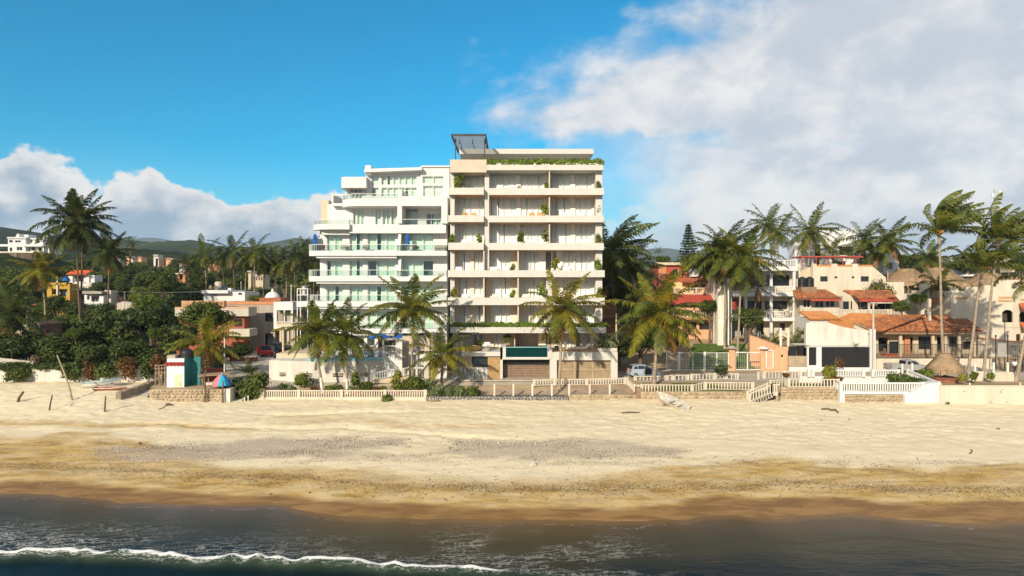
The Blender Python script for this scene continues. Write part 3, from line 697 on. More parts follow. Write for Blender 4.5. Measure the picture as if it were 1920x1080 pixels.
for pt, pb in ((468.4, 506.7), (519.6, 558), (572, 613)):
    k += 13
    bay(857, 880, pt, pb, 2, k); bay(886, 904, pt, pb, 2, k + 1); bay(919, 938, pt, pb, 1, k + 2); bay(938, 957, pt, pb, 2, k + 3); bay(985, 1012, pt, pb, 3, k + 4)
    bay(1038, 1046, pt, pb, 1, k + 5, (0,)); bay(1058, 1080, pt, pb, 2, k + 6); bay(1082, 1114, pt, pb, 3, k + 7)
    for a, b, m in ((851, 857, CREAMI), (880, 886, CREAMI), (904, 907, CREAMI), (909, 919, CREAMI), (957, 971, CREAMI), (973, 985, INNER), (1012, 1025, INNER), (1036, 1038, INNER), (1046, 1058, INNER), (1080, 1082, INNER), (1114, 1119, INNER)): wallpatch(a, b, pt, pb, m)
# a plain wall panel fills the notch behind the pilaster
# -- terrace level, podium, pool
PD = 80.0
px_ = lambda p: X(p, PD)
pz_ = lambda p: Z(p, PD)
TZ = pz_(660)                                 # terrace floor
def podium():
    zt, zb = TZ, 3.02
    m = MB()
    m.box(px_(862), PD + 4.5, zb, px_(1158), 100, zt - .30)                     # body
    m.box(px_(866), PD, pz_(668), px_(939), PD + 4.6, zt + .02)                 # left slab edge
    m.box(px_(1031), PD, zt - .95, px_(1158), PD + 4.6, zt - .02)               # right slab edge
    m.box(px_(1031), PD, zb, px_(1044), PD + 4.5, zt - .95)                     # white jambs
    m.box(px_(1146), PD, zb, px_(1158), PD + 4.5, zt - .95)
    m.box(px_(942), PD - .1, pz_(674), px_(1031), PD + 4.5, pz_(669.5))         # beam under the pool
    m.box(px_(938), PD - .05, zb, px_(942.5), PD + 4.5, pz_(651))               # pool side piers
    m.box(px_(1026.5), PD - .05, pz_(673), px_(1035), PD + 4.5, pz_(651))
    m.box(px_(938), PD - .05, pz_(674), px_(948.5), PD + 4.5, pz_(651) - .004)
    m.box(px_(866), PD + .3, zb, px_(914), PD + .5, pz_(689))                   # sign wall
    m.build('podium', IVORY, hotel)
    MB().box(px_(866), PD + .9, zt - .30, px_(1158), BW + 1.6, zt - .01).build('terrace_floor', WOODL, hotel)
    MB().box(px_(862), PD - 1.4, 3.0, px_(1050), PD + 1, 3.12).build('entrance_step', PAVE, hotel)
    # glass fronted pool
    pm = MB(); pm.box(px_(948.5), PD + .06, pz_(670), px_(1026.5), PD + 3.6, pz_(652)); pm.build('pool_water', mat('pool_water', (.003, .055, .055), .06, .2, 1.5, .05, 3, spec=.6), hotel)
    MB().box(px_(948.5), PD - .02, pz_(670), px_(1026.5), PD + .03, pz_(651.2)).build('pool_glass', glassmat('pool_pane', (.62, .86, .84), .0), hotel)
    MB().box(px_(948.5), PD + .06, pz_(652), px_(1026.5), PD + .35, pz_(650.8)).build('pool_coping', mat('pale_aqua_tile', (.45, .70, .72), .4, .1, 3, .05), hotel)
    # garage mouth under the pool: louvred top, plank wall behind
    g = px_(942.5), px_(1031)
    lv = MB().box(-.05, 0, pz_(684.5) - pz_(674), .05, .12, 0).mesh('louvre_slat', DARKM)
    n = 30
    for i in range(n): link('louvre_slat', lv, (g[0] + .1 + (g[1] - g[0] - .2) * i / (n - 1), PD + .9, pz_(674)), hotel)
    MB().box(g[0], PD + 1.05, pz_(685), g[1], PD + 1.2, pz_(674)).build('louvre_back', BLACK, hotel)
    rows = 6; hh = (pz_(684.5) - zb) / rows
    for i in range(rows):
        xs = g[0]; r = random.Random(i)
        while xs < g[1] - .1:
            w = min(r.uniform(.8, 1.5), g[1] - xs); MB().box(xs + .012, PD + 1.2 - .02 * r.random(), zb + i * hh + .012, xs + w - .012, PD + 1.5, zb + (i + 1) * hh - .012).build('brick', BRICKM, hotel); xs += w
    # shop window over the sign, timber fins beside it
    window(hotel, px_(884), px_(912), pz_(689), pz_(671), PD + .45, 3, 1, DFRAME, BGLASS, .06)
    MB().box(px_(866), PD + .4, pz_(689), px_(884), PD + .5, pz_(668)).build('wall_panel', BEIGE, hotel)
    fin = MB().box(-.036, 0, zb, .036, .16, pz_(670)).mesh('timber_fin', WOODL)
    for i in range(12): link('timber_fin', fin, (px_(914.6) + (px_(938) - px_(914.6)) * (i + .5) / 12, PD + .25, 0), hotel)
    MB().box(px_(914), PD + .42, zb, px_(938), PD + .5, pz_(669)).build('fin_backing', WOODG, hotel)
    # patterned garage door in six leaves
    LATT = mat('pale_lattice', (.44, .35, .235), .6, .15, 2, .1); dm = mat('khaki_door', (.25, .19, .115), .7, .12, 2, .1); x0, x1 = px_(1044), px_(1146); z0, z1 = zb + .02, zt - .95
    for i in range(3):
        a, b = x0 + (x1 - x0) * i / 3, x0 + (x1 - x0) * (i + 1) / 3
        d = MB().box(a + .02, PD + .5, z0, b - .02, PD + .56, z1).build('garage_door', dm, hotel)
        fr = MB(); w = .05; c = (a + b) / 2; mz = (z0 + z1) / 2; up = (0, -1, 0)
        for p, q in (((a + .05, z0), (a + .05, z1)), ((b - .05, z0), (b - .05, z1)), ((a, z1 - .04), (b, z1 - .04)), ((a, mz), (b, mz))):
            fr.bar((p[0], PD + .475, p[1]), (q[0], PD + .475, q[1]), w * 1.6, .05, up)
        for s in (0, .33, .66):
            for xa, xb in ((a, c), (b, c)):
                fr.bar((xa + (xb - xa) * s, PD + .485, z1 - .06), (xb, PD + .485, z1 - .06 - (z1 - mz - .06) * (1 - s)), w, .03, up)
                fr.bar((xa + (xb - xa) * s, PD + .485, z0 + .02), (xb, PD + .485, z0 + .02 + (mz - z0 - .02) * (1 - s)), w, .03, up)
        fr.build('door_lattice', LATT, d)
    # raised letters on the sign wall
    strokes = {'V': [((0, 1), (.4, 0)), ((.4, 0), (.8, 1))], 'I': [((.2, 0), (.2, 1))], 'A': [((0, 0), (.4, 1)), ((.4, 1), (.8, 0))], 'R': [((0, 0), (0, 1)), ((0, 1), (.62, .92)), ((.62, .92), (.62, .58)), ((.62, .58), (0, .5)), ((.25, .5), (.7, 0))],
               'E': [((0, 0), (0, 1)), ((0, 1), (.6, 1)), ((0, .5), (.5, .5)), ((0, 0), (.6, 0))], 'N': [((0, 0), (0, 1)), ((0, 1), (.65, 0)), ((.65, 0), (.65, 1))]}
    lm = mat('grey_letters', (.30, .28, .25), .6, .1, 2, 0); x = px_(851); hgt = 1.02; step = (px_(912.5) - px_(851)) / 8
    lw = MB().box(px_(849), PD - .12, 3.12, px_(866), PD + .5, pz_(689)).build('sign_wall', IVORY, hotel)
    for ch in 'VIAARENA':
        mb = MB()
        for p, q in strokes[ch]: mb.bar((x + p[0] * .36, PD + (.26 if x > px_(865.5) else -.15), 3.22 + p[1] * hgt), (x + q[0] * .36, PD + (.26 if x > px_(865.5) else -.15), 3.22 + q[1] * hgt), .085, .06, (0, -1, 0))
        mb.build('letter', lm, hotel); x += step
podium()
def terrace_level():
    zt, zb = hz(624) - .02, TZ + .0
    f = lambda a, b, n, s, plain=(), y=BW: None
    rg = random.Random(4)
    def doors(p0, p1, n, seed, plain=()):
        x0, x1 = hx(p0), hx(p1); w = (x1 - x0) / n; ed = [x0 + w * i for i in range(n + 1)]
        window(hotel, x0, x1, zb, zt, BW, ed, 1, WFRAME, GLASS, .06)
        for i in range(n):
            if i not in plain: curtain(hotel, ed[i] + .03, ed[i + 1] - .03, zb, zt - .02, BW + .22, CURT, .33, .05, seed + i)
        MB().box(x0, BW + 1.2, zb, x1, BW + 1.25, zt).build('room_wall', ROOM, hotel)
    doors(868, 905, 4, 900, (2,)); doors(924, 946, 3, 910); doors(1038, 1072, 4, 920); doors(1074, 1112, 4, 930, (1,))
    for a, b, m in ((851, 868, BEIGE), (905, 924, BEIGE), (946, 966, BEIGE), (1011, 1025, CREAMW), (1036, 1038, WOODL), (1072, 1074, IVORY), (1112, 1119, CREAMW)):
        MB().box(hx(a), BW - .06, zb, hx(b), BW + .3, zt).build('wall_panel', {BEIGE: CREAMI, CREAMW: INNER, IVORY: INNER}.get(m, m), hotel)
    MB().box(hx(966), BW + 2.4, zb, hx(1011), BW + 2.5, zt).build('lounge_wall', mat('dark_lounge', (.03, .022, .018), .7, .3, 2, .1), hotel)
    MB().box(hx(974), BW + 2.3, zb + 1.0, hx(990), BW + 2.39, zb + 2.0).build('screen', BLACK, hotel)
    MB().box(hx(964), 85.2, zb, hx(966), BW, zt).build('divider', BEIGE, hotel)
terrace_level()
# wall emblem on the end pier: a round line medallion, worn to a scribble
def emblem():
    m = MB(); cx, y = hx(1124.6), 84.87; up = (0, -1, 0)
    P = lambda u, v: (cx + (u - 1124.2) * HD / FPX, y, hz(v))
    for a, b in (((1123, 383.2), (1125.4, 384.2)), ((1125.4, 384.2), (1126, 386.6)), ((1122.8, 385), (1123.2, 386.8)), ((1121.5, 389.5), (1126.2, 389.2)), ((1126.2, 389.2), (1128.6, 388.5)), ((1120.6, 391), (1124, 391.3)), ((1126, 390.8), (1127.2, 392)), ((1127.2, 392), (1128.6, 394.4)),
                 ((1121, 393.6), (1125.2, 393.2)), ((1121.2, 395), (1125.4, 395.4)), ((1121.2, 393.6), (1120.8, 395.6)), ((1121, 396), (1124, 396.6))):
        m.bar(P(*a), P(*b), .055, .05, up)
    m.build('wall_emblem', mat('emblem_metal', (.17, .15, .11), .6, .2, 2, 0), hotel)
emblem()
def mesh_canopy():
    t = thing('shade_canopy', 'black steel roof canopy with perforated screen and hanging lamps', 'canopy', (hx(880), 88, hz(299)))
    y0, y1 = HD + .7, 95.6; xa, xb = hx(844.5), hx(911.5); zt = hz(248.5)
    f = MB(); w = .26
    f.box(xa, y0, zt - w, xb, y0 + .14, zt); f.box(xa, y1 - .14, zt - w, xb, y1, zt)
    f.box(xa, y0 + .14, zt - w, xa + .14, y1 - .14, zt); f.box(xb - .14, y0 + .14, zt - w, xb, y1 - .14, zt)
    f.build('canopy_frame', DARKM, t)
    SCREENM = mat('bronze_screen', (.34, .29, .23), .6, .15, 2, 0)
    n = 40; sl = MB().box(-.013, y0 + .14, -.012, .013, y1 - .14, .012).mesh('screen_slat', SCREENM)
    for i in range(n): link('screen_slat', sl, (xa + .2 + (xb - xa - .4) * i / (n - 1), 0, zt - .08), t)
    n = 44; sl = MB().box(xa + .14, -.013, -.012, xb - .14, .013, .012).mesh('screen_bar', SCREENM)
    for i in range(n): link('screen_bar', sl, (0, y0 + .2 + (y1 - y0 - .4) * i / (n - 1), zt - .125), t)
    for x in (xa + .45, xb - .25):
        for y in (y0 + 1.4, y1 - .3): MB().box(x - .06, y, hz(299) - .3, x + .06, y + .12, zt - w).build('post', DARKM, t)
    for i in range(3):
        for j in range(3):
            x, y = xa + .95 + i * 1.62, y0 + 1.6 + j * 3.0
            MB().tube([(x, y, zt - .15), (x, y, zt - .75)], .02, 5).tube([(x, y, zt - .5), (x, y, zt - .95)], .055, 6).build('pendant_lamp', DARKM, t)
mesh_canopy()
def trailing(name, label, x0, x1, y, z, n, seed, drop=.32):
    rg = np.random.default_rng(seed); lobes = [(x, y + rg.uniform(-.1, .15), z + rg.uniform(-.12, .14), .42, .34, rg.uniform(.26, .46)) for x in np.arange(x0, x1, .33)]
    lobes += [(x + rg.uniform(-.2, .2), y - .24, z - rg.uniform(.25, .25 + drop), .2, .12, .22) for x in np.arange(x0, x1, .55)]
    me = leafcloud('foliage', [tuple(l) for l in lobes], n, .115, LEAFP, seed)
    t = thing(name, label, 'plants', ((x0 + x1) / 2, y, z)); link('foliage', me, (0, 0, 0), t)
    bx = MB().box(x0, y - .16, z - .36, x1, y + .28, z - .12).build('soil_trough', POTW, t); return t
trailing('planter', 'long trailing green planter along the roof edge of the tall hotel', hx(914), hx(1130), HD + .42, hz(303), 6200, 21)
trailing('planter', 'long trailing green planter under the lowest hotel balconies above the terrace', hx(848), hx(1135), HD - .1, hz(611), 7600, 22)
# ------------------------------------------------------------------ the white apartment building beside it
AD = 90.0; SD = 88.0                          # plane of its windows, front of its balconies
ax = lambda p, D=AD: X(p, D)
az_ = lambda p, D=AD: Z(p, D)
apart = thing('apartment_building', 'white stepped apartment building with green glass doors and curved balconies', 'apartment building', (ax(715), 96, 3))
def arc(x0, x1, y0, y1, r, n=8, left=True):
    """plan outline with a rounded near-left corner"""
    pts = [(x0 + r - r * math.cos(t), y0 + r - r * math.sin(t)) for t in [math.pi / 2 * i / n for i in range(n + 1)]]
    return pts + [(x1, y0), (x1, y1), (x0, y1)]
def apart_build():
    wins = []                                  # (px0, px1, pz top, pz bottom, columns)
    for t, b in ((437.5, 469.5), (488.5, 517.5), (536, 565), (583.5, 615)):
        for p0, p1, c in ((612.5, 643, 2), (655, 681, 2), (689, 741.6, 3), (754, 813, 3)): wins.append((p0, p1, t, b, c))
    holes = [(ax(p0), az_(b), ax(p1), az_(t)) for p0, p1, t, b, c in wins]
    m = MB(); m.wall(ax(600), ax(838.5), 3, az_(421, AD), AD, .3, holes + [(ax(628), TZG - .5, ax(805), az_(625))])
    m.box(ax(600), AD + .3, 3, ax(600) + .3, 106, az_(421)); m.box(ax(838.5) - .3, AD + .3, 3, ax(838.5), 106, az_(421)); m.box(ax(600), 106, 3, ax(838.5), 106.3, az_(421))
    m.box(ax(601), AD + .3, az_(424), ax(838), 106, az_(421) - .01)
    m.build('wall', WHITE, apart)
    rg = random.Random(2)
    def glaze(p0, p1, t, b, c, D=AD, rows=1, fr=None):
        x0, x1, zb, zt = ax(p0, D), ax(p1, D), az_(b, D), az_(t, D)
        window(apart, x0, x1, zb, zt, D + .12, c, rows, fr, GGLASS, .07)
        for i in range(c):
            a, b2 = x0 + (x1 - x0) * i / c, x0 + (x1 - x0) * (i + 1) / c
            if rg.random() < .96:
                g = rg.choice((0, 0, 0, 0, .35)); curtain(apart, a + g * (b2 - a) + .03, b2 - .03, zb + .03, zt - .03, D + .45, CURTG, .3, .05, rg.randrange(999))
        MB().box(x0 - .2, D + 1.6, zb, x1 + .2, D + 1.65, zt).build('room_wall', mat('dim_room', (.30, .33, .30), .9, .2, .6, 0) if 'dim_room' not in MATS else MATS['dim_room'], apart)
    for w in wins: glaze(*w)
    # balcony slabs with glass railings
    def slab(p0, p1, t, b, r=1.2, y1=AD + .05, D=SD, left=True):
        x0, x1 = X(p0, D), X(p1, D)
        out = arc(x0, x1, D, y1, r) if left else [(x0, D), (x1, D), (x1, y1), (x0, y1)]
        return MB().plan(out, Z(b, D), Z(t, D)).build('balcony', WHITE, apart), out, Z(t, D)
    def railing(out, z, h, par):
        for (xa, ya), (xb, yb) in zip(out[:-2], out[1:-1]):
            L = math.hypot(xb - xa, yb - ya); n = max(1, round(L / 1.7)) if L > 1 else 1
            for i in range(n):
                a, b = i / n, (i + 1) / n
                p, q = (xa + (xb - xa) * a, ya + .06 + (yb - ya) * a), (xa + (xb - xa) * b, ya + .06 + (yb - ya) * b)
                MB().add([(p[0], p[1], z), (q[0], q[1], z), (q[0], q[1], z + h), (p[0], p[1], z + h)], [(0, 1, 2, 3)]).build('glass_panel', RAILG, par)
            MB().bar((xa, ya + .06, z + h + .02), (xb, yb + .06, z + h + .02), .06, .05).build('handrail', WFRAME, par)
            for i in range(n + 1): MB().bar((xa + (xb - xa) * i / n, ya + .1, z), (xa + (xb - xa) * i / n, ya + .1, z + h), .05, .05, (0, 1, 0)).build('rail_post', WFRAME, par)
    for t, b, p0 in ((470, 479.5, 575), (518, 527.6, 574.6), (565, 575, 577), (616, 625, 580)):
        o, out, z = slab(p0, 743.5, t, b); railing(out, z, .78, o)
        MB().plan([(ax(600) - .002, SD + .3), (X(743, SD), SD + .3), (X(743, SD), AD + .02), (ax(600), AD + .02)], Z(b, SD) - .28, Z(b, SD) - .002).build('slab_edge', WHITE, o)
        o, out, z = slab(743.7, 837.5, t + .3, b - .2, left=False, D=SD - .05); railing(out, z, .78, o)
    # sloping fins between the flats
    for t, b in ((430, 470), (479.5, 518), (527.6, 565), (575, 616)):
        m = MB(); y0, y1 = SD + .15, AD; x = X(745, SD); zt, zb = Z(t, 89), Z(b, SD)
        m.add([(x, y1, zt), (x + .35, y1, zt), (x, y0 + .9, zt), (x + .35, y0 + .9, zt), (x, y0, zb), (x + .35, y0, zb), (x, y1, zb), (x + .35, y1, zb)], [(0, 1, 3, 2), (2, 3, 5, 4), (4, 5, 7, 6), (6, 7, 1, 0), (0, 2, 4, 6), (1, 7, 5, 3)])
        m.build('fin_wall', WHITE, apart)
    # fifth level: band, set back windows, curved balcony at the near corner
    o, out, z = slab(579, 655, 420, 430, 2.4); railing(out, z, .55, o)
    m = MB(); m.box(X(603, 89), 89, Z(440, 89), X(655, 89), AD, Z(430, 89)); m.box(X(655.3, 88.6), 88.6, Z(437, 88.6), X(836, 88.6), AD - .01, Z(421.5, 88.6)); m.build('band', WHITE, apart)
    D6 = 91.0; hs = [(661.5, 684, 393, 421.5, 3), (703, 715, 392, 421.5, 1), (717, 732, 392, 421.5, 2), (733, 743, 393, 421.5, 1)]
    hr = [(757, 784, 391, 421.5, 2), (799, 827, 400, 421.5, 3)]
    m = MB(); m.wall(ax(646, D6), ax(747, D6), az_(421, AD), az_(372, D6), D6, .3, [(ax(a, D6), az_(d, D6), ax(b, D6), az_(c_, D6)) for a, b, c_, d, _ in hs])
    m.box(ax(646, D6), D6 + .3, az_(421), ax(646, D6) + .3, 106, az_(372, D6))
    m.wall(ax(753.5, D6), ax(829, D6), az_(421, AD), az_(386.5, D6), D6 + .6, .3, [(ax(a, D6 + .6), az_(d, D6 + .6), ax(b, D6 + .6), az_(c_, D6 + .6)) for a, b, c_, d, _ in hr])
    m.box(X(745, 88.4), 88.4, az_(421), X(753.5, 88.4), 106, Z(355, 88.4)); m.box(X(827.5, 88.4), 88.4, az_(421), X(839, 88.4), 106, Z(368, 88.4)); m.box(X(753.5, 88.4) - .01, 88.41, Z(386, 88.4), X(827.5, 88.4) + .01, 106, Z(368, 88.4) + .003)
    m.build('wall', WHITE, apart)
    for w in hs: glaze(*w, D=D6)
    for w in hr: glaze(*w, D=D6 + .6)
    rail = MB().bar((X(754, 88.5), 88.6, Z(411, 88.5)), (X(827, 88.5), 88.6, Z(411, 88.5)), .05, .05).build('handrail', WFRAME, apart)
    for i in range(6):
        a, b = X(754, 88.5) + i * .83, X(754, 88.5) + (i + 1) * .83
        MB().add([(a, 88.6, Z(421.5, 88.6)), (b, 88.6, Z(421.5, 88.6)), (b, 88.6, Z(411, 88.6)), (a, 88.6, Z(411, 88.6))], [(0, 1, 2, 3)]).build('glass_panel', RAILG, rail)
    # curved penthouse terrace
    x0, x1 = X(633, 88.6), X(744.7, 88.6); out = arc(x0, x1, 88.6, 91.5, 2.8)
    o = MB().plan(out, Z(386, 88.6), Z(372.5, 88.6)).build('balcony', WHITE, apart)
    railing(out, Z(372.5, 88.6), .62, o)
    rl = MB().bar((X(753, 88.6), 88.7, Z(357, 88.6)), (X(827, 88.6), 88.7, Z(357, 88.6)), .05, .05).build('handrail', WFRAME, apart)
    # penthouse
    D7 = 92.5; hs = [(696, 711, 329, 347.5, 1), (696, 711, 351.5, 368.5, 1), (714.5, 782, 328.5, 347, 6), (714.5, 782, 351.5, 368.5, 6)]
    h2 = [(792, 832, 330, 344.5, 2), (792.5, 831.5, 347.8, 368.5, 2)]; h3 = [(656.5, 679, 353, 362, 3), (657, 679, 364, 373, 3)]
    m = MB(); m.wall(ax(686, D7), ax(790, D7), az_(376, D7), az_(318, D7), D7, .3, [(ax(a, D7), az_(d, D7), ax(b, D7), az_(c_, D7)) for a, b, c_, d, _ in hs])
    m.wall(ax(789, D7), ax(843, D7), az_(376, D7), az_(312, D7), D7 - .25, .3, [(ax(a, D7 - .25), az_(d, D7 - .25), ax(b, D7 - .25), az_(c_, D7 - .25)) for a, b, c_, d, _ in h2])
    m.wall(ax(651, D7), ax(686, D7) + .01, az_(380, D7), az_(345, D7), D7 + .2, .3, [(ax(a, D7 + .2), az_(d, D7 + .2), ax(b, D7 + .2), az_(c_, D7 + .2)) for a, b, c_, d, _ in h3])
    m.box(ax(651, D7), D7 + .5, az_(380, D7), ax(651, D7) + .3, 105, az_(345, D7)); m.box(ax(843, D7) - .3, D7 + .05, az_(376, D7), ax(843, D7), 105, az_(312, D7)); m.box(ax(651, D7), 105, az_(380, D7), ax(843, D7), 105.3, az_(318, D7))
    m.box(ax(684.5, 91.6), 91.6, Z(327, 91.6), ax(695.5, 91.6), D7 + 1.2, Z(310, 91.6))
    m.build('penthouse_wall', WHITE, apart)
    for w in hs: glaze(*w, D=D7)
    for w in h2: glaze(*w, D=D7 - .25)
    for w in h3: glaze(*w, D=D7 + .2)
    r = MB(); y0, y1 = 91.2, 105.5
    za, zb = Z(323, y0), Z(313.5, y0)
    r.add([(X(683, y0), y0, za), (X(791, y0), y0, zb - .35), (X(791, y0), y0, zb), (X(683, y0), y0, za + .45), (X(683, y0), y1, za), (X(791, y0), y1, zb - .35), (X(791, y0), y1, zb), (X(683, y0), y1, za + .45)], [(0, 1, 2, 3), (7, 6, 5, 4), (0, 4, 5, 1), (3, 2, 6, 7), (0, 3, 7, 4), (1, 5, 6, 2)])
    r.box(X(789.5, 92), 92, Z(313, 92), X(843, 92), 105.5, Z(310.4, 92)); r.build('roof', WHITE, apart)
    r = MB().plan(arc(X(637, 91), X(686.5, 91), 91, 104, .9), Z(352, 91), Z(331.5, 91)); r.build('roof', WHITE, apart)
    m = MB(); m.box(X(602, 98), 98, Z(430, 98), X(616, 98), 106, Z(375, 98)); m.build('stair_tower', CREAM, apart)
    m = MB(); m.box(X(614, 96), 96, Z(425, 96), X(648, 96), 106, Z(383, 96)); m.box(X(622, 95), 95, Z(386, 95), X(650, 95), 104, Z(381, 95)); m.box(X(622, 95), 95, Z(381, 95), X(625, 95), 104, Z(364, 95)); m.box(X(625, 95), 95.2, Z(366.5, 95), X(650, 95), 95.5, Z(363.5, 95)); m.build('side_terrace', WHITE, apart)
    # small script emblem
    e = MB(); up = (0, -1, 0); y = SD - .09
    # ground floor: columns and glazing behind the pool deck
    for p0, p1, c in ((615, 642, 3), (655, 682, 2), (689, 702, 1)): 
        window(apart, ax(p0, 91), ax(p1, 91), TZG, az_(630, 91), 91.1, c, 1, None, GGLASS, .07)
        curtain(apart, ax(p0, 91), ax(p1, 91), TZG, az_(630, 91), 91.5, CURTG, .3, .05, c)
    MB().box(ax(601), 93, TZG, ax(838), 93.1, az_(625)).build('room_wall', MATS['dim_room'], apart)
    for p in (604, 648, 686, 706, 745, 800): MB().box(X(p - 3, 89.4), 89.2, 3, X(p + 3, 89.4), 89.7, Z(624, 89)).build('column', WHITE, apart)
    for p, q in ((529, 533), (548, 551), (586, 590)): MB().lathe((X((p + q) / 2, 86), 86, 3), [(.14, 0), (.14, Z(612, 86) - 3)], 10).build('column', CREAM, apart)
    MB().plan([(X(520, 85.4), 85.4), (X(600, 85.4), 85.4), (X(600, 85.4), 90), (X(536, 85.4), 90)], Z(612, 86), Z(606.5, 86)).build('awning', CREAM, apart)
    # lower side terraces that step out past the corner
    for t, b, p0 in ((565, 575, 556), (606, 613, 556)):
        m = MB().box(X(p0, 92), 92, Z(b, 92), ax(601), 100, Z(t, 92)); o = m.build('balcony', WHITE, apart)
        for i in range(3): MB().add([(X(p0, 92) + i * 1.0, 92.1, Z(t, 92)), (X(p0, 92) + i + .95, 92.1, Z(t, 92)), (X(p0, 92) + i + .95, 92.1, Z(t, 92) + .7), (X(p0, 92) + i, 92.1, Z(t, 92) + .7)], [(0, 1, 2, 3)]).build('glass_panel', RAILG, o)
TZG = Z(657, 86)                               # pool deck level
apart_build()
def apart_emblem():
    e = MB(); up = (0, -1, 0); D = AD - .05
    P = lambda u, v: (X(u, D), D, Z(v, D))
    pts = [(821.5, 517), (823.5, 513.5), (825.5, 512.5), (824.5, 515.5), (826.8, 517.5), (829, 514.5), (828.2, 512.5), (830.4, 513.6), (832.4, 511.8), (831.2, 515), (832.6, 517)]
    for a, b in zip(pts, pts[1:]): e.bar(P(*a), P(*b), .07, .05, up)
    e.build('script_emblem', mat('sand_emblem', (.50, .40, .28), .7, .1, 2, 0), apart)
apart_emblem()
def pool_terrace():
    t = thing('pool_terrace', 'raised white pool terrace with a curved wall, ladder and slotted vents', 'pool', (X(610, 80), 80, 3))
    zt = Z(677, 78.6); zd = TZG; n = 30; x0, x1 = X(504, 79.5), X(716, 79.5)
    out = []
    for i in range(n + 1):
        u = i / n; x = x0 + (x1 - x0) * u; y = 79.6 - 1.25 * math.sin(math.pi * min(1, max(0, (u - .05) / .95))) ** .7; out.append((x, y))
    m = MB(); m.plan(out + [(x1, 84), (x0, 84)], 2.9, zt); m.build('pool_wall', OLDWHITE, t)
    x2, x3 = X(573, 79), X(715, 79); o2 = [p for p in out if x2 <= p[0] <= x3]
    aq = mat('sky_blue_tile', (.22, .48, .62), .3, .15, 3, .03)
    MB().plan([(x, y - .03) for x, y in o2] + [(x, y + .22) for x, y in reversed(o2)], zt - .02, zt + .36).build('pool_edge', aq, t)
    MB().plan([(x, y + .24) for x, y in o2] + [(o2[-1][0], 84.6), (o2[0][0], 84.6)], zt - .4, zt + .30).build('pool_water', mat('blue_pool_water', (.03, .16, .30), .05, .2, 1.5, .08, 2.5, spec=.6), t)
    rim = [(o2[0][0] + (o2[-1][0] - o2[0][0]) * i / 20, 84.6 + .9 * math.sin(math.pi * i / 20)) for i in range(21)]
    MB().plan([(x, y) for x, y in rim] + [(x1 + 1, 90.2), (x0, 90.2)], 3, zd).build('pool_deck', mat('deck_tile', (.52, .44, .35), .8, .12, 1, .1), t)
    MB().plan([(x, y - .05) for x, y in rim] + [(x, y + .5) for x, y in reversed(rim)], zt + .2, zd + .03).build('pool_coping', WHITE, t)
    MB().box(x0, 82, 3, X(573, 79), 90, zd - .004).build('deck_wall', CREAM, t)
    for p in (531, 578, 634, 679):
        x = X(p, 78.6); u = (x - x0) / (x1 - x0); y = 79.6 - 1.25 * math.sin(math.pi * min(1, max(0, (u - .05) / .95))) ** .7
        v = MB().box(x - .55, y - .05, Z(706, 78.6), x + .55, y + .1, Z(699.5, 78.6)).build('vent', BLACK, t)
        for k in range(2): MB().box(x - .55, y - .085, Z(704.2 - 2.6 * k, 78.6), x + .55, y - .052, Z(703.2 - 2.6 * k, 78.6)).build('vent_bar', CREAM, v)
    lad = MB()
    for dx in (0, .5): lad.tube([(X(627, 80) + dx, 84.2, zt), (X(627, 80) + dx, 84.2, zd + .9), (X(627, 80) + dx, 84.8, zd + .9), (X(627, 80) + dx, 84.8, zd)], .035, 6)
    lad.build('ladder', GREYM, t)
    # white gate wall with barred window
    D = 79.7; hol = [(X(720, D), Z(648, D), X(742, D), Z(638, D)), (X(720, D), Z(664, D), X(751, D), Z(659.5, D)), (X(721, D), Z(658, D), X(741, D), Z(649.5, D))]
    MB().wall(X(716, D), X(754, D), 3, Z(634, D), D, .25, hol).build('gate_wall', WHITE, t)
    for i, (a, b, c, d) in enumerate(hol[:2]):
        for k in range(11 if i == 0 else 15): MB().box(a + (c - a) * (k + .5) / (11 if i == 0 else 15) - .025, D + .1, b, a + (c - a) * (k + .5) / (11 if i == 0 else 15) + .025, D + .15, d).build('window_bar', WFRAME if i else DARKM, t)
    MB().lathe((X(726, D), D - .1, Z(667, D)), [(.1, 0), (.14, .1), (.1, .2)], 8).build('wall_lamp', DARKM, t)
pool_terrace()
def gate_arch():
    D = 81.0; t = thing('garden_gate', 'tan stone gateway with white arched trellis between the two hotels', 'gate', (X(780, D), D, 3))
    m = MB().wall(X(754, D), X(806, D), 3, Z(630, D), D, .4, [(X(765, D), 3, X(797, D), Z(652, D))]); m.build('gateway', BEIGE, t)
    MB().box(X(806, D), D - .1, 3, X(838, D), D + .4, Z(626, D)).build('wall', WHITE, t)
    mb = MB()
    for k in range(6): mb.box(X(810, D) + k * .3, D - .16, Z(668, D), X(810, D) + k * .3 + .06, D - .10, Z(640, D))
    mb.build('window_bar', GREYM, t)
    f = MB(); a, b = X(765, D), X(797, D); up = (0, -1, 0)
    for p, q in (((a, 3), (a, Z(652, D))), ((b, 3), (b, Z(652, D))), ((a, Z(656, D)), (b, Z(656, D))), (((a + b) / 2, 3), ((a + b) / 2, Z(656, D))), ((a, Z(690, D)), (b, Z(690, D)))): f.bar((p[0], D + .1, p[1]), (q[0], D + .1, q[1]), .12, .1, up)
    for k in range(8): f.bar((a + (b - a) * (k + .5) / 8, D + .12, 3.2), (a + (b - a) * (k + .5) / 8, D + .12, Z(656, D)), .035, .035, up)
    for k in range(5):
        c = (a + b) / 2; th = math.pi * (k + .5) / 5; f.bar((c, D + .1, Z(656, D)), (c + .95 * math.cos(th), D + .1, Z(656, D) + .85 * math.sin(th)), .05, .05, up)
    f.build('gate', WFRAME, t)
gate_arch()
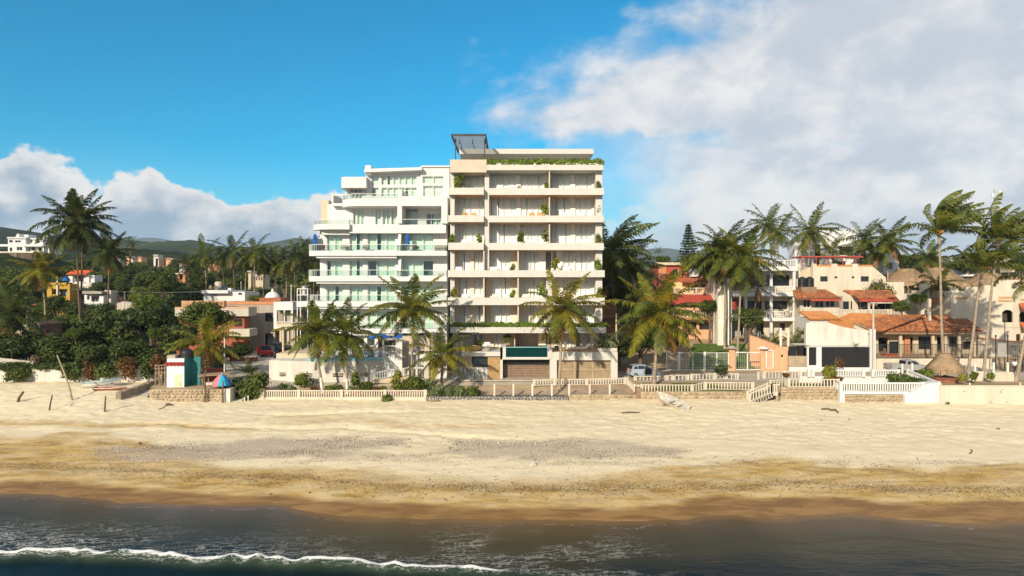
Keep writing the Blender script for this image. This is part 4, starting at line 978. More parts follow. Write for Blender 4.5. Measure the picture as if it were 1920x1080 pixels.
# ------------------------------------------------------------------ houses
def shell(t, p0, p1, zt, zb, D, depth, m, wins=(), name='wall', gl=None, fr=None, z0=None, th=.25, top=True, frame_w=.07):
    """four walls and a flat top from pixel edges at distance D; wins = (px0, py_top, px1, py_bottom, cols[, kind])"""
    x0, x1, za, zz = X(p0, D), X(p1, D), (z0 if z0 is not None else Z(zb, D)), Z(zt, D)
    hs = [(X(w[0], D), Z(w[3], D), X(w[2], D), Z(w[1], D)) for w in wins]
    mb = MB(); mb.wall(x0, x1, za, zz, D, th, hs)
    mb.box(x0, D + th, za, x0 + th, D + depth, zz); mb.box(x1 - th, D + th, za, x1, D + depth, zz); mb.box(x0 + th, D + depth - th, za, x1 - th, D + depth, zz)
    if top: mb.box(x0 + th, D + th, zz - .35, x1 - th, D + depth - th, zz - .12)
    mb.build(name, m, t)
    for w, h in zip(wins, hs):
        kind = w[5] if len(w) > 5 else 'w'
        if kind == 'o':                        # open doorway: dark room behind
            MB().box(h[0], D + 1.2, h[1], h[2], D + 1.25, h[3]).build('room_wall', MATS['dim_room'] if len(w) < 7 else w[6], t)
        elif kind == 'd':
            MB().box(h[0], D + .10, h[1], h[2], D + .16, h[3]).build('door', w[6] if len(w) > 6 else WOOD, t)
        else:
            window(t, h[0], h[2], h[1], h[3], D + .12, w[4], 1, fr, gl or DGLASS, frame_w)
def slab(t, name, p0, p1, zt, zb, D, depth, m, D2=None):
    return MB().box(X(p0, D), D, Z(zb, D), X(p1, D), D + depth, Z(zt, D)).build(name, m, t)
def tiles(t, a, b, c, d, m, w=.30, l=.42, seed=0, base=None):
    """Barrel tiles laid over a slope; a,b = eave ends, c,d = ridge ends (d above a). One part of kind stuff on a base board."""
    a, b, c, d = (np.array(p, float) for p in (a, b, c, d)); rg = np.random.default_rng(seed)
    n = np.cross(b - a, d - a); n /= np.linalg.norm(n)
    if n[2] < 0: n = -n
    nu = max(2, int(max(np.linalg.norm(b - a), np.linalg.norm(c - d)) / w)); nv = max(2, int(np.linalg.norm(d - a) / l))
    P = lambda u, v: (a * (1 - u) + b * u) * (1 - v) + (d * (1 - u) + c * u) * v
    vs, qs = [], []
    for j in range(nv):
        for i in range(nu):
            u0, u1 = i / nu, (i + .93) / nu; v0, v1 = max(0, (j - .12) / nv), (j + 1) / nv
            k = len(vs); lift = rg.uniform(0, .03); du = rg.uniform(-.02, .02) / nu * 4
            for v, h in ((v0, .055), (v1, .0)):
                for s, g in ((0, 0), (.28, .085), (.72, .085), (1, 0)):
                    vs.append(P(min(1, max(0, u0 + (u1 - u0) * s + du)), v) + n * (g + h + lift + .02))
            qs += [(k, k + 1, k + 5, k + 4), (k + 1, k + 2, k + 6, k + 5), (k + 2, k + 3, k + 7, k + 6), (k, k + 3, k + 2, k + 1)]
    o = MB().add([tuple(p - n * .12) for p in (a, b, c, d)] + [tuple(p) for p in (a, b, c, d)], [(0, 1, 2, 3), (7, 6, 5, 4), (0, 4, 5, 1), (1, 5, 6, 2), (2, 6, 7, 3), (3, 7, 4, 0)]).build('roof', base or m, t)
    tl = link('roof_tiles', mesh_np('roof_tiles', np.array(vs) - np.array(W[t]), qs, None, m), W[t], o if False else t); tag(tl, kind='stuff'); return o
def thatch(t, c, rx, ry, h, eave, seed=0, ridge=.35, n=2600):
    """Hipped palm thatch: a rough skin and thousands of straws hanging down the slope."""
    rg = np.random.default_rng(seed); N = 40; prof = [(1.0, 0), (.97, .10), (.80, .32), (.58, .60), (.36, .86), (.30, .97), (0.02, 1.0)]
    cx, cy, cz = c; vs = []; qs = []
    for s, zf in prof:
        for k in range(N):
            th = 2 * math.pi * k / N; q = (abs(math.cos(th)) ** 3 + abs(math.sin(th)) ** 3) ** (-1 / 3)
            sx = max(s, ridge * .9) if s < ridge else s
            j = 1 + .03 * rg.normal()
            vs.append((cx + rx * s * q * math.cos(th) * j, cy + ry * s * q * math.sin(th) * j, cz + h * zf + .05 * rg.normal()))
    m_ = len(prof)
    for i in range(m_ - 1):
        for k in range(N): qs.append((i * N + k, i * N + (k + 1) % N, (i + 1) * N + (k + 1) % N, (i + 1) * N + k))
    under = [(cx + (rx - .1) * .9 * math.cos(2 * math.pi * k / N), cy + (ry - .1) * .9 * math.sin(2 * math.pi * k / N), cz + .05) for k in range(N)]
    k0 = len(vs); vs += under
    for k in range(N): qs.append((k0 + k, k0 + (k + 1) % N, (k + 1) % N, k))
    cover = link('thatch', mesh_np('thatch', np.array(vs) - np.array(W[t]), qs, None, THATCH, True), W[t], t)
    th = rg.uniform(0, 2 * math.pi, n); s = rg.uniform(.05, 1.0, n) ** .6; q = (np.abs(np.cos(th)) ** 3 + np.abs(np.sin(th)) ** 3) ** (-1 / 3)
    zf = np.interp(s, [p[0] for p in prof][::-1], [p[1] for p in prof][::-1])
    p0 = np.stack([cx + rx * s * q * np.cos(th), cy + ry * s * q * np.sin(th), cz + h * zf + .06], -1)
    s2 = s + rg.uniform(.06, .16, n) * 2.2 / rx; zf2 = np.where(s2 < 1, np.interp(s2, [p[0] for p in prof][::-1], [p[1] for p in prof][::-1]), -(s2 - 1) * 2.2)
    s2c = np.minimum(s2, 1.03)
    p1 = np.stack([cx + rx * s2c * q * np.cos(th + .01 * rg.normal(size=n)), cy + ry * s2c * q * np.sin(th), cz + h * zf2 + .09], -1)
    tg = np.stack([-np.sin(th), np.cos(th), 0 * th], -1) * rg.uniform(.03, .09, n)[:, None]
    v = np.stack([p0 - tg, p0 + tg, p1 + tg * .6, p1 - tg * .6], 1)
    st = link('straw', mesh_np('straw', v - np.array(W[t]), np.arange(n * 4).reshape(-1, 4), None, THATCH), W[t], t); tag(st, kind='stuff')
BAL = {}
def baluster_mesh(h, r, m, turned):
    k = (round(h, 2), r, m.name, turned)
    if k not in BAL:
        if turned: BAL[k] = MB().lathe((0, 0, 0), [(r * .8, 0), (r * .8, h * .08), (r * .45, h * .14), (r * 1.15, h * .38), (r * .45, h * .78), (r * .8, h * .9), (r * .8, h)], 6).mesh('baluster', m)
        else: BAL[k] = MB().box(-r, -r, 0, r, r, h).mesh('baluster', m)
    return BAL[k]
def balustrade(t, p, q, h, n, m, r=.06, posts=2, rail=.14, plinth=.12, turned=False, post_w=.26, own=True, post_up=.05, cap=None, first=True):
    """rail, plinth, posts and every baluster between two points (x, y, z of the foot)"""
    p, q = Vector(p), Vector(q); d = q - p
    rl = MB().bar(p + Vector((0, 0, h - rail / 2)), q + Vector((0, 0, h - rail / 2)), rail * 1.4, rail).build('rail', m, t)
    if plinth: MB().bar(p + Vector((0, 0, plinth / 2)), q + Vector((0, 0, plinth / 2)), rail * 1.3, plinth).build('plinth', m, t)
    me = baluster_mesh(h - rail - plinth + .02, r, m, turned); an = math.atan2(d.y, d.x)
    for i in range(n):
        c = p + d * ((i + .5) / n); link('baluster', me, c + Vector((0, 0, plinth - .01)), t, (0, 0, an))
    for i in range(0 if first else 1, posts):
        c = p + d * (i / max(1, posts - 1)); MB().box(c.x - post_w / 2, c.y - post_w / 2, c.z - .05, c.x + post_w / 2, c.y + post_w / 2, c.z + h + post_up).build('post', cap or m, t)

# -- peach house
def peach_house():
    D = 107.0; t = thing('house', 'peach three-storey house with red awning and white balcony railings', 'house', (X(1300, D), D + 4, GZ(X(1300, D), D)))
    shell(t, 1236, 1356, 551, 660, D, 8, PEACH, [(1290, 604, 1306, 618, 2), (1311, 604, 1330, 618, 2), (1252, 605, 1272, 650, 1, 'o'), (1305, 567, 1328, 578, 2), (1262, 562, 1285, 578, 2)], fr=DFRAME)
    slab(t, 'balcony', 1236, 1346, 577, 582, D - 2, 2, PEACH)
    slab(t, 'balcony', 1236, 1345, 595, 599, D - 2.02, 2.01, ORANGE)
    MB().box(X(1236, D - 2), D - 2, Z(597, D - 2), X(1346, D - 2), D - .02, Z(594, D - 2) - .02).build('balcony', PEACH, t)
    balustrade(t, (X(1258, D - 2), D - 1.9, Z(594, D - 2)), (X(1345, D - 2), D - 1.9, Z(594, D - 2)), .95 + .4, 26, CREAMW, .055, 3, .12, .1, True, .2)
    aw = MB(); y0 = D - 2.6; a, b = X(1224, y0), X(1352, y0)
    aw.add([(a, y0, Z(569, y0)), (b, y0, Z(569, y0)), (b - .8, D, Z(550, y0)), (a, D, Z(550, y0)), (a, y0, Z(571, y0)), (b, y0, Z(571, y0)), (b - .8, D, Z(552, y0)), (a, D, Z(552, y0))], [(0, 1, 2, 3), (7, 6, 5, 4), (0, 4, 5, 1), (1, 5, 6, 2), (3, 2, 6, 7), (0, 3, 7, 4)])
    aw.build('awning', REDP, t)
    D2 = D + .6
    MB().box(X(1258, D), D - .3, Z(553, D), X(1347, D), D + .0 - .01, Z(550, D)).build('balcony', CREAMW, t)
    balustrade(t, (X(1264, D), D - .2, Z(551, D)), (X(1346, D), D - .2, Z(551, D)), .95, 26, CREAMW, .05, 3, .12, .08, True, .2)
    shell(t, 1262, 1338, 529, 551, D + 2.5, 5, mat('apricot_render', (.74, .46, .24), .85, .1, .5, .1), [(1290, 534, 1308, 545, 2), (1314, 534, 1322, 541, 1)], fr=DFRAME, name='upper_wall')
    y0 = D + 1.2
    tiles(t, (X(1276, y0), y0, Z(529, y0)), (X(1334, y0), y0, Z(529, y0)), (X(1326, y0 + 3), y0 + 3, Z(511, y0)), (X(1284, y0 + 3), y0 + 3, Z(511, y0)), mat('red_roof_tile', (.36, .13, .07), .85, .2, .5, .2, island=.4, col2=(.30, .07, .03)), seed=2)
    k = MB().lathe((X(1306, 108), 109.5, Z(519, 109)), [(.75, 0), (.8, .15), (.8, 1.0), (.55, 1.3), (.2, 1.38)], 14).build('tank', WHITE)
    tag(k, 'white water tank on the peach house roof', 'water tank')
peach_house()
def red_house():
    D = 118.0; t = thing('house', 'red and orange house with a flat cream roof behind the peach house', 'house', (X(1265, D), D + 4, 7))
    shell(t, 1234, 1278, 492, 560, D, 8, REDP, [(1260, 504, 1272, 520, 2)], fr=CREAMW)
    MB().box(X(1235, D), D - .06, Z(560, D), X(1249, D), D - .003, Z(496, D)).build('wall_panel', ORANGE, t)
    slab(t, 'roof', 1231, 1280, 492, 497, D - .6, 9, CREAM)
    for i, p in enumerate((1238, 1246, 1254)):
        tag(link('shrub', leafcloud('shrub', [(0, 0, .5, .5, .5, .6)], 160, .16, LEAFD, i), (X(p, D), D + 1, Z(492, D))), 'dark shrub on the red house roof, ' + ('nearest the tall hotel', 'middle one', 'nearest the conifer')[i], 'shrub', 'shrubs along the red house roof')
red_house()
def terrace_house(p0=1130, p1=1180):
    D = 112.0; t = thing('house', 'orange house half hidden between the palms beside the tall hotel', 'house', (X(1180, D), D + 4, 5))
    shell(t, 1120, 1232, 540, 690, D, 9, ORANGE, [(1160, 590, 1176, 610, 2), (1200, 600, 1216, 622, 2)], fr=WFRAME)
    slab(t, 'roof', 1118, 1236, 536, 542, D - .5, 10, PEACH); slab(t, 'ledge', 1120, 1234, 590, 596, D - .3, .29, PEACH)
terrace_house()
# -- white three-storey villa with balconies
def villa():
    D = 105.0; t = thing('villa', 'white three-storey villa with baluster balconies and dark glass doors', 'villa', (X(1440, D), D + 4, GZ(X(1440, D), D)))
    D2 = D + 2.4
    shell(t, 1366, 1500, 500, 664, D2, 9, CREAMW, [(1437, 516, 1480, 536, 3), (1402, 516, 1430, 536, 2), (1374, 516, 1396, 536, 2), (1402, 564, 1428, 580, 2), (1434, 564, 1476, 580, 3), (1374, 560, 1394, 580, 1, 'o'), (1418, 602, 1432, 636, 1, 'o'), (1462, 606, 1472, 620, 1), (1374, 604, 1394, 636, 1, 'o')], fr=DFRAME)
    for zt, zb in ((501, 508), (550, 555.5), (597, 602)): slab(t, 'balcony', 1368, 1496, zt, zb, D, D2 - D + .02, WHITE)
    slab(t, 'balcony', 1490, 1511, 597, 602, D + .3, 2.2, WHITE)
    for p in (1368, 1397, 1445, 1488):
        MB().box(X(p, D), D + .15, GZ(X(p, D), D) - .3, X(p, D) + .36, D + .5, Z(508, D)).build('column', WHITE, t)
    for zt in (550, 597):
        z = Z(zt, D); hgt = Z(zt - 13.5, D) - z
        for a, b, n in ((1399, 1445, 10), (1447, 1489, 10)): balustrade(t, (X(a, D), D + .2, z), (X(b, D), D + .2, z), hgt, n, WHITE, .085, 2, .14, .1, True, .22)
        MB().box(X(1370, D), D + .1, z, X(1397, D), D + .22, z + .5).build('parapet', WHITE, t)
    balustrade(t, (X(1489, D), D + .4, Z(597, D)), (X(1510, D), D + .4, Z(597, D)), Z(583.5, D) - Z(597, D), 7, WHITE, .08, 2, .14, .1, True, .2)
    balustrade(t, (X(1399, D), D + .2, Z(501, D)), (X(1495, D), D + .2, Z(501, D)), Z(487, D) - Z(501, D), 20, WHITE, .07, 5, .12, .1, True, .2)
    MB().box(X(1372, D), D + .4, Z(580, D), X(1384, D), D + .6, Z(566, D)).build('hanging', REDP, t)
    MB().box(X(1500, D), D + 1, 6, X(1511, D), D + 9, Z(560, D)).build('side_wall', CREAMW, t)
    # narrow textured wall beside it
    w = MB().box(X(1346, 103), 103, 5, X(1367, 103), 110, Z(520, 103)).build('party_wall', mat('streaked_white', (.72, .68, .60), .9, .25, .8, .5, 4, streak=True), t)
    for i in range(9): MB().box(X(1346.5 + i * 2.2, 103), 102.93, 5, X(1347.3 + i * 2.2, 103), 103, Z(524, 103)).build('wall_rib', MATS['streaked_white'], t)
    for p, s in ((1412, 1), (1466, 2)):
        f = MB(); c = (X(p, D + 1), D + 1.2, Z(559, D)); f.tube([(c[0], c[1], c[2] + .35), c], .04, 6)
        for k in range(4): f.bar(c, (c[0] + .62 * math.cos(k * 1.57 + s), c[1] + .62 * math.sin(k * 1.57 + s), c[2]), .13, .03)
        f.build('ceiling_fan', DFRAME, t)
villa()
def stack_white():
    D = 128.0; t = thing('apartment_building', 'white stepped apartment block with a roof pergola above the cream house', 'apartment building', (X(1580, D), D + 5, 10))
    shell(t, 1488, 1640, 486, 600, D, 5, WHITE, [(1527, 474 + 14, 1536, 506, 1), (1560, 490, 1585, 506, 2)], fr=DFRAME)
    shell(t, 1500, 1608, 444, 486, D + 1, 4, WHITE, [(1528, 458, 1538, 488, 1), (1574, 462, 1600, 478, 2)], z0=Z(487, D), fr=DFRAME, name='upper_wall')
    shell(t, 1520, 1606, 432, 446, D + 2, 2.5, WHITE, [], name='upper_wall')
    shell(t, 1490, 1512, 450, 520, D - 2, 3, WHITE, [], name='stair_tower')
    pg = MB(); y = D + 2.5; x0, x1 = X(1519, y), X(1574, y); up = (0, -1, 0)
    pg.box(x0, y, Z(428, y), x1, y + 3.5, Z(426, y))
    for p in (1520, 1540, 1556, 1572): pg.box(X(p, y), y + .1, Z(441, y), X(p, y) + .18, y + .28, Z(428, y))
    pg.bar((x0, y + .15, Z(437, y)), (x1, y + .15, Z(437, y)), .06, .06); pg.build('pergola', DARKM, t)
    shell(t, 1656, 1685, 480, 540, D - 6, 8, WHITE, [(1664, 493, 1674, 505, 1), (1664, 515, 1674, 527, 1)], name='stair_tower', fr=WFRAME, gl=BGLASS)
    for zz in (490, 512): slab(t, 'balcony', 1652, 1679, zz, zz + 2.5, D - 7, 1, WHITE)
stack_white()
def cream_house():
    D = 113.0; t = thing('house', 'cream house with a plain wall of four small windows and a red roof pergola', 'house', (X(1580, D), D + 5, GZ(X(1580, D), D)))
    shell(t, 1524, 1636, 500, 580, D, 9, CREAMW, [(1538, 518, 1552, 528, 2), (1565, 518, 1570, 522, 1), (1597, 518, 1602, 522, 1), (1614, 518, 1629, 528, 2)], fr=DFRAME, z0=4)
    for a, b in ((1531, 1559), (1570, 1598), (1609, 1636)): slab(t, 'parapet', a, b, 496.5, 500.5, D + .05, .3, TERRAO)
    for a, b in ((1524, 1531), (1559, 1570), (1598, 1609)): slab(t, 'parapet', a, b, 494.5, 500.5, D + .02, .3, CREAMW)
    MB().prism([(X(1636, D), 4), (X(1664, D), 4), (X(1664, D), Z(520, D)), (X(1636, D), Z(497, D))], D + .5, D + 6).build('side_wall', CREAMW, t)
    MB().prism([(X(1656, D), 4), (X(1692, D), 4), (X(1692, D), Z(529, D)), (X(1656, D), Z(529, D))], D - .5, D + 6).build('side_wall', CREAMW, t)
    MB().prism([(X(1500, D), 4), (X(1524, D), 4), (X(1524, D), Z(500, D)), (X(1514, D), Z(505, D)), (X(1500, D), Z(512, D))], D + 1, D + 6).build('side_wall', CREAM, t)
    y = D + 2; p = MB(); x0, x1 = X(1502, y), X(1618, y); p.box(x0, y, Z(482.5, y), x1, y + 4, Z(480, y)); 
    for q in (1503, 1530, 1553, 1580, 1604): p.box(X(q, y), y + .05, Z(500, y), X(q, y) + .12, y + .17, Z(482.5, y))
    p.build('pergola', REDP, t)
    # ivy over its lower corner
    lv = [(X(1650, D - 1) + dx, D - .7, Z(560, D - 1) + dz, 1.1, .5, 1.0) for dx in np.arange(-1.6, 2.2, .7) for dz in np.arange(0, 2.6 - abs(dx) * .7, .8)]
    tag(link('ivy', leafcloud('ivy', lv, 1400, .17, leafmat('ivy_leaf', (.05, .055, .012), (.14, .13, .03), .2), 5), (0, 0, 0)), 'olive ivy climbing the corner of the cream house', 'ivy')
cream_house()
def tank(px, py, D, r, h, m, label, group=None):
    return tag(MB().lathe((X(px, D), D, Z(py, D)), [(r, 0), (r, h * .3), (r * .96, h * .33), (r, h * .36), (r, h * .8), (r * .7, h * .95), (r * .3, h), (r * .3, h * 1.04)], 14).build('tank', m, smooth=False), label, 'water tank', group)
def red_fascia_house():
    D = 103.0; t = thing('house', 'cream house with red fascia and tiled porch roof in front of the ivy wall', 'house', (X(1640, D), D + 4, GZ(X(1640, D), D)))
    shell(t, 1580, 1690, 555, 650, D + 2.5, 6, CREAMW, [(1580.5, 565, 1592, 580, 1), (1595, 565, 1598, 580, 1), (1609, 566, 1612, 580, 1), (1614, 566, 1628, 580, 2), (1630, 562, 1660, 588, 3), (1661, 562, 1676, 588, 2)], fr=DFRAME)
    y0, y1 = D, D + 5
    tiles(t, (X(1612, y0), y0, Z(561, y0)), (X(1684, y0), y0, Z(561, y0)), (X(1668, y1), y1, Z(545, y0)), (X(1580, y1), y1, Z(545, y0)), TERRA, seed=3)
    MB().box(X(1611, D), D - .12, Z(565.5, D), X(1685, D), D - .02, Z(560.5, D)).build('fascia', REDP, t)
    MB().box(X(1630, D), D + .1, Z(569, D), X(1683, D), D + .3, Z(565.6, D)).build('beam', CREAMW, t)
    for p in (1629, 1680): MB().box(X(p, D), D + .1, Z(590, D), X(p, D) + .25, D + .35, Z(565.8, D)).build('column', CREAMW, t)
    slab(t, 'terrace', 1572, 1697, 591, 640, D - .5, 3.2, CREAMW)
    for a, b, n in ((1574, 1600, 9), (1612, 1630, 6), (1634, 1662, 10), (1667, 1690, 8)): balustrade(t, (X(a, D), D - .4, Z(591, D)), (X(b, D), D - .4, Z(591, D)), Z(580, D) - Z(591, D), n, CREAMW, .055, 2, .11, .08, False, .24)
red_fascia_house()
def left_tile_house():
    D = 101.0; t = thing('house', 'small house under broad terracotta eaves with a white gate wall beside the villa', 'house', (X(1535, D), D + 4, GZ(X(1535, D), D)))
    shell(t, 1500, 1574, 556, 640, D + 2, 7, CREAMW, [(1506, 562, 1520, 577, 2), (1528, 562, 1545, 577, 2), (1548, 562, 1565, 576, 2)], fr=WFRAME)
    y0, y1 = D, D + 4.5
    tiles(t, (X(1492, y0), y0, Z(560, y0)), (X(1578, y0), y0, Z(560, y0)), (X(1548, y1), y1, Z(544, y0)), (X(1486, y1), y1, Z(544, y0)), TERRA, seed=4)
    MB().box(X(1520, D), D - .1, Z(564.5, D), X(1577, D), D - .01, Z(560.5, D)).build('fascia', REDP, t)
    for i in range(2): tank(1504 + i * 14, 538, D + 4, .62, 1.5, BLACK, ('black water tank on the tiled roof beside the villa', 'black water tank on the tiled roof nearer the cream house')[i], 'black roof tanks')
    MB().box(X(1498, 105), 104, Z(548, 105), X(1526, 105), 106, Z(538, 105)).build('tank_shelf', WOODG, t)
    D = 97.0
    shell(t, 1518, 1574, 597, 660, D, 5, WHITE, [], name='lower_wall')
    tiles(t, (X(1517, D), D - .3, Z(599, D)), (X(1576, D), D - .3, Z(599, D)), (X(1572, D), D + 3.5, Z(586, D)), (X(1517, D), D + 3.5, Z(586, D)), TERRAO, seed=5)
left_tile_house()
def big_tile_house():
    D = 96.5; t = thing('house', 'low villa under a wide weathered terracotta roof behind the iron fence', 'house', (X(1745, D), D + 5, GZ(X(1745, D), D)))
    zb = 3.6
    shell(t, 1640, 1850, 622, 690, D + 2.0, 9, CREAM, [(1647, 633, 1665, 678, 1, 'o', BLACK), (1667, 640, 1687, 672, 2), (1700, 632, 1712, 678, 1, 'o', BLACK), (1722, 631, 1745, 655, 2), (1757, 631, 1770, 672, 1, 'o', BLACK), (1780, 631, 1796, 650, 2), (1805, 640, 1822, 655, 2)], fr=DFRAME, z0=zb)
    MB().box(X(1709, D), D + 1.6, zb, X(1719, D), D + 1.9, Z(629, D)).build('pillar', ORANGE, t)
    for p in (1690, 1751, 1775, 1800, 1829): MB().box(X(p, D), D + .4, zb, X(p, D) + .35, D + .7, Z(626, D)).build('column', CREAM, t)
    y0, y1, zr = D - .2, D + 6, Z(592.5, 98)
    ze = Z(622.5, y0)
    E = lambda p, y: X(p, y)
    tiles(t, (X(1651, y0), y0, ze), (X(1842, y0), y0, Z(620, y0)), (X(1806, y1), y1, Z(595, 98)), (X(1640, y1), y1, zr), TERRA, .32, .45, 6)
    # cross wing, brighter tiles, gable towards the beach
    tiles(t, (X(1532, 96), 95, Z(609, 96)), (X(1597, 96), 95, Z(617, 96)), (X(1668, 100), 100.5, Z(590, 100)), (X(1598, 100), 100.5, Z(588, 100)), TERRAO, .32, .45, 7)
    tiles(t, (X(1590, 95.4), 95.4, Z(613.5, 96)), (X(1655, 95.4), 95.4, Z(621, 96)), (X(1735, 100), 100, Z(590.5, 100)), (X(1655, 100), 100, Z(592, 100)), TERRA, .32, .45, 8)
    MB().prism([(X(1602, 95), 3.2), (X(1641, 95), 3.2), (X(1641, 95), Z(623, 95)), (X(1602, 95), Z(609, 95))], 95.1, 95.4).build('gable_wall', CREAMW, t)
    MB().bar((X(1600, 95), 94.95, Z(605.5, 95)), (X(1642, 95), 94.95, Z(622.0, 95)), .2, .22).build('barge_board', WOODG, t)
    MB().box(X(1650, D), y0 + .05, ze - .32, X(1842, D), y0 + .2, ze - .1).build('eave_beam', WOODG, t)
    # little dormer
    MB().box(X(1673, 99), 98.6, Z(612, 99), X(1690, 99), 100, Z(601, 99)).build('dormer', CREAMW, t)
    for k in range(6): pass
    tb = MB(); tb.box(X(1662, D), D + .6, Z(672, D), X(1690, D), D + 1.5, Z(665, D)); tb.build('porch_bench', REDP, t)
big_tile_house()
def garage():
    D = 87.6; t = thing('garage', 'white garage building with a wide black sliding gate', 'garage', (X(1580, D), D + 3, 3))
    hs = [(1540.5, 650.5, 1630, 689, 4, 'x'), (1516.5, 651, 1531, 685, 1, 'x')]
    x0, x1 = X(1514, D), X(1642, D)
    MB().wall(x0, x1, 3, Z(650, D), D, .3, [(X(a, D), Z(d, D), X(c, D), Z(b, D)) for a, b, c, d, *_ in hs]).build('wall', WHITE, t)
    MB().prism([(X(1524, D), Z(650, D) - .01), (X(1642, D), Z(650, D) - .01), (X(1642, D), Z(622, D)), (X(1600, D), Z(616, D)), (X(1560, D), Z(605, D)), (X(1524, D), Z(607, D))], D + 2, D + 2.6).build('back_wall', OLDWHITE, t)
    MB().box(X(1516, D), D + .28, Z(650, D) - .2, x1, D + 6, Z(650, D) - .02).build('roof', OLDWHITE, t)
    MB().box(X(1630, D), D - .25, 3, X(1640, D), D + .1, Z(617, D)).build('pillar', WHITE, t)
    for a, b, c, d, n, _ in hs:
        xa, xb = X(a, D), X(c, D)
        for i in range(n): MB().box(xa + (xb - xa) * i / n + .012, D + .1, Z(d, D), xa + (xb - xa) * (i + 1) / n - .012, D + .16, Z(b, D)).build('gate_panel', BLACK, t)
    MB().box(X(1478, D), D - .3, 2.9, X(1560, D), D - .01, Z(688, D)).build('kerb', WHITE, t)
    # cluttered corner with bins
    for i, (p, q, w, h) in enumerate(((1481, 668, .75, 1.15), (1497, 667, .8, 1.2), (1506, 667, .8, 1.2))):
        tag(MB().box(X(p, 89), 88.8, Z(q, 89), X(p, 89) + w, 89.5, Z(q, 89) + h).box(X(p, 89) - .04, 88.74, Z(q, 89) + h, X(p, 89) + w + .04, 89.56, Z(q, 89) + h + .09).build('bin', BLACK), ('black bin nearest the peach gate pillar', 'black bin in the middle of the row by the garage', 'black bin next to the garage pillar')[i], 'bin', 'bins beside the garage')
    tag(MB().box(X(1478, 88.6), 88.5, 2.9, X(1518, 88.6), 90.5, Z(667.5, 88.6)).build('planter_wall', MORTAR), 'rough sandy retaining bed below the black bins', 'planter wall')
garage()
def villa_arches():
    D = 101.0; t = thing('villa', 'cream villa with dark arched openings beyond the leaning palms', 'villa', (X(1880, D), D + 5, GZ(X(1880, D), D)))
    zb = 4.0
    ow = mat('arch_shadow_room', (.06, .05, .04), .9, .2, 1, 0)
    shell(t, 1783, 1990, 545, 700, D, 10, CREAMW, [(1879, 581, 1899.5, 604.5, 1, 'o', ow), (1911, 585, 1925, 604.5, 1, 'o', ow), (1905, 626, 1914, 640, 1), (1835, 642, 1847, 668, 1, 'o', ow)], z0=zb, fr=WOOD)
    for a, b, s in ((1879, 1899.5, 581), (1911, 1925, 585)):   # arched heads
        x0, x1 = X(a, D), X(b, D); c = (x0 + x1) / 2; r = (x1 - x0) / 2; z = Z(s, D) - .55
        for sg in (-1, 1):
            pts = [(c + sg * r, Z(s, D) + .01)] + [(c + sg * r * math.cos(th), z + .55 * math.sin(th)) for th in [math.pi / 2 * i / 6 for i in range(7)]]
            if sg < 0: pts = pts[::-1]
            MB().prism(pts, D + .02, D + .22).build('arch_spandrel', CREAMW, t)
    # stepped parapet with timber slots
    slab(t, 'parapet', 1783, 1797, 540, 546, D + .03, .35, CREAMW); slab(t, 'parapet', 1811, 1836, 538, 546, D + .03, .35, CREAMW); slab(t, 'parapet', 1836, 1850, 545, 549, D - .05, .3, CREAMW)
    slab(t, 'parapet', 1864, 1911, 525, 546, D + 2, .4, CREAMW); slab(t, 'parapet', 1846, 1864, 535, 546, D + .9, .4, CREAMW)
    for k, (a, b, q) in enumerate(((1790, 1813, 557), (1872, 1897, 556), (1872, 1897, 562), (1914, 1935, 560))): MB().box(X(a, D), D - .12, Z(q + 3, D), X(b, D), D - .01, Z(q, D)).build('timber_slot', WOOD, t)
    for a, b, q, q2 in ((1905, 1940, 575, 569), (1907, 1940, 612, 605)):
        tiles(t, (X(a, D), D - 1.3, Z(q + 4, D)), (X(b, D), D - 1.3, Z(q + 4, D)), (X(b, D), D, Z(q2, D)), (X(a, D) + .4, D, Z(q2, D)), mat('rust_tile', (.45, .13, .06), .85, .2, .5, .2, island=.4), seed=12)
    # lower sloping garden wall with terracotta cap
    MB().prism([(X(1835, 97), 3.2), (X(1945, 97), 3.2), (X(1945, 97), Z(645, 97)), (X(1835, 97), Z(634, 97))], 97, 97.3).build('garden_wall', CREAMW, t)
    MB().bar((X(1834, 97), 97.1, Z(633.5, 97)), (X(1946, 97), 97.1, Z(644.5, 97)), .4, .14).build('wall_cap', ORANGE, t)
    # entrance court with orange vault
    D2 = 104.0
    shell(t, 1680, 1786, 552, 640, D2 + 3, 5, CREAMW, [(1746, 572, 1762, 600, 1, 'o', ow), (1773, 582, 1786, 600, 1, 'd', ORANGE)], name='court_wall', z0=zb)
    MB().prism([(X(1744, D2), Z(568, D2)), (X(1787, D2), Z(569, D2)), (X(1787, D2), Z(560, D2)), (X(1780, D2), Z(558.5, D2)), (X(1752, D2), Z(558.5, D2))], D2, D2 + 3).build('porch_roof', ORANGE, t)
    MB().box(X(1726, D2), D2, zb, X(1743, D2), D2 + .3, Z(532, D2)).build('chimney', CREAMW, t)
    MB().box(X(1742.5, 100), 100, zb, X(1746, 100), 100.4, Z(560, 100)).build('pillar', CREAMW, t)
villa_arches()
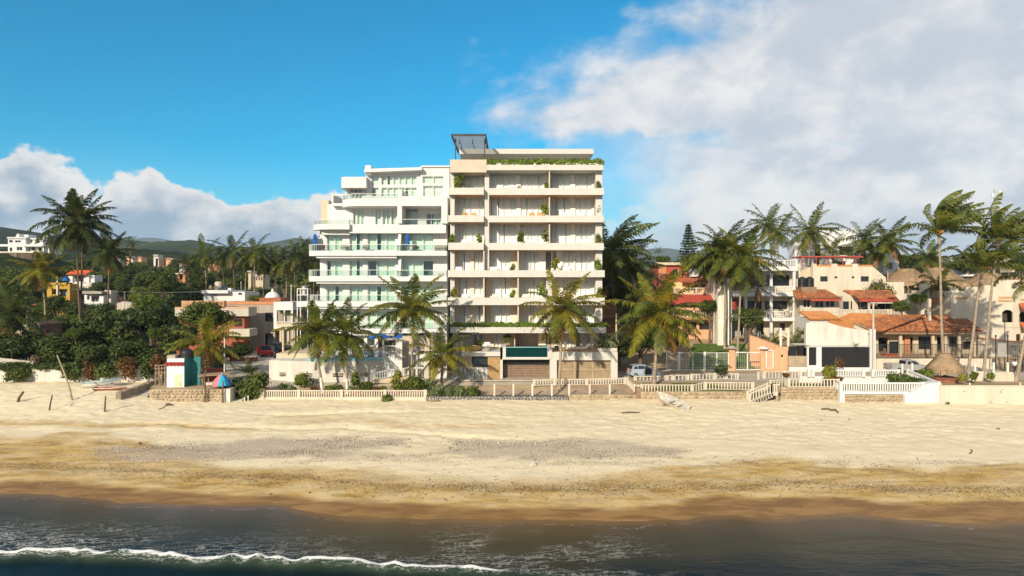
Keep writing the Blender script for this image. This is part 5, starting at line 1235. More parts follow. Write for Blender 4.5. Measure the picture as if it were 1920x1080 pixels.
def thatched(px, py_eave, py_top, half_px, D, label, seed, ry=4.5, n=2600):
    t = thing('palapa', label, 'thatched house', (X(px, D), D + ry, GZ(X(px, D), D)))
    thatch(t, (X(px, D), D + ry, Z(py_eave, D)), half_px * D / FPX, ry, Z(py_top, D + ry) - Z(py_eave, D), 0, seed, n=n)
    w = half_px * D / FPX * .84
    MB().box(X(px, D) - w, D + 1.2, GZ(X(px, D), D), X(px, D) + w, D + 2 * ry - .7, Z(py_eave, D) + .3).build('wall', CREAMW, t)
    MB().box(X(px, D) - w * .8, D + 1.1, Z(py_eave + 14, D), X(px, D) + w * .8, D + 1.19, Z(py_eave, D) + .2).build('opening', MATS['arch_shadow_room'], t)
    for i in range(5): MB().tube([(X(px, D) + w * (i / 2 - 1) * .98, D + .9, Z(py_eave + 16, D)), (X(px, D) + w * (i / 2 - 1) * .98, D + .9, Z(py_eave - 3, D))], .12, 6).build('post', WOODG, t)
    return t
thatched(1728, 536, 504, 46, 112, 'thatched house with a hipped palm roof next to the white stair tower', 31)
thatched(1795, 539, 502, 52, 109, 'larger thatched house with a vent gable behind the tallest palm', 32, 5)
tg = thatched(1893, 545, 512, 48, 107, 'thatched house with a steep palm roof above the arched villa', 33, 5)
thatched(1948, 543, 518, 30, 108, 'thatched house at the edge beyond the last leaning palm', 34)
def gable_vent():
    D = 110; t = [o for o in W if o.name == 'palapa.001'][0]; x = X(1796, D)
    MB().add([(x - .9, D + 2.2, Z(512, D)), (x + .9, D + 2.2, Z(512, D)), (x, D + 2.2, Z(500, D)), (x, D + 5, Z(502, D)), (x - .9, D + 5, Z(511, D)), (x + .9, D + 5, Z(511, D))], [(0, 2, 3, 4), (1, 5, 3, 2), (0, 4, 5, 1)]).build('gable_hood', THATCH, t)
    MB().poly((x - .7, D + 2.4, Z(511, D)), (x + .7, D + 2.4, Z(511, D)), (x, D + 2.4, Z(502, D))).build('vent', MATS['arch_shadow_room'], t)
gable_vent()
def hill_villa():
    D = 150; t = thing('house', 'two-storey white house with rust tiled roof on the rise behind the thatched roofs', 'house', (X(1845, D), D + 4, 8))
    shell(t, 1812, 1856, 501, 560, D, 8, OLDWHITE, [(1818, 506, 1852, 514, 3), (1818, 520, 1850, 528, 3)], z0=4, fr=DFRAME)
    slab(t, 'balcony', 1806, 1858, 515, 518, D - 1, 1, WHITE)
    tiles(t, (X(1806, D), D - 1, Z(503, D)), (X(1858, D), D - 1, Z(503, D)), (X(1850, D), D + 4, Z(493, D)), (X(1818, D), D + 4, Z(493, D)), mat('brown_tile', (.30, .10, .05), .85, .2, .5, .2, island=.4), .5, .7, 13)
    g = MB(); 
    for p in (1800, 1822): g.box(X(p, D + 2), D + 2, Z(500, D), X(p, D + 2) + .2, D + 2.2, Z(480, D))
    g.box(X(1798, D + 2), D + 1.5, Z(480, D), X(1824, D + 2), D + 6, Z(478.5, D)); g.build('roof_frame', GREYM, t)
hill_villa()
# -- houses inland of the dark garden on the other side
def grey_house():
    D = 116.0; t = thing('house', 'bare grey concrete house with white corner balcony and brown roof edge', 'house', (X(490, D), D + 5, GZ(X(490, D), D)))
    shell(t, 420, 516, 571, 680, D, 10, CONC, [(497, 586, 512, 603, 3), (468, 589, 482, 593, 2), (497, 625, 512, 660, 1, 'o')], fr=DFRAME)
    MB().box(X(418, D), D - .08, Z(571, D), X(516, D), D + 10, Z(565.5, D)).build('roof_edge', ORANGE, t)
    MB().box(X(482, D), D + 1, Z(565.4, D), X(522, D), D + 7, Z(558.5, D)).build('roof_edge', mat('brick_edge', (.30, .12, .06), .9, .2, 1.5, .2), t)
    m = MB(); a, b = X(513, D - 1.5), X(549, D - 1.5); y = D - 1.5
    m.box(a, y, Z(581.5, y), b, D + 4, Z(566, y)); m.box(a, y, Z(617, y), b, D + 4, Z(610, y)); m.box(a, y, Z(610, y), X(519, y), y + .3, Z(581.5, y)); m.box(X(532, y), y, Z(610, y), X(534, y), y + .25, Z(581.5, y)); m.box(X(546, y), y, Z(610, y), b, y + .3, Z(581.5, y))
    m.build('balcony', WHITE, t); MB().box(a, D + .6, Z(617, y), b, D + .7, Z(581.5, y)).build('room_wall', CONC, t)
    balustrade(t, (X(519, y), y + .1, Z(610, y)), (X(546, y), y + .1, Z(610, y)), .62, 9, WHITE, .05, 2, .09, 0, False, .1)
    for p in (524, 538, 549): MB().box(X(p, D - 1), D - 1, GZ(0, D), X(p, D - 1) + .35, D - .6, Z(617, D)).build('column', CREAM, t)
    d = MB().lathe((X(511, D + 3), D + 3, Z(558.5, D + 3)), [(1.25, 0), (1.25, .2), (1.05, .55), (.7, .9), (.2, 1.1), (.18, 1.5), (.05, 1.6)], 16).build('roof_dome', WHITE, t)
    s = MB(); r = .45
    for k in range(10): s.bar((X(547 + 2 * math.cos(k * .6), 108), 108, Z(598 + 2.6 * math.sin(k * .6), 108)), (X(547 + 2 * math.cos(k * .6 + .6), 108), 108, Z(598 + 2.6 * math.sin(k * .6 + .6), 108)), .1, .3, (0, 1, 0))
    s.build('spiral_ornament', WHITE, t)
grey_house()
def slab_house():
    D = 110.0; t = thing('house', 'dark orange house with two broad grey concrete slabs behind the round tree', 'house', (X(430, D), D + 5, GZ(X(430, D), D)))
    m = MB().box(X(330, D + .8), D + .8, 3, X(458, D + .8), D + 3, Z(594, D)); m.build('wall', mat('rust_orange', (.30, .10, .05), .9, .2, .8, .15, streak=True), t)
    slab(t, 'slab', 328, 466, 578, 593, D, 3.6, CONCL); slab(t, 'slab', 430, 468, 617, 631, D - .5, 3.4, CONCL)
    MB().box(X(328, D), D - .03, Z(578, D), X(466, D), D + 3.6, Z(576, D)).build('slab_edge', PEACH, t)
    MB().box(X(340, D + 3), D + 3, Z(576, D), X(420, D + 3), D + 4, Z(564, D + 3)).build('roof_wall', mat('tan_block', (.40, .25, .15), .9, .2, 1, .2), t)
    MB().box(X(345, D), D + .5, 3, X(455, D), D + .79, Z(650, D)).build('lower_wall', mat('brick_red_wall', (.30, .09, .05), .9, .2, 1, .2), t)
    window(t, X(436, D), X(450, D), Z(612, D), Z(598, D), D + .7, 2, 1, DFRAME, DGLASS)
slab_house()
def roof_hut():
    D = 122.0; t = thing('house', 'white rooftop house with overhanging slab behind the grey house', 'house', (X(418, D), D + 4, GZ(X(418, D), D)))
    shell(t, 382, 459, 547, 640, D, 7, WHITE, [(397, 551, 408, 566, 1, 'd', GREYM), (447, 549, 454, 553, 2)], fr=DFRAME)
    slab(t, 'roof', 378, 427, 544, 550, D - 1, 7.5, WHITE); slab(t, 'roof', 427, 433, 540, 547, D - .3, 1, WHITE)
    s = MB(); y = D + 1; s.add([(X(408, y), y, Z(544, y)), (X(425, y), y, Z(544, y)), (X(419, y), y + 1.5, Z(535, y)), (X(404, y), y + 1.5, Z(535, y))], [(0, 1, 2, 3)]); s.build('solar_panel', BGLASS, t)
    tag(MB().lathe((X(400.5, D), D + 2, Z(544, D)), [(.62, 0), (.62, 1.35), (.45, 1.5), (.15, 1.55)], 14).build('tank', mat('beige_tank', (.50, .42, .32), .6, .1, 2, 0)), 'beige water tank on the white rooftop house', 'water tank')
    tag(MB().lathe((X(477, D), D + 2, Z(563, D)), [(.75, 0), (.75, .7), (.4, .85)], 14).build('tank', BLACK), 'squat black water tank beside the bright roof garden', 'water tank')
roof_hut()
def frame_tower():
    D = 108.0; t = thing('water_tower', 'open white steel frame carrying a tank beside the apartment building', 'water tower', (X(566, D), D, GZ(X(566, D), D)))
    f = MB()
    for p in (557.5, 577):
        for y in (D, D + 1.6): f.bar((X(p, D), y, 3), (X(p, D), y, Z(541, D)), .11, .11, (0, 1, 0))
    for q in (541.5, 553, 566): f.bar((X(557, D), D, Z(q, D)), (X(577.5, D), D, Z(q, D)), .1, .1); f.bar((X(557, D), D + 1.6, Z(q, D)), (X(577.5, D), D + 1.6, Z(q, D)), .1, .1)
    f.build('frame', WFRAME, t); MB().lathe((X(568, D), D + .8, Z(553, D)), [(.5, 0), (.5, 1.3), (.2, 1.5)], 10).build('tank', GREYM, t)
frame_tower()
def mansion():
    D = 232.0; z0 = Z(473, D); t = thing('mansion', 'ornate white mansion with arches and roof finials on the wooded knoll', 'mansion', (X(50, D), D + 8, z0))
    shell(t, 15, 48, 446, 474, D, 12, WHITE, [(28, 450.5, 39, 455, 2), (31, 462.5, 42, 470, 2), (17, 450, 24, 455, 1), (18, 464, 23, 471, 1, 'o')], fr=WFRAME)
    shell(t, 48, 80, 448, 474, D + 1.5, 10, WHITE, [(51, 450, 54, 456, 1), (57, 450, 60, 456, 1), (67, 451, 74, 456, 1, 'o'), (50, 463, 57, 470, 1, 'o'), (59, 463, 66, 470, 1, 'o'), (72, 464, 78, 471, 1, 'o')], fr=WFRAME)
    slab(t, 'cornice', 13, 49, 444.5, 447, D - .5, 13, WHITE); slab(t, 'cornice', 47, 82, 446.5, 449, D + 1, 11, WHITE)
    slab(t, 'balcony', 42, 90, 458, 462, D - .8, 3, WHITE); slab(t, 'wing', -20, 15, 458, 462, D + 1, 6, WHITE); slab(t, 'terrace', -25, 72, 471.5, 474, D - 1.5, 4, OLDWHITE)
    MB().prism([(X(28, D), Z(444.5, D)), (X(36, D), Z(444.5, D)), (X(34, D), Z(438, D)), (X(31.5, D), Z(438, D))], D + .2, D + 2).build('pediment', WHITE, t)
    MB().box(X(34, D), D + 2, Z(445, D), X(45, D), D + 6, Z(439, D)).build('roof_room', WHITE, t)
    MB().lathe((X(62, D), D + 4, Z(446.5, D)), [(.9, 0), (.8, .5), (.35, 1.0), (.25, 1.3), (.05, 1.6)], 10).build('finial', WHITE, t)
    MB().box(X(66, D), D + 3, Z(447, D), X(74, D), D + 5, Z(441, D)).build('roof_room', WHITE, t)
    MB().lathe((X(78, D), D + 3, Z(443, D)), [(.6, 0), (.62, .5), (.4, 1.0), (.15, 1.3), (.14, 2.0)], 10).build('finial', WHITE, t)
    for p in (80, 90): MB().box(X(p, D), D, Z(474, D), X(p, D) + .4, D + .4, Z(458, D)).build('column', WHITE, t)
    r = MB(); pts = [(X(-60 + 15 * i, 226 + (i % 3)), 226 + (i % 3) * 1.2) for i in range(10)]
    r.plan(pts + [(X(85, 240), 240), (X(-60, 240), 240)], Z(530, 228), Z(475, 228)); tag(r.build('retaining_wall', mat('rough_cliff_wall', (.16, .125, .085), .95, .45, .5, .6, 3, streak=True)), 'stained brown retaining wall holding up the mansion knoll', 'retaining wall')
mansion()
def yellow_house():
    D = 140.0; t = thing('house', 'bright yellow house among the dark trees', 'house', (X(108, D), D + 4, 4))
    shell(t, 88, 131, 532, 590, D, 2.5, YELLOW, [(97, 542, 106, 552, 1, 'o'), (110, 542, 126, 556, 1, 'o')], fr=DFRAME)
    slab(t, 'parapet', 86, 124, 530, 534, D - .3, .3, YELLOW); MB().box(X(107, D), D - .3, Z(560, D), X(110, D), D - .01, Z(518, D)).build('chimney', CREAMW, t)
    tiles(t, (X(56, D), D - 3, Z(575, D)), (X(74, D), D - 3, Z(575, D)), (X(72, D), D, Z(571, D)), (X(58, D), D, Z(571, D)), mat('rose_tile', (.42, .14, .09), .85, .2, .5, .2, island=.3), .5, .6, 14)
yellow_house()
def red_roof_house():
    D = 150.0; t = thing('house', 'white house with a bright red tiled roof up among the dark trees', 'house', (X(155, D), D + 4, 5))
    shell(t, 140, 177, 516, 560, D + 1, 3, WHITE, [(141, 517, 157, 528, 2), (171, 518, 176, 524, 1, 'd', WHITE)], z0=4, fr=DFRAME)
    MB().box(X(158, D), D + .6, Z(535, D), X(163.5, D), D + .95, Z(515, D)).build('pillar', WHITE, t)
    tiles(t, (X(127, D), D - .5, Z(514, D)), (X(164, D), D - .5, Z(514, D)), (X(176, D + 4), D + 4, Z(506.5, D)), (X(138, D + 4), D + 4, Z(506.5, D)), mat('bright_red_tile', (.60, .12, .035), .8, .15, .5, .2, island=.3, col2=(.42, .08, .03)), .45, .6, 15)
    slab(t, 'terrace', 128, 172, 530, 542, D - 2, 3, CONCL); MB().box(X(128, D - 2), D - 2, Z(545, D), X(136, D - 2), D - 1.6, Z(518, D)).build('pillar', WHITE, t)
    for i in range(2): slab(t, 'parapet', 140 + 16 * i, 152 + 16 * i, 533, 536, D - 2.1, .1, WHITE)
red_roof_house()
def small_white_house():
    D = 136.0; t = thing('house', 'small white house with open porch beneath the twin palms', 'house', (X(176, D), D + 3, 4))
    shell(t, 158, 194, 553, 580, D, 2, WHITE, [(163, 555, 168, 562, 1, 'o'), (171, 553.5, 186, 565.5, 1, 'o')], fr=DFRAME, z0=3)
    slab(t, 'roof', 154, 190, 546, 551, D - 1, 3, CONC); slab(t, 'wall', 186, 194, 562, 575, D - .3, .3, WHITE)
    slab(t, 'wall', 196, 208, 544, 572, D + 1, 2, CONCL)
    MB().prism([(X(219, D), 3), (X(254, D), 3), (X(254, D), Z(573, D)), (X(244, D), Z(568, D)), (X(232, D), Z(565, D)), (X(219, D), Z(569, D))], D, D + 1.5).build('vaulted_roof', CONCL, t)
small_white_house()
def garden_house():
    D = 98.0; t = thing('house', 'shaded brown garden house with an arched top behind the dark hedge', 'house', (X(62, D), D + 3, 3))
    MB().prism([(X(52, D), 3), (X(74, D), 3), (X(74, D), Z(609, D)), (X(66, D), Z(604.5, D)), (X(58, D), Z(604.5, D)), (X(52, D), Z(609, D))], D, D + 5).build('wall', mat('shaded_brick', (.12, .075, .055), .9, .2, 1, .2), t)
    for p in (52, 72): MB().box(X(p, D), D - .2, 3, X(p, D) + .25, D - .01, Z(606, D)).build('pillar', CONC, t)
    MB().box(X(74, D), D + .2, 3, X(110, D), D + .5, Z(618, D)).build('wall', MATS['shaded_brick'], t)
    MB().box(X(-20, D), D + 4, 3, X(50, D), D + 4.3, Z(612, D)).build('wall', CREAM, t)
garden_house()
# ------------------------------------------------------------------ palms
def frond_arrays(p0, az, pitch, L, droop, wind, rg, N=44, wid=1.0):
    """one feather leaf as leaflet strips: arrays of quads and triangles"""
    d0 = np.array([math.cos(az) * math.cos(pitch), math.sin(az) * math.cos(pitch), math.sin(pitch)])
    n = 14; P = [np.array(p0, float)]; T = []
    for i in range(n):
        t = (i + .5) / n
        d = d0 + np.array([0, 0, -1.0]) * droop * t ** 1.4 + wind * t ** 1.1
        d /= np.linalg.norm(d); T.append(d); P.append(P[-1] + d * L / n)
    P = np.array(P); T = np.array(T + [T[-1]])
    ts = np.linspace(.10, .995, N); k = ts * n; i0 = np.minimum(k.astype(int), n - 1); f = (k - i0)[:, None]
    C_ = P[i0] * (1 - f) + P[i0 + 1] * f; D = T[i0] * (1 - f) + T[i0 + 1] * f; D /= np.linalg.norm(D, axis=1)[:, None]
    S = np.cross(D, np.array([0, 0, 1.0])); ln = np.linalg.norm(S, axis=1)[:, None]; S = np.where(ln > .05, S / np.maximum(ln, .05), np.array([math.sin(az), -math.cos(az), 0]))
    U = np.cross(S, D)
    prof = np.clip(np.sin(np.pi * np.clip(ts * .93 + .07, 0, 1)) ** .55, .12, 1) * (1 - .35 * ts)
    vs, tr = [], []
    for sg in (-1, 1):
        ll = L * .27 * prof * rg.uniform(.8, 1.15, N)
        dr = sg * S * 1.0 + D * rg.uniform(.45, .85, N)[:, None] + U * .12 + wind * .75
        dr += rg.normal(size=(N, 3)) * .09; dr /= np.linalg.norm(dr, axis=1)[:, None]
        w = (D * L * .0135 * wid) * rg.uniform(.7, 1.2, N)[:, None]
        h = np.array([0, 0, -1.0]) * ll[:, None]
        b0, b1 = C_ - w * .7, C_ + w * .7
        m_ = C_ + dr * ll[:, None] * .55 + h * rg.uniform(.06, .16, N)[:, None]; m0, m1 = m_ - w, m_ + w
        tip = C_ + dr * ll[:, None] * .92 + h * rg.uniform(.35, .62, N)[:, None]
        vs.append(np.stack([b0, b1, m0, m1, tip], 1).reshape(-1, 3))
    v = np.concatenate(vs); nb = len(v) // 5; base = np.arange(nb) * 5
    q = np.stack([base, base + 1, base + 3, base + 2], 1); t3 = np.stack([base + 2, base + 3, base + 4], 1)
    # the stem itself, three-sided and tapering
    r = np.linspace(.045, .008, n + 1) * L / 4.5
    a = np.cross(T, np.array([0, 0, 1.0])); la = np.linalg.norm(a, axis=1)[:, None]; a = np.where(la > .05, a / np.maximum(la, .05), np.array([1, 0, 0])); b = np.cross(a, T)
    ring = np.stack([P + (a * math.cos(x) + b * math.sin(x)) * r[:, None] for x in (0, 2.1, 4.2)], 1).reshape(-1, 3); o = len(v)
    sq = [(o + 3 * i + k_, o + 3 * i + (k_ + 1) % 3, o + 3 * i + 3 + (k_ + 1) % 3, o + 3 * i + 3 + k_) for i in range(n) for k_ in range(3)]
    return np.concatenate([v, ring]), np.concatenate([q, np.array(sq)]), t3
COCOM = MB().lathe((0, 0, 0), [(.03, -.17), (.13, -.08), (.15, .03), (.09, .14), (.02, .17)], 7).mesh('coconut', COCO, smooth=True)
def palm(label, cx, cy, bx, D, Lpx, n=22, wind=.35, seed=0, m=None, r=.17, lo=-.85, hi=1.2, dead=2, lime=0, coco=4, zb=None, bend=.35, by=None, group=None, droop=(.65, 1.35), name='palm_tree', N=44, wid=1.0, alt=None, Db=None):
    """crown centre (cx, cy) and trunk foot bx in pixels at distance D; Lpx = frond length in pixels"""
    rg = np.random.default_rng(900 + seed); rr = random.Random(seed); m = m or PALM
    Db = Db or D
    b = Vector((X(bx, Db), Db, GZ(X(bx, Db), Db) - .1 if by is None else Z(by, Db))); c = Vector((X(cx, D), D + .0, Z(cy, D))); L = 1.3 * Lpx * D / FPX
    t = thing(name, label, 'palm tree', b, group)
    pts = []; K = 16; h = c.z - b.z
    for i in range(K + 1):
        u = i / K; p = b.lerp(c, u); p.x += bend * math.sin(math.pi * u) * (c.x - b.x) * -.55 + .05 * math.sin(u * 9 + seed); p.y += .05 * math.sin(u * 7 + seed); pts.append(p)
    rad = [r * (1.35 - .75 * min(1, u * 6)) if u < .08 else r * (.92 - .32 * u) * (1 + .05 * ((i % 2) * 2 - 1)) for i, u in ((i, i / K) for i in range(K + 1))]
    rad[-2] = r * .95; rad[-1] = r * .9
    MB().tube(pts, rad, 9).build('trunk', BARK if m is not PALMD else BARKD, t, smooth=True)
    if lime:
        k = max(2, int(K * lime / h) + 1); lp = [b.lerp(pts[k], i / 4) if False else pts[0].lerp(pts[k], i / 4) for i in range(5)]
        MB().tube(lp, [rad[0] * 1.04, rad[1] * 1.06, rad[1] * 1.05, rad[2] * 1.06, rad[min(k, K)] * 1.06], 9).build('limewashed_base', LIME, t, smooth=True)
    if isinstance(wind, (int, float)): wind = (wind, wind * .15)
    wv = np.array([wind[0], wind[1], 0.0])
    n = int(n * 1.2)
    for i in range(n):
        u = (i + .5) / n; az = i * 2.39996 + rr.uniform(-.25, .25); pitch = hi - (hi - lo) * u ** .95 + rr.uniform(-.12, .12)
        l = L * rr.uniform(.86, 1.08) * (.86 + .14 * math.sin(math.pi * min(1, u + .15)))
        mm = m
        if alt and rr.random() < .33: mm = alt
        if i >= n - dead: mm = DEADF; pitch = min(pitch, lo + .05); l *= .85
        v, q, t3 = frond_arrays(c + Vector((math.cos(az), math.sin(az), 0)) * r * .5, az, pitch, l, rr.uniform(*droop) * (1 if u > .2 else .7), wv * rr.uniform(.7, 1.25), rg, N, wid)
        link('frond', mesh_np('frond', v - np.array(b), q, t3, mm), b, t)
    for i in range(coco):
        a_ = i * 2.4 + seed; link('coconut', COCOM, c + Vector((math.cos(a_) * .24, math.sin(a_) * .24 - .08, -.22 - .11 * (i % 3))), t, (rr.random(), rr.random(), a_), 1.1 if coco < 6 else 1.35)
    return t
palm('tallest dark palm of the twin pair rising above the mansion, thicker crown', 140, 418, 150, 105, 64, 26, .30, 1, PALMD, lo=-1.1, by=632)
palm('dark twin palm leaning beside the tallest one, thinner crown', 153, 414, 153.5, 105.5, 58, 20, .35, 2, PALMD, lo=-.9, by=632)
palm('yellowing palm on a thin curved trunk below the mansion', 74, 505, 87, 104, 44, 20, .18, 3, PALMY, lo=-1.2, r=.14, by=630)
palm('palm with a hanging skirt of old fronds beside the red roofed house', 204, 472, 203, 128, 45, 26, .15, 4, PALMD, lo=-1.45, dead=5, by=575)
ROW = [(384, 476, 387, 545, 36), (417, 482, 421, 545, 30), (437, 470, 440, 545, 40), (477, 470, 477, 549, 38), (496, 488, 494, 545, 34), (515, 486, 517, 545, 30), (536, 490, 537, 545, 34), (554, 480, 552, 545, 36), (573, 476, 574, 545, 40), (462, 484, 460, 545, 28), (590, 492, 588, 545, 32), (356, 500, 358, 545, 28)]
RL = ['palm farthest inland behind the white rooftop house, over its beige tank', 'short dark palm between the two taller ones over the rooftop house', 'tall feathery palm over the solar panel', 'slender palm over the squat black tank', 'low spreading palm just beyond the dome', 'small upright palm over the white roof dome', 'bushy palm between the dome and the apartment building', 'palm behind the white steel frame tower', 'palm touching the corner of the white apartment building', 'small palm half hidden between two taller ones inland', 'low palm tucked behind the apartment balconies', 'small palm at the end of the inland row over the round tree']
for i, (cx, cy, bx, by, L) in enumerate(ROW): palm(RL[i], cx, cy, bx, 150 - 2 * (i % 4), L, 18, .22 + .03 * (i % 3), 10 + i, PALMD if i % 3 else PALM, lo=-1.15, r=.15, group='row of palms inland behind the grey house', N=22, wid=1.3, dead=2, coco=0, by=580)
palm('bushy front palm with bright drooping fronds by the beach kiosk', 390, 645, 391, 84, 64, 20, .22, 30, PALMY, lo=-.75, r=.16, coco=0)
palm('leaning palm with a white painted base before the pool wall, nearer the kiosk', 594, 622, 605, 75.6, 64, 24, .02, 31, PALM, lo=-.85, lime=1.6, alt=PALMY, bend=-.4, hi=1.3)
palm('upright palm with white painted base and orange flower stalks before the pool', 647, 624, 650.5, 75.3, 66, 24, .06, 32, PALM, lo=-1.15, lime=1.5, hi=1.35, coco=7)
palm('palm with arching fronds between the apartment building and the garden gate', 773, 582, 773, 77.5, 72, 22, .16, 33, PALM, lo=-.55, r=.16, coco=6, alt=PALMY)
palm('short palm in front of the sign wall of the tall hotel', 828, 664, 829, 76.2, 58, 18, .12, 34, PALM, lo=-.75, r=.2, coco=0, alt=PALMY)
palm('windswept palm in front of the hotel pool with golden hanging fronds', 1055, 576, 1049, 75.5, 70, 25, (.26, .1), 35, PALMY, lo=-1.25, r=.19, dead=2, alt=PALM, coco=5)
palm('large spreading palm beside the parked hatchback, fronds like a fountain', 1234, 588, 1227, 76.2, 88, 25, (.08, 0), 36, PALMY, lo=-.85, r=.21, dead=1, alt=PALM, coco=5)
palm('tall palm close against the end of the tall hotel, swept by wind', 1144, 470, 1156, 98, 84, 26, (.5, .1), 37, PALM, lo=-1.2, r=.2)
palm('palm leaning out behind the hotel end, half behind its neighbour', 1168, 500, 1180, 102, 70, 22, (.4, .1), 38, PALMD, lo=-1.2, r=.18)
palm('low dark palm in the gap beside the orange house', 1196, 560, 1200, 96, 60, 20, .15, 39, PALMD, lo=-1.0)
palm('palm nearest the white party wall of the villa', 1342, 478, 1344, 104, 58, 25, (.12, 0), 40, PALM, lo=-1.4, r=.16, dead=3)
palm('middle palm of the three over the villa garden', 1358, 466, 1359, 101, 58, 25, (.2, 0), 41, PALM, lo=-1.35, r=.17, dead=3)
palm('palm with a golden crown heart in front of the villa balconies', 1396, 480, 1383, 97, 66, 26, (.22, 0), 42, PALM, lo=-1.2, r=.18, dead=2, coco=10, alt=PALMY)
palm('tall palm rising behind the villa roof, highest of that pair', 1440, 418, 1448, 138, 42, 20, .1, 43, PALM, lo=-1.0, coco=2, N=24, wid=1.2, by=520)
palm('palm just lower than the highest one behind the villa roof', 1458, 434, 1460, 134, 42, 20, .15, 44, PALM, lo=-1.2, coco=2, N=24, wid=1.2, by=520)
palm('thin trunk palm leaning across the villa balconies', 1421, 540, 1408, 101, 26, 9, .3, 45, PALMD, lo=-1.2, r=.12, dead=4, coco=0)
palm('starry palm in front of the white stepped block', 1519, 432, 1516, 122, 50, 22, .12, 46, PALM, lo=-1.15, coco=3, by=520, N=24, wid=1.2)
palm('small palm on the red pergola terrace of the cream house', 1562, 468, 1562, 119, 36, 16, .2, 47, PALM, lo=-.8, r=.13, coco=0, by=500, N=22, wid=1.2)
palm('bushy palm in front of the white block, swept towards the stair tower', 1620, 448, 1622, 122, 48, 22, .3, 48, PALM, lo=-1.2, coco=3, by=510, N=24, wid=1.2)
palm('dark palm between the two windswept ones by the stair tower', 1643, 468, 1644, 118, 40, 18, .3, 49, PALMD, lo=-1.0, coco=0, by=540)
palm('palm on a slim trunk in front of the white stair tower', 1667, 454, 1664, 116, 46, 20, .38, 50, PALM, lo=-1.0, coco=4, by=560)
palm('palm beyond the thatched roofs with upright fronds', 1741, 486, 1741, 140, 42, 18, .15, 51, PALM, lo=-.6, coco=2, by=540)
palm('tallest palm with a long bare trunk, crown blown sideways', 1762, 430, 1771, 84, 74, 24, (1.55, .2), 52, PALM, lo=-.15, r=.2, dead=0, coco=6, hi=1.4, droop=(.3, .8), bend=-.5)
palm('small palm growing in the court in front of the thatched houses', 1757, 534, 1758, 105, 42, 16, (.35, 0), 53, PALM, lo=-.6, r=.15, coco=0)
palm('leaning palm over the thatch parasol, crown blown sideways', 1843, 500, 1814, 80, 80, 18, (1.35, .2), 54, PALM, lo=-.1, r=.19, dead=0, coco=4, hi=1.3, droop=(.25, .7), bend=.1)
palm('taller leaning palm behind it with fronds streaming from the top', 1872, 446, 1843, 79, 78, 20, (1.5, .2), 55, PALM, lo=-.15, r=.19, dead=0, coco=4, hi=1.35, droop=(.3, .8), bend=.1)
palm('last leaning palm whose crown is out of view by the iron gate', 1948, 535, 1905, 78.5, 72, 16, (1.3, 0), 56, PALM, lo=0, r=.2, dead=0, bend=.1)
palm('lone small palm far behind the red house', 1234, 470, 1234, 230, 11, 12, .05, 57, PALMD, lo=-.8, r=.12, coco=0, dead=0, by=492, N=12, wid=2)
palm('dark palm beside the white mansion', 95, 452, 97, 210, 20, 16, .1, 58, PALMD, lo=-1.2, N=16, wid=1.8, coco=0, by=480)
palm('dark palm standing just behind the mansion terrace', 106, 447, 107, 216, 22, 16, .1, 59, PALMD, lo=-1.2, N=16, wid=1.8, coco=0, by=485)
palm('shadowed palm on the far slope beyond the red roofed house', 245, 455, 245, 260, 16, 14, .1, 60, PALMD, lo=-1.2, N=14, wid=2, coco=0, by=480)
palm('shaggy dark palm at the edge of the shaded garden', 18, 590, 14, 92, 62, 20, .1, 61, PALMD, lo=-1.0, coco=0)

def areca(label, px, py, D, hpx, n, m, seed, group=None):
    """clump of small feather fronds from the ground"""
    rr = random.Random(seed); rg = np.random.default_rng(seed); b = Vector((X(px, D), D, Z(py, D))); L = hpx * D / FPX
    t = thing('small_palm', label, 'small palm', b, group)
    for i in range(n):
        az = i * 2.4; v, q, t3 = frond_arrays(b, az, rr.uniform(.5, 1.4), L * rr.uniform(.8, 1.1), rr.uniform(.5, 1.0), np.array([.1, 0, 0]), rg, 16, 1.8)
        link('frond', mesh_np('frond', v - np.array(b), q, t3, m), b, t)
areca('dark fan palm on the path beside the beach kiosk', 466, 700, 82, 34, 14, PALMD, 71)
areca('feathery yard palm below the villa balcony', 1491, 648, 98, 36, 12, PALM, 72)
areca('feathery palm in the villa garden next to the round bush', 1448, 650, 101, 36, 12, PALM, 73)
areca('yellow green palm leaves over the garage roof edge', 1506, 628, 96, 24, 9, PALMY, 74)
areca('sprig of leaves above the black garage gate', 1604, 650, 87, 12, 7, PALMY, 75)
areca('tuft of green leaves on the court wall behind the arched villa', 1846, 545, 104, 22, 9, PALM, 76)
# banana clump
def banana(label, px, py, D, hpx, seed, m=None):
    rr = random.Random(seed); b = Vector((X(px, D), D, Z(py, D))); L = hpx * D / FPX; t = thing('banana_plant', label, 'banana plant', b, 'banana plants behind the kiosk')
    MB().tube([b, b + Vector((0, 0, L * .5))], [.14, .09], 7).build('stem', LEAFM, t)
    for i in range(9):
        az = i * 2.4 + seed; p = b + Vector((0, 0, L * .42)); pit = rr.uniform(.4, 1.3); l = L * rr.uniform(.5, .8); v = []; q = []
        for k in range(7):
            u = k / 6; d = Vector((math.cos(az) * math.cos(pit), math.sin(az) * math.cos(pit), math.sin(pit) - 1.1 * u)).normalized(); 
            if k: p = p + d * l / 6
            w = .34 * math.sin(math.pi * min(.98, u * .85 + .1)); s = Vector((-math.sin(az), math.cos(az), 0)) * w; v += [p - s - Vector((0, 0, .1 * w)), p, p + s - Vector((0, 0, .1 * w))]
            if k: q += [(3 * k - 3, 3 * k - 2, 3 * k + 1, 3 * k), (3 * k - 2, 3 * k - 1, 3 * k + 2, 3 * k + 1)]
        MB().add(v, q).build('leaf', m or LEAFL, t)
banana('banana plant with upright torn leaves behind the kiosk roof', 312, 672, 86, 46, 81)
banana('darker banana plant beside the kiosk, leaves spread low', 285, 680, 85, 36, 82, LEAFM)
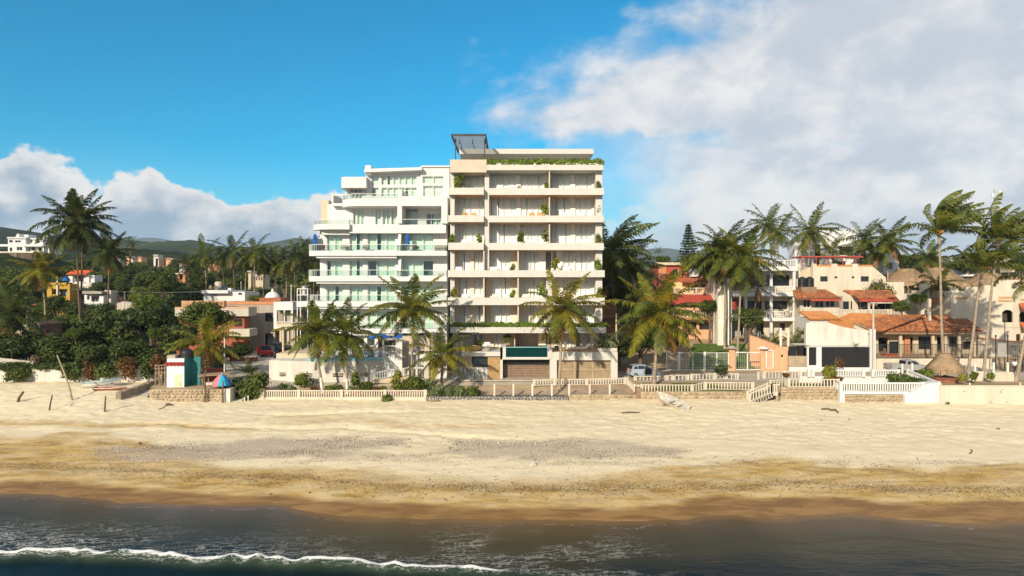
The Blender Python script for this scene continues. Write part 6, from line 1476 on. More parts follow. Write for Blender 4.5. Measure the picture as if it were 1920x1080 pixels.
banana('banana plant deep in the shaded garden hedge', 262, 676, 87, 34, 83, LEAFM)

# ------------------------------------------------------------------ broadleaf trees and shrubs
from mathutils.bvhtree import BVHTree
def terrain_bvh():
    vs, ps = [], []
    for o in C.objects:
        if o.type == 'MESH' and o.name.split('.')[0] in ('ground', 'hill', 'hills'):
            k = len(vs); vs += [v.co.copy() for v in o.data.vertices]; ps += [[i + k for i in p.vertices] for p in o.data.polygons]
    return BVHTree.FromPolygons(vs, ps)
TERR = terrain_bvh()
def land_z(x, y):
    h = TERR.ray_cast(Vector((x, y, 900)), Vector((0, 0, -1))); return h[0].z if h[0] else 3.0
CROWN = {}
def crown_mesh(kind, v):
    k = (kind, v)
    if k not in CROWN:
        m = {'d': LEAFD, 'm': LEAFM, 'l': LEAFL, 'y': LEAFY}[kind]; rr = random.Random(v * 7 + 3); lob = [(0, 0, .1, .66, .66, .55)]
        for i in range(11):
            a_ = i * 2.4 + rr.random(); e_ = rr.uniform(-.35, .95); q = rr.uniform(.45, .7) * math.cos(e_ * .9); s = rr.uniform(.26, .42)
            lob.append((q * math.cos(a_), q * math.sin(a_), .1 + .55 * math.sin(e_), s, s, s * .85))
        CROWN[k] = leafcloud('crown', lob, 4200, .05, m, v + 50, .3, .45)
    return CROWN[k]
KEEP = [(-30, 92, 474, 225), (84, 132, 545, 138), (126, 180, 531, 145), (156, 208, 562, 132), (212, 256, 574, 134), (380, 460, 566, 121), (420, 550, 640, 110), (328, 474, 632, 103), (48, 78, 640, 96), (300, 320, 494, 300), (230, 350, 492, 300), (330, 350, 522, 225), (478, 496, 530, 175)]
def tree(label, px, top, half, D, kind, v, base=None, group=None, depth=1.0, sq=.85):
    for a, b, q, dh in KEEP:
        if D < dh and px + half * .8 > a and px - half * .8 < b and top < q and group: top = q + random.uniform(-1, 5)
    r = half * D / FPX; zt = Z(top, D); z0 = land_z(X(px, D), D) if base is None else Z(base, D)
    hgt = max(zt - z0, r * .9); rz = min(r * sq, hgt * .62)
    t = thing('tree', label, 'tree', (X(px, D), D, z0), group); c = Vector((X(px, D), D, zt - rz * .95))
    mb = MB(); mb.tube([(c.x, D, z0 - .2), (c.x + .1, D, (z0 + c.z) / 2), (c.x, D, c.z)], [r * .075 + .06, r * .06 + .04, .05], 7)
    for k in range(4): mb.tube([(c.x, D, (z0 + c.z) / 2 + .1 * k), (c.x + r * .5 * math.cos(k * 1.7), D + r * .5 * math.sin(k * 1.7), c.z + rz * .2)], [r * .035 + .03, .02], 5)
    mb.build('trunk', BARKD, t)
    link('crown', crown_mesh(kind, v), c, t, (0, 0, random.uniform(0, 6.3)), (r, r * depth, rz)); return t
tree('big dark broadleaf tree behind the garden hedge, nearest the palms', 205, 572, 62, 93, 'd', 0)
tree('wide dark tree behind the banana plants', 290, 562, 54, 96, 'd', 1)
tree('round dark green tree in front of the concrete slab house', 386, 560, 50, 97, 'm', 2)
tree('dark bushy tree below the round one, beside the kiosk', 340, 604, 42, 90, 'd', 3)
tree('low spreading dark tree in the middle of the shaded garden', 130, 612, 60, 90, 'd', 4)
tree('dark tree at the edge of the shaded garden', 30, 610, 58, 90, 'd', 5)
tree('dark tree over the arched garden house', 95, 590, 48, 104, 'd', 6)
tree('shadowed tree in front of the slab house ground floor', 445, 640, 32, 101, 'd', 7)
tree('tree with glossy leaves above the white garden wall', 240, 632, 44, 86, 'd', 2)
tree('low dark tree beside the glossy one above the garden wall', 175, 640, 40, 85, 'd', 6)
tree('sunlit bush on the roof garden by the squat black tank', 479, 552, 15, 120, 'l', 3, 568)
tree('yellow green tree beside the conifer', 1302, 472, 30, 111, 'y', 1, 560)
tree('round glossy bush below the villa balconies', 1404, 574, 34, 98, 'm', 3)
tree('clipped round topiary by the cream court', 1722, 547, 19, 102, 'l', 5, 600)
tree('olive bush beside the clipped topiary', 1690, 560, 20, 102.5, 'm', 4, 600)
tree('dark tree behind the large spreading palm', 1200, 606, 44, 90, 'd', 1)
tree('dark tree close to the hotel corner by the hatchback', 1160, 628, 36, 89, 'd', 3)
tree('shadowed tree between palm and peach house', 1262, 612, 34, 97, 'd', 5)
tree('dark tree behind the swept palms at the hotel end', 1190, 545, 40, 106, 'd', 6)
tree('leafy tree between the villa and the tall palms', 1330, 560, 22, 104, 'd', 2)
tree('dark tree hiding the foot of the yellow house', 108, 551, 26, 122, 'd', 2)
tree('dark tree in front of the small white porch house', 176, 569, 26, 118, 'd', 5)
rr_ = random.Random(77); seen_ = {}
def wood_label(px, D):
    zone = next(n for lim, n in ((40, 'below the white mansion'), (100, 'about the yellow house'), (160, 'behind the twin palms'), (220, 'around the red roofed house'), (290, 'above the garden hedge'), (350, 'beyond the banana plants'), (420, 'behind the round tree'), (480, 'about the white rooftop house'), (540, 'beyond the roof dome'), (9999, 'beside the apartment building')) if px < lim)
    row = {92: 'front', 108: 'second', 125: 'third', 145: 'fourth', 172: 'fifth', 205: 'sixth', 245: 'seventh', 300: 'eighth', 360: 'last'}[D]; k = seen_[zone, row] = seen_.get((zone, row), 0) + 1
    return f"{('dark','next dark','further dark','outer dark','outermost dark')[min(k - 1, 4)]} wood tree in the {row} row {zone}"
ORD = ['first', 'second', 'third', 'fourth', 'fifth', 'sixth', 'seventh', 'eighth', 'ninth', 'tenth', 'eleventh', 'twelfth', 'thirteenth', 'fourteenth', 'fifteenth', 'sixteenth', 'seventeenth', 'eighteenth', 'nineteenth', 'twentieth', 'twenty first', 'last']
rows = [(92, 612, 18, -110, 300, 11), (108, 580, 14, -110, 330, 11), (125, 556, 10, -60, 360, 10), (145, 530, 9, -60, 370, 11), (172, 512, 8, -60, 600, 17), (205, 502, 7, -80, 600, 18), (245, 494, 6, 90, 600, 16), (300, 487, 5, 110, 600, 16), (360, 481, 4, 120, 520, 13)]
n_ = 0
for D, top, jit, a, b, n in rows:
    for i in range(n):
        px = a + (b - a) * (i + rr_.uniform(.1, .9)) / n; half = rr_.uniform(.8, 1.25) * (b - a) / n * .72
        tree(wood_label(px, D), px, top + rr_.uniform(-jit, jit), half, D + rr_.uniform(-4, 4), rr_.choice('dddddmmmml'), rr_.randrange(8), group='trees of the wood behind the beach')
for i in range(22):
    px = 1640 + i * 15 + rr_.uniform(-6, 6); D = rr_.choice((150, 175, 200, 230))
    tree(f'{ORD[i]} tree from the stair tower on the rise behind the thatched roofs', px, 480 + rr_.uniform(-6, 12) - (6 if px > 1800 else 0), rr_.uniform(14, 24), D, rr_.choice('ddm'), rr_.randrange(8), group='trees behind the thatched roofs')
for i in range(14):
    px = 1140 + i * 27 + rr_.uniform(-6, 6); D = rr_.choice((135, 160, 190))
    tree(f'{ORD[i]} dark tree from the tall hotel in the wood behind the peach house', px, 498 + rr_.uniform(-8, 8), rr_.uniform(18, 28), D, 'd', rr_.randrange(8), group='trees behind the peach house')
def conifer():
    D = 125; b = Vector((X(1291, D), D, Z(530, D))); t = thing('conifer', 'tall tiered conifer standing alone behind the peach house', 'conifer', b)
    h = Z(421, D) - b.z; MB().tube([b, b + Vector((0, 0, h))], [.2, .03], 7).build('trunk', BARKD, t); rg = random.Random(3)
    for k in range(17):
        u = k / 16; z = b.z + h * (.25 + .73 * u); r = (2.2 * (1 - u) + .25)
        lob = []
        for j in range(7):
            a_ = j * .9 + k * .7
            for s in (.35, .65, .95): lob.append((b.x + r * s * math.cos(a_), b.y + r * s * math.sin(a_), z + .35 * s * r * .4, .24, .24, .13))
        link('branch', leafcloud('branch', [(x - b.x, y - b.y, zz - b.z, p, q, w) for x, y, zz, p, q, w in lob], 190, .13, LEAFB, k, 0, .2, 1.8), b, t)
conifer()
def shrub(label, px, base, D, half, hpx, m, seed, n=900, size=.11, group=None, name='shrub', z=None, ry=None, lob=6):
    rr = random.Random(seed); r = half * D / FPX; h = hpx * D / FPX; z0 = Z(base, D) if z is None else z; L = [(0, 0, h * .45, r * .8, (ry or r) * .7, h * .5)]
    for i in range(lob):
        L.append((rr.uniform(-.65, .65) * r, rr.uniform(-.5, .5) * (ry or r), h * rr.uniform(.25, .78), r * rr.uniform(.28, .42), r * .35, h * rr.uniform(.2, .32)))
    return tag(link(name, leafcloud(name, L, n, size, m, seed, .2, .4), (X(px, D), D, z0)), label, 'shrub' if name == 'shrub' else name, group)
# hedge and wall shrubs of the dark garden
for i, (px, b, hf, h, m, lb) in enumerate(((40, 700, 52, 24, LEAFD, 'dark hedge spilling over the white wall near its shaded end'), (35, 714, 28, 26, LEAFM, 'leggy shrub hanging down the shaded end of the white wall'), (110, 694, 46, 16, LEAFD, 'low dark hedge along the top of the bare white wall'), (135, 712, 22, 34, LEAFM, 'tall thin leaved shrub on the white wall beside the slanted pole'),
        (168, 714, 13, 40, LEAFR, 'rusty leaved shrub in front of the white wall, near the boats'), (196, 708, 26, 28, LEAFM, 'green shrub bending over the blue boat'), (240, 712, 18, 44, LEAFR, 'reddish shrub against the white wall beyond the blue boat'), (278, 714, 20, 56, LEAFD, 'dark twiggy shrub between the white wall and the kiosk'), (222, 694, 50, 22, LEAFD, 'dark hedge along the white wall above the boats'), (300, 704, 16, 40, LEAFR, 'brown twiggy shrub beside the kiosk wall'))):
    shrub(lb, px, b, 77.9 if hf > 40 else 76.8, hf, h, m, 200 + i, int(500 + hf * 28), .12, lob=8, ry=1.2 if hf > 40 else None)
shrub('tall dark green bush spilling over the end of the stone wall', 478, 750, 73.6, 32, 58, LEAFM, 220, 3000, .13, lob=10)
shrub('dark lower part of the bush beside the stone wall end', 452, 748, 74, 22, 44, LEAFD, 221, 1700, .13)
shrub('spiky green clump against the pool wall', 567, 722, 76.5, 15, 25, LEAFL, 222, 700, .16)
shrub('small round bush growing out of the beach balustrade', 725, 758, 72.6, 12, 20, LEAFL, 223, 700, .12)
for i, (px, hf, h, lb) in enumerate(((822, 24, 28, 'grey green bush above the rock wall, nearest the balustrade'), (856, 26, 26, 'yellowish grey bush in the middle of the rock wall'), (886, 18, 24, 'olive bush ending the hedge on the rock wall'))):
    shrub(lb, px, 747, 73.7, hf, h, (LEAFG, LEAFG, LEAFM)[i], 224 + i, 2200, .10, 'bushes on the rock wall', ry=1.0)
for i, (px, b, hf, h, m, lb) in enumerate(((680, 730, 12, 14, LEAFM, 'low leafy plant before the pool wall ramp'), (745, 732, 16, 20, LEAFL, 'bright clump of leaves beside the gate path'), (778, 728, 18, 24, LEAFL, 'tall bright clump at the foot of the arching palm'), (800, 730, 14, 20, LEAFM, 'darker leafy clump beside the dark post'), (620, 731, 10, 9, LEAFL, 'low plant between the two white based palms'), (590, 732, 9, 8, LEAFR, 'low brownish plant behind the balustrade'), (705, 733, 10, 8, LEAFR, 'reddish low plant behind the balustrade'))):
    shrub(lb, px, b, 74.6 + .3 * (i % 3), hf, h, m, 240 + i, 420, .11)
for i, (px, b, hf, h, m, lb) in enumerate(((530, 731, 9, 12, LEAFM, 'leafy plant behind the first span of the balustrade'), (548, 732, 8, 9, LEAFG, 'grey green plant behind the first span of the balustrade'), (634, 732, 10, 12, LEAFM, 'dark green plant beside the upright white based palm'), (660, 733, 8, 8, LEAFG, 'grey green low plant beside the squat terracotta pot'), (692, 731, 8, 16, LEAFM, 'taller leafy plant by the middle balustrade post'), (718, 733, 9, 9, LEAFL, 'bright low plant before the ramp railing'), (762, 731, 10, 22, LEAFM, 'upright dark plant between two bright clumps'), (786, 729, 10, 26, LEAFD, 'dark tall plant behind the bright clumps'), (808, 727, 12, 18, LEAFG, 'grey green plant behind the dark post'))):
    shrub(lb, px, b, 74.3 + .25 * (i % 4), hf, h, m, 280 + i, 360, .12)
shrub('variegated yellow and rust croton bush at the terrace corner', 1556, 716, 73.6, 15, 34, LEAFY, 250, 1000, .13)
shrub('rust brown skirt of the croton at the terrace corner', 1560, 718, 73.3, 20, 14, LEAFR, 251, 500, .11)
shrub('thin sapling in front of the black gate', 1573, 692, 85, 12, 26, LEAFR, 252, 140, .12)
shrub('dark rounded bush on the verge by the peach gate', 1353, 702, 80, 15, 18, LEAFD, 253, 900, .11)
shrub('small bush beside the pale zigzag railing', 1474, 708, 78.5, 8, 10, LEAFR, 254, 260, .1)
shrub('spreading dark green bush inside the white terrace', 1690, 722, 74.2, 28, 22, LEAFM, 255, 1700, .12)
shrub('trailing end of the spreading bush by the pier wall', 1722, 722, 73.2, 18, 14, LEAFM, 256, 800, .12)
shrub('bright yellow green bush under the thatch parasol', 1734, 708, 77.5, 17, 16, LEAFL, 257, 900, .12)
shrub('pale agave clump at the foot of the leaning palms', 1806, 713, 75, 8, 10, LEAFY, 258, 240, .14)
shrub('green yucca between the leaning palms', 1826, 712, 76, 7, 16, LEAFL, 259, 260, .14)
shrub('potted flowers beside the white step block', 1858, 710, 77, 7, 12, LEAFL, 260, 240, .12)
shrub('scrubby weed at the foot of the cream beach wall by the pier', 1777, 768, 69.6, 6, 16, LEAFG, 261, 240, .09)
for i, (px, b, hf, h, lb) in enumerate(((1794, 775, 14, 8, 'dry orange creeper on the sand below the cream wall'), (1822, 772, 4, 8, 'dark weed beside the dry creeper'), (1842, 771, 4, 7, 'thin weed under the middle of the cream wall'), (1856, 770, 6, 6, 'green weed patch against the cream wall'), (1896, 769, 5, 5, 'last small weed along the cream wall'))):
    shrub(lb, px, b, 69.3, hf, h, LEAFR if i == 0 else LEAFG, 262 + i, 150, .08)
def bigplanter():
    x = X(1139, 80.6); t = thing('planter', 'grey concrete planter full of lush leaves at the end of the hotel terrace', 'planter', (x, 81, TZ))
    MB().box(X(1121, 80.6), 80.5, TZ, X(1157, 80.6), 81.4, TZ + .42).build('box', CONCL, t)
    L = [(X(p, 80.6), 81, TZ + .55 + .02 * h, .5, .45, .1 + .02 * h) for p, h in ((1124, 14), (1130, 26), (1136, 34), (1142, 30), (1148, 22), (1154, 14))]
    L = [(a - x, b - 81, c - TZ, d, e, f) for a, b, c, d, e, f in L]
    link('foliage', leafcloud('foliage', L, 1300, .15, LEAFG, 91), (x, 81, TZ), t)
bigplanter()
def far_houses():
    """pale houses scattered over the wooded slopes"""
    L = [(240, 483, 5, 4, 'p'), (248, 485, 4, 3, 'w'), (262, 484, 6, 5, 'p'), (292, 481, 8, 5, 'w'), (295, 487, 6, 4, 'c'), (316, 487, 10, 6, 'p'), (325, 488, 6, 4, 'c'), (339, 498, 5, 5, 'b'), (336, 517, 12, 7, 'o'), (344, 512, 7, 7, 'o'), (392, 500, 4, 7, 'c'), (404, 493, 8, 4, 'o'), (409, 503, 6, 4, 'w'), (434, 516, 6, 6, 'w'), (486, 523, 14, 12, 'c'), (468, 512, 5, 5, 'c'), (512, 487, 6, 4, 'w'), (393, 517, 5, 3, 'c'), (222, 486, 4, 3, 'w'),
         (1693, 502, 12, 7, 'w'), (1700, 487, 6, 4, 'w'), (1716, 484, 6, 4, 'c'), (1786, 486, 5, 3, 'w'), (1900, 484, 5, 3, 'c'), (536, 486, 5, 4, 'w')]
    cm = {'p': PEACH, 'w': OLDWHITE, 'c': CREAM, 'b': CONCL, 'o': ORANGE}; cn = {'p': 'pinkish', 'w': 'white', 'c': 'cream', 'b': 'grey', 'o': 'orange'}
    spots = {0: 'on the wooded slope above the round trees', 1: 'among the row of palms inland', 2: 'on the rise behind the thatched roofs'}
    cnt_ = {}
    for i, (px, py, w, h, c) in enumerate(sorted(L)):
        sp_ = spots[0 if px < 380 else 1 if px < 600 else 2]; k_ = cnt_[c, sp_] = cnt_.get((c, sp_), -1) + 1
        D = (320 if py < 492 else 230) if px < 600 else 210
        if 440 < px < 540 and py > 500: D = 180
        x0, x1, z0, z1 = X(px - w / 2, D), X(px + w / 2, D), Z(py + h / 2, D), Z(py - h / 2, D)
        t = thing('house', f"{ORD[k_]} tiny {cn[c]} house from the mansion side {sp_}", 'house', ((x0 + x1) / 2, D, z0), 'houses scattered over the wooded slopes')
        MB().box(x0, D, z0 - 4, x1, D + 5, z1).build('wall', cm[c], t)
        MB().box(x0 - .2, D - .3, z1, x1 + .2, D + 5.2, z1 + .25).build('roof', TERRA if i % 3 == 0 else OLDWHITE, t)
        n = 2 if w < 8 else 3
        for k in range(n): MB().box(x0 + (x1 - x0) * (k + .25) / n, D - .05, z0 + (z1 - z0) * .3, x0 + (x1 - x0) * (k + .72) / n, D - .01, z0 + (z1 - z0) * .75).build('window', DGLASS, t)

far_houses()
# ------------------------------------------------------------------ sea walls, railings, fences
def stones(t, x0, x1, zbot, ztop, y, m, sz=.34, seed=0, name='stones', depth=.16, y1=None):
    """rough courses of real stones on a wall face; zbot/ztop may be functions of x"""
    rg = np.random.default_rng(seed); vs, qs = [], []
    zb = zbot if callable(zbot) else (lambda x: zbot); zt = ztop if callable(ztop) else (lambda x: ztop); yy = (lambda x: y) if y1 is None else (lambda x: y + (y1 - y) * (x - x0) / (x1 - x0))
    z = min(zb(x0), zb(x1)) - .2; zmax = max(zt(x0), zt(x1))
    while z < zmax:
        h = sz * rg.uniform(.55, .95); x = x0 - rg.uniform(0, sz)
        while x < x1:
            w = sz * rg.uniform(.7, 1.7); a, b = max(x, x0), min(x + w, x1); c = (a + b) / 2
            if b - a > .08 and zb(c) - .25 < z and z + h * .6 < zt(c):
                top = min(z + h, zt(c)); j = lambda s: rg.uniform(-s, s); k = len(vs); Y = yy(c); q = .03 * sz / .3
                o = [(a + .012 + j(.02) + abs(j(.05)), z + .012 + abs(j(.06))), (b - .012 - abs(j(.06)), z + .01 + abs(j(.05))), (b - .012 - abs(j(.05)), top - .012 - abs(j(.06))), (a + .012 + abs(j(.06)), top - .012 - abs(j(.05)))]
                p = depth * rg.uniform(.5, 1.1)
                for (u, v) in o: vs.append((u, Y + .05, v))
                mx, mz = sum(u for u, v in o) / 4, sum(v for u, v in o) / 4
                for (u, v) in o: vs.append((mx + (u - mx) * .72, Y - p * rg.uniform(.6, 1), mz + (v - mz) * .72))
                qs += [(k + 4, k + 5, k + 6, k + 7)] + [(k + i, k + (i + 1) % 4, k + 4 + (i + 1) % 4, k + 4 + i) for i in range(4)]
            x += w
        z += h
    return tag(link(name, mesh_np(name, np.array(vs) - np.array(W[t]), qs, None, m), W[t], t), kind='stuff')
def sea_wall(label, p0, p1, D, topy, boty, m=None, sz=.34, th=.45, seed=0, core=None, cap=None, coreonly=False, name='sea_wall'):
    x0, x1 = X(p0, D), X(p1, D); zt, zb = Z(topy, D), Z(boty, D)
    t = thing(name, label, 'sea wall', ((x0 + x1) / 2, D, zb))
    MB().box(x0, D, zb - 1.2, x1, D + th + .5, zt - .01).build('core', core or MORTAR, t)
    if not coreonly: stones(t, x0 + .02, x1 - .02, zb, zt - .02, D, m or STONE, sz, seed)
    if cap: MB().box(x0 - .03, D - .12, zt, x1 + .03, D + th, zt + cap).build('coping', CREAMW, t)
    return t
# dark garden's white wall
def garden_wall():
    D = 77.4; t = thing('garden_wall', 'long plain white garden wall along the shaded garden', 'wall', (X(150, D), D, 3))
    zt = Z(692, D); MB().box(X(-60, D), D, 2.4, X(303, D), D + .25, zt - .08).build('wall', OLDWHITE, t)
    MB().box(X(-60, D), D - .05, zt - .08, X(303, D), D + .3, zt).build('coping', CREAMW, t)
    d2 = 80.5; w = MB(); w.add([(X(-30, d2), d2, 2.8), (X(62, d2), d2, 2.8), (X(62, d2), d2, Z(678, d2)), (X(-30, d2), d2, Z(668, d2)), (X(-30, d2), d2 + .2, 2.8), (X(62, d2), d2 + .2, 2.8), (X(62, d2), d2 + .2, Z(678, d2)), (X(-30, d2), d2 + .2, Z(668, d2))], [(0, 1, 2, 3), (7, 6, 5, 4), (3, 2, 6, 7), (0, 3, 7, 4), (1, 5, 6, 2)])
    tag(w.build('garden_wall', CONCL), 'second grey inner wall sloping down behind the dark hedge', 'wall')
garden_wall()
w0 = sea_wall('weathered stone platform wall carrying the white and red kiosk', 284, 432, 72.0, 730, 759, STONE, .42, seed=1)
MB().box(X(280, 72), 72.0, 1.2, X(284, 72), 78.5, Z(731, 72)).build('side_wall', MORTAR, w0)
MB().box(X(421.5, 72), 71.8, 1.0, X(433, 72), 73.2, Z(729, 72)).build('end_pier', OLDWHITE, w0)
def ruined_wall():
    t = thing('low_wall', 'broken low stone wall slanting down the sand beside the boats', 'wall', (X(255, 72), 73, 2))
    a, b = (X(222, 70.5), 70.5), (X(290, 76), 76.5); n = 7
    for i in range(n):
        u0, u1 = i / n, (i + .97) / n; rr = random.Random(i); xa, ya = a[0] + (b[0] - a[0]) * u0, a[1] + (b[1] - a[1]) * u0; xb, yb = a[0] + (b[0] - a[0]) * u1, a[1] + (b[1] - a[1]) * u1
        z = BZ((xa + xb) / 2, (ya + yb) / 2); MB().bar((xa, ya, z + .22), (xb, yb, z + .22 + .05 * rr.random()), .5 + .1 * rr.random(), .85 + .25 * rr.random()).build('block', mat('old_block', (.24, .20, .155), .95, .3, 1, .5) if 'old_block' not in MATS else MATS['old_block'], t)
    r = MB(); x0, x1 = X(240, 71), X(284, 72); r.add([(x0, 71, BZ(x0, 71) - .1), (X(284, 72), 72.0, 1.9), (X(284, 72), 77, 3.05), (X(272, 76), 77, 2.9)], [(0, 1, 2, 3)])
    r.add([(X(262, 71.5), 72.3, 1.5), (X(284, 72), 72.0, 3.02), (X(284, 76), 77, 3.08), (X(268, 76), 76.4, 2.6)], [(0, 1, 2, 3)])
    r.build('ramp', CONCL, t)
ruined_wall()
def front_balustrade():
    D = 73.0; t = thing('balustrade', 'long cream beach balustrade in front of the pool terrace', 'balustrade', (X(645, D), D, 1.7))
    x0, x1 = X(490, D), X(798, D); z0, zt, zb = Z(745.5, D), Z(732, D), Z(754, D)
    MB().box(x0, D, zb - .8, x1, D + .5, z0).build('base_wall', CREAMW, t)
    seg = [(494, 559.5, 16), (559.5, 639.5, 18), (639.5, 721.5, 18), (721.5, 797, 17)]
    for a, b, n in seg: balustrade(t, (X(a, D), D + .2, z0), (X(b, D), D + .2, z0), zt - z0, n, CREAMW, .055, 2, .11, .05, False, .34, first=False)
    MB().box(X(490, D) - .3, D - .1, zb - .5, X(490, D) + .3, D + .6, zt + .12).build('end_post', CREAMW, t); MB().box(X(490, D) - .34, D - .14, zt + .12, X(490, D) + .34, D + .64, zt + .24).build('post_cap', TERRA, t)
    tb = thing('steps', 'small white beach stair rail half buried by the dark bush', 'steps', (X(452, 71.5), 71.5, 1.6))
    for k in range(4): MB().box(X(444 + k * 5, 71.6), 71.6 + .25 * k, 1.3, X(444 + k * 5, 71.6) + .1, 71.7 + .25 * k, Z(754 - k * 3.4, 71.6)).build('rail_post', OLDWHITE, tb)
    MB().bar((X(444, 71.6), 71.65, Z(755, 71.6)), (X(461, 72.2), 72.5, Z(744, 72.2)), .12, .1).build('rail', OLDWHITE, tb)
front_balustrade()
sea_wall('low wall of loose grey river stones in front of the hotel forecourt', 799, 1066, 73.0, 743, 759, STONEG, .26, seed=2, core=mat('dark_gap', (.10, .09, .08), .95, .2, 1, .2))
sea_wall('stretch of beige stone sea wall beside the forecourt posts', 1067, 1196, 73.0, 740, 759, STONE, .5, seed=3)
tag(MB().box(X(1193, 72.8), 72.7, 1.2, X(1203, 72.8), 73.6, Z(727, 72.8)).build('pier', WOODG), 'dark narrow pier where two stone sea walls meet', 'pier')
for i, p in enumerate((927, 962.5, 998, 1034.5, 1067, 1105.5, 1143)):
    tag(MB().box(X(p, 73.3) - .09, 73.2, 1.9, X(p, 73.3) + .09, 73.4, Z(720.5, 73.3)).box(X(p, 73.3) - .115, 73.175, Z(720.5, 73.3), X(p, 73.3) + .115, 73.425, Z(719.6, 73.3)).build('fence_post', CREAMW), f"cream fence post on the forecourt edge, {('nearest the grey green bushes','second from the bushes','below the sign wall corner','below the pool','standing before the palm trunk','just past the palm trunk','nearest the zigzag railing')[i]}", 'post', 'cream posts along the hotel forecourt')
def railing_run(name, label, pts, h, per_m, m=CREAMW, r=.05, **kw):
    """balustrade through (px, py of foot, D) corner points"""
    P = [Vector((X(a, d), d, Z(b, d))) for a, b, d in pts]; c = sum(P, Vector()) / len(P); t = thing(name, label, 'railing', c)
    for i, (p, q) in enumerate(zip(P, P[1:])): balustrade(t, p, q, h, max(2, int((q - p).length * per_m)), m, r, 2, kw.get('rail', .10), kw.get('plinth', .06), False, kw.get('pw', .2), first=i == 0)
    return t
railing_run('railing', 'cream railing along the hotel drive behind the palm trunk', [(1001, 723, 76.8), (1040, 722, 77.2), (1100, 721.5, 77.4), (1172, 719.5, 77.6), (1176, 719.5, 77.6)], .68, 3.6)
railing_run('railing', 'short slanting railing dropping to the dark pier', [(1177, 722, 77), (1189, 734, 74), (1197, 735, 73.6)], .75, 2.5)
railing_run('railing', 'long pale railing on the stone wall above the white boat', [(1202, 734.5, 73), (1298, 735, 73), (1322, 730, 73.8), (1412, 730.5, 73.6)], .78, 3.2, rail=.08)
railing_run('railing', 'broken pale railing behind the lawn next to the hatchback', [(1190, 717, 79.3), (1250, 716, 79.4), (1262, 714, 79.6), (1290, 714.5, 79.6)], .72, 2.6)
railing_run('railing', 'pale railing behind the lawn ending at the driveway gap', [(1296, 713, 79.8), (1340, 711, 80.2), (1360, 710, 80.4), (1383, 711.5, 80)], .70, 2.8)
railing_run('railing', 'sun bleached zigzag railing beside the driveway', [(1421, 711, 80), (1432, 709.5, 80.4), (1470, 709, 80.2), (1500, 709, 80), (1520, 710, 79.6)], .82, 3.0)
sea_wall('stone sea wall above the overturned white boat', 1202, 1410, 72.5, 734.5, 759, STONE, .48, seed=4)
railing_run('railing', 'pale railing bending along the wall beyond the beach steps', [(1444, 728, 73), (1474, 724.5, 73.6), (1478, 725, 72.4), (1572, 726, 72.2)], .84, 3.2, rail=.08)
sea_wall('stone sea wall between the beach steps and the white corner', 1461, 1577, 72.0, 726, 755, STONE, .48, seed=5)
def beach_steps():
    t = thing('beach_steps', 'weathered concrete steps with white railings down to the sand', 'steps', (X(1430, 71.5), 71.5, 1.6))
    a, b = Vector((X(1404, 70.9), 71.2, Z(757.5, 71)))  , Vector((X(1446, 71.2), 71.2, Z(738, 71)))
    n = 9
    for i in range(n):
        u = i / n; x = a.x + (b.x - a.x) * u; z = a.z + (b.z - a.z) * u
        MB().box(x, 71.0, z - .3, x + (b.x - a.x) / n + .12, 72.4, z + .16).build('step', CONC, t)
    MB().box(b.x, 71.0, b.z - .22, X(1462, 71), 72.6, b.z + .10).build('landing', CONCL, t)
    MB().box(X(1459, 71), 71.0, 1.0, X(1462, 71), 72.6, Z(722, 71)).build('side_wall', WOODG, t)
    for p in (1436, 1456): MB().box(X(p, 71), 71.1, 1.0, X(p, 71) + .18, 71.3, b.z - .2).build('leg', CONC, t)
    balustrade(t, a + Vector((.1, -.1, .2)), b + Vector((0, -.1, .1)), .85, 8, CREAMW, .05, 2, .1, .06, False, .16)
    balustrade(t, b + Vector((0, -.1, .1)), Vector((X(1461, 71), 71.1, b.z + .1)), .85, 4, CREAMW, .05, 2, .1, .06, False, .16)
    balustrade(t, a + Vector((.3, 1.1, .25)), b + Vector((0, 1.1, .1)), .85, 8, CREAMW, .05, 2, .1, .06, False, .16)
beach_steps()
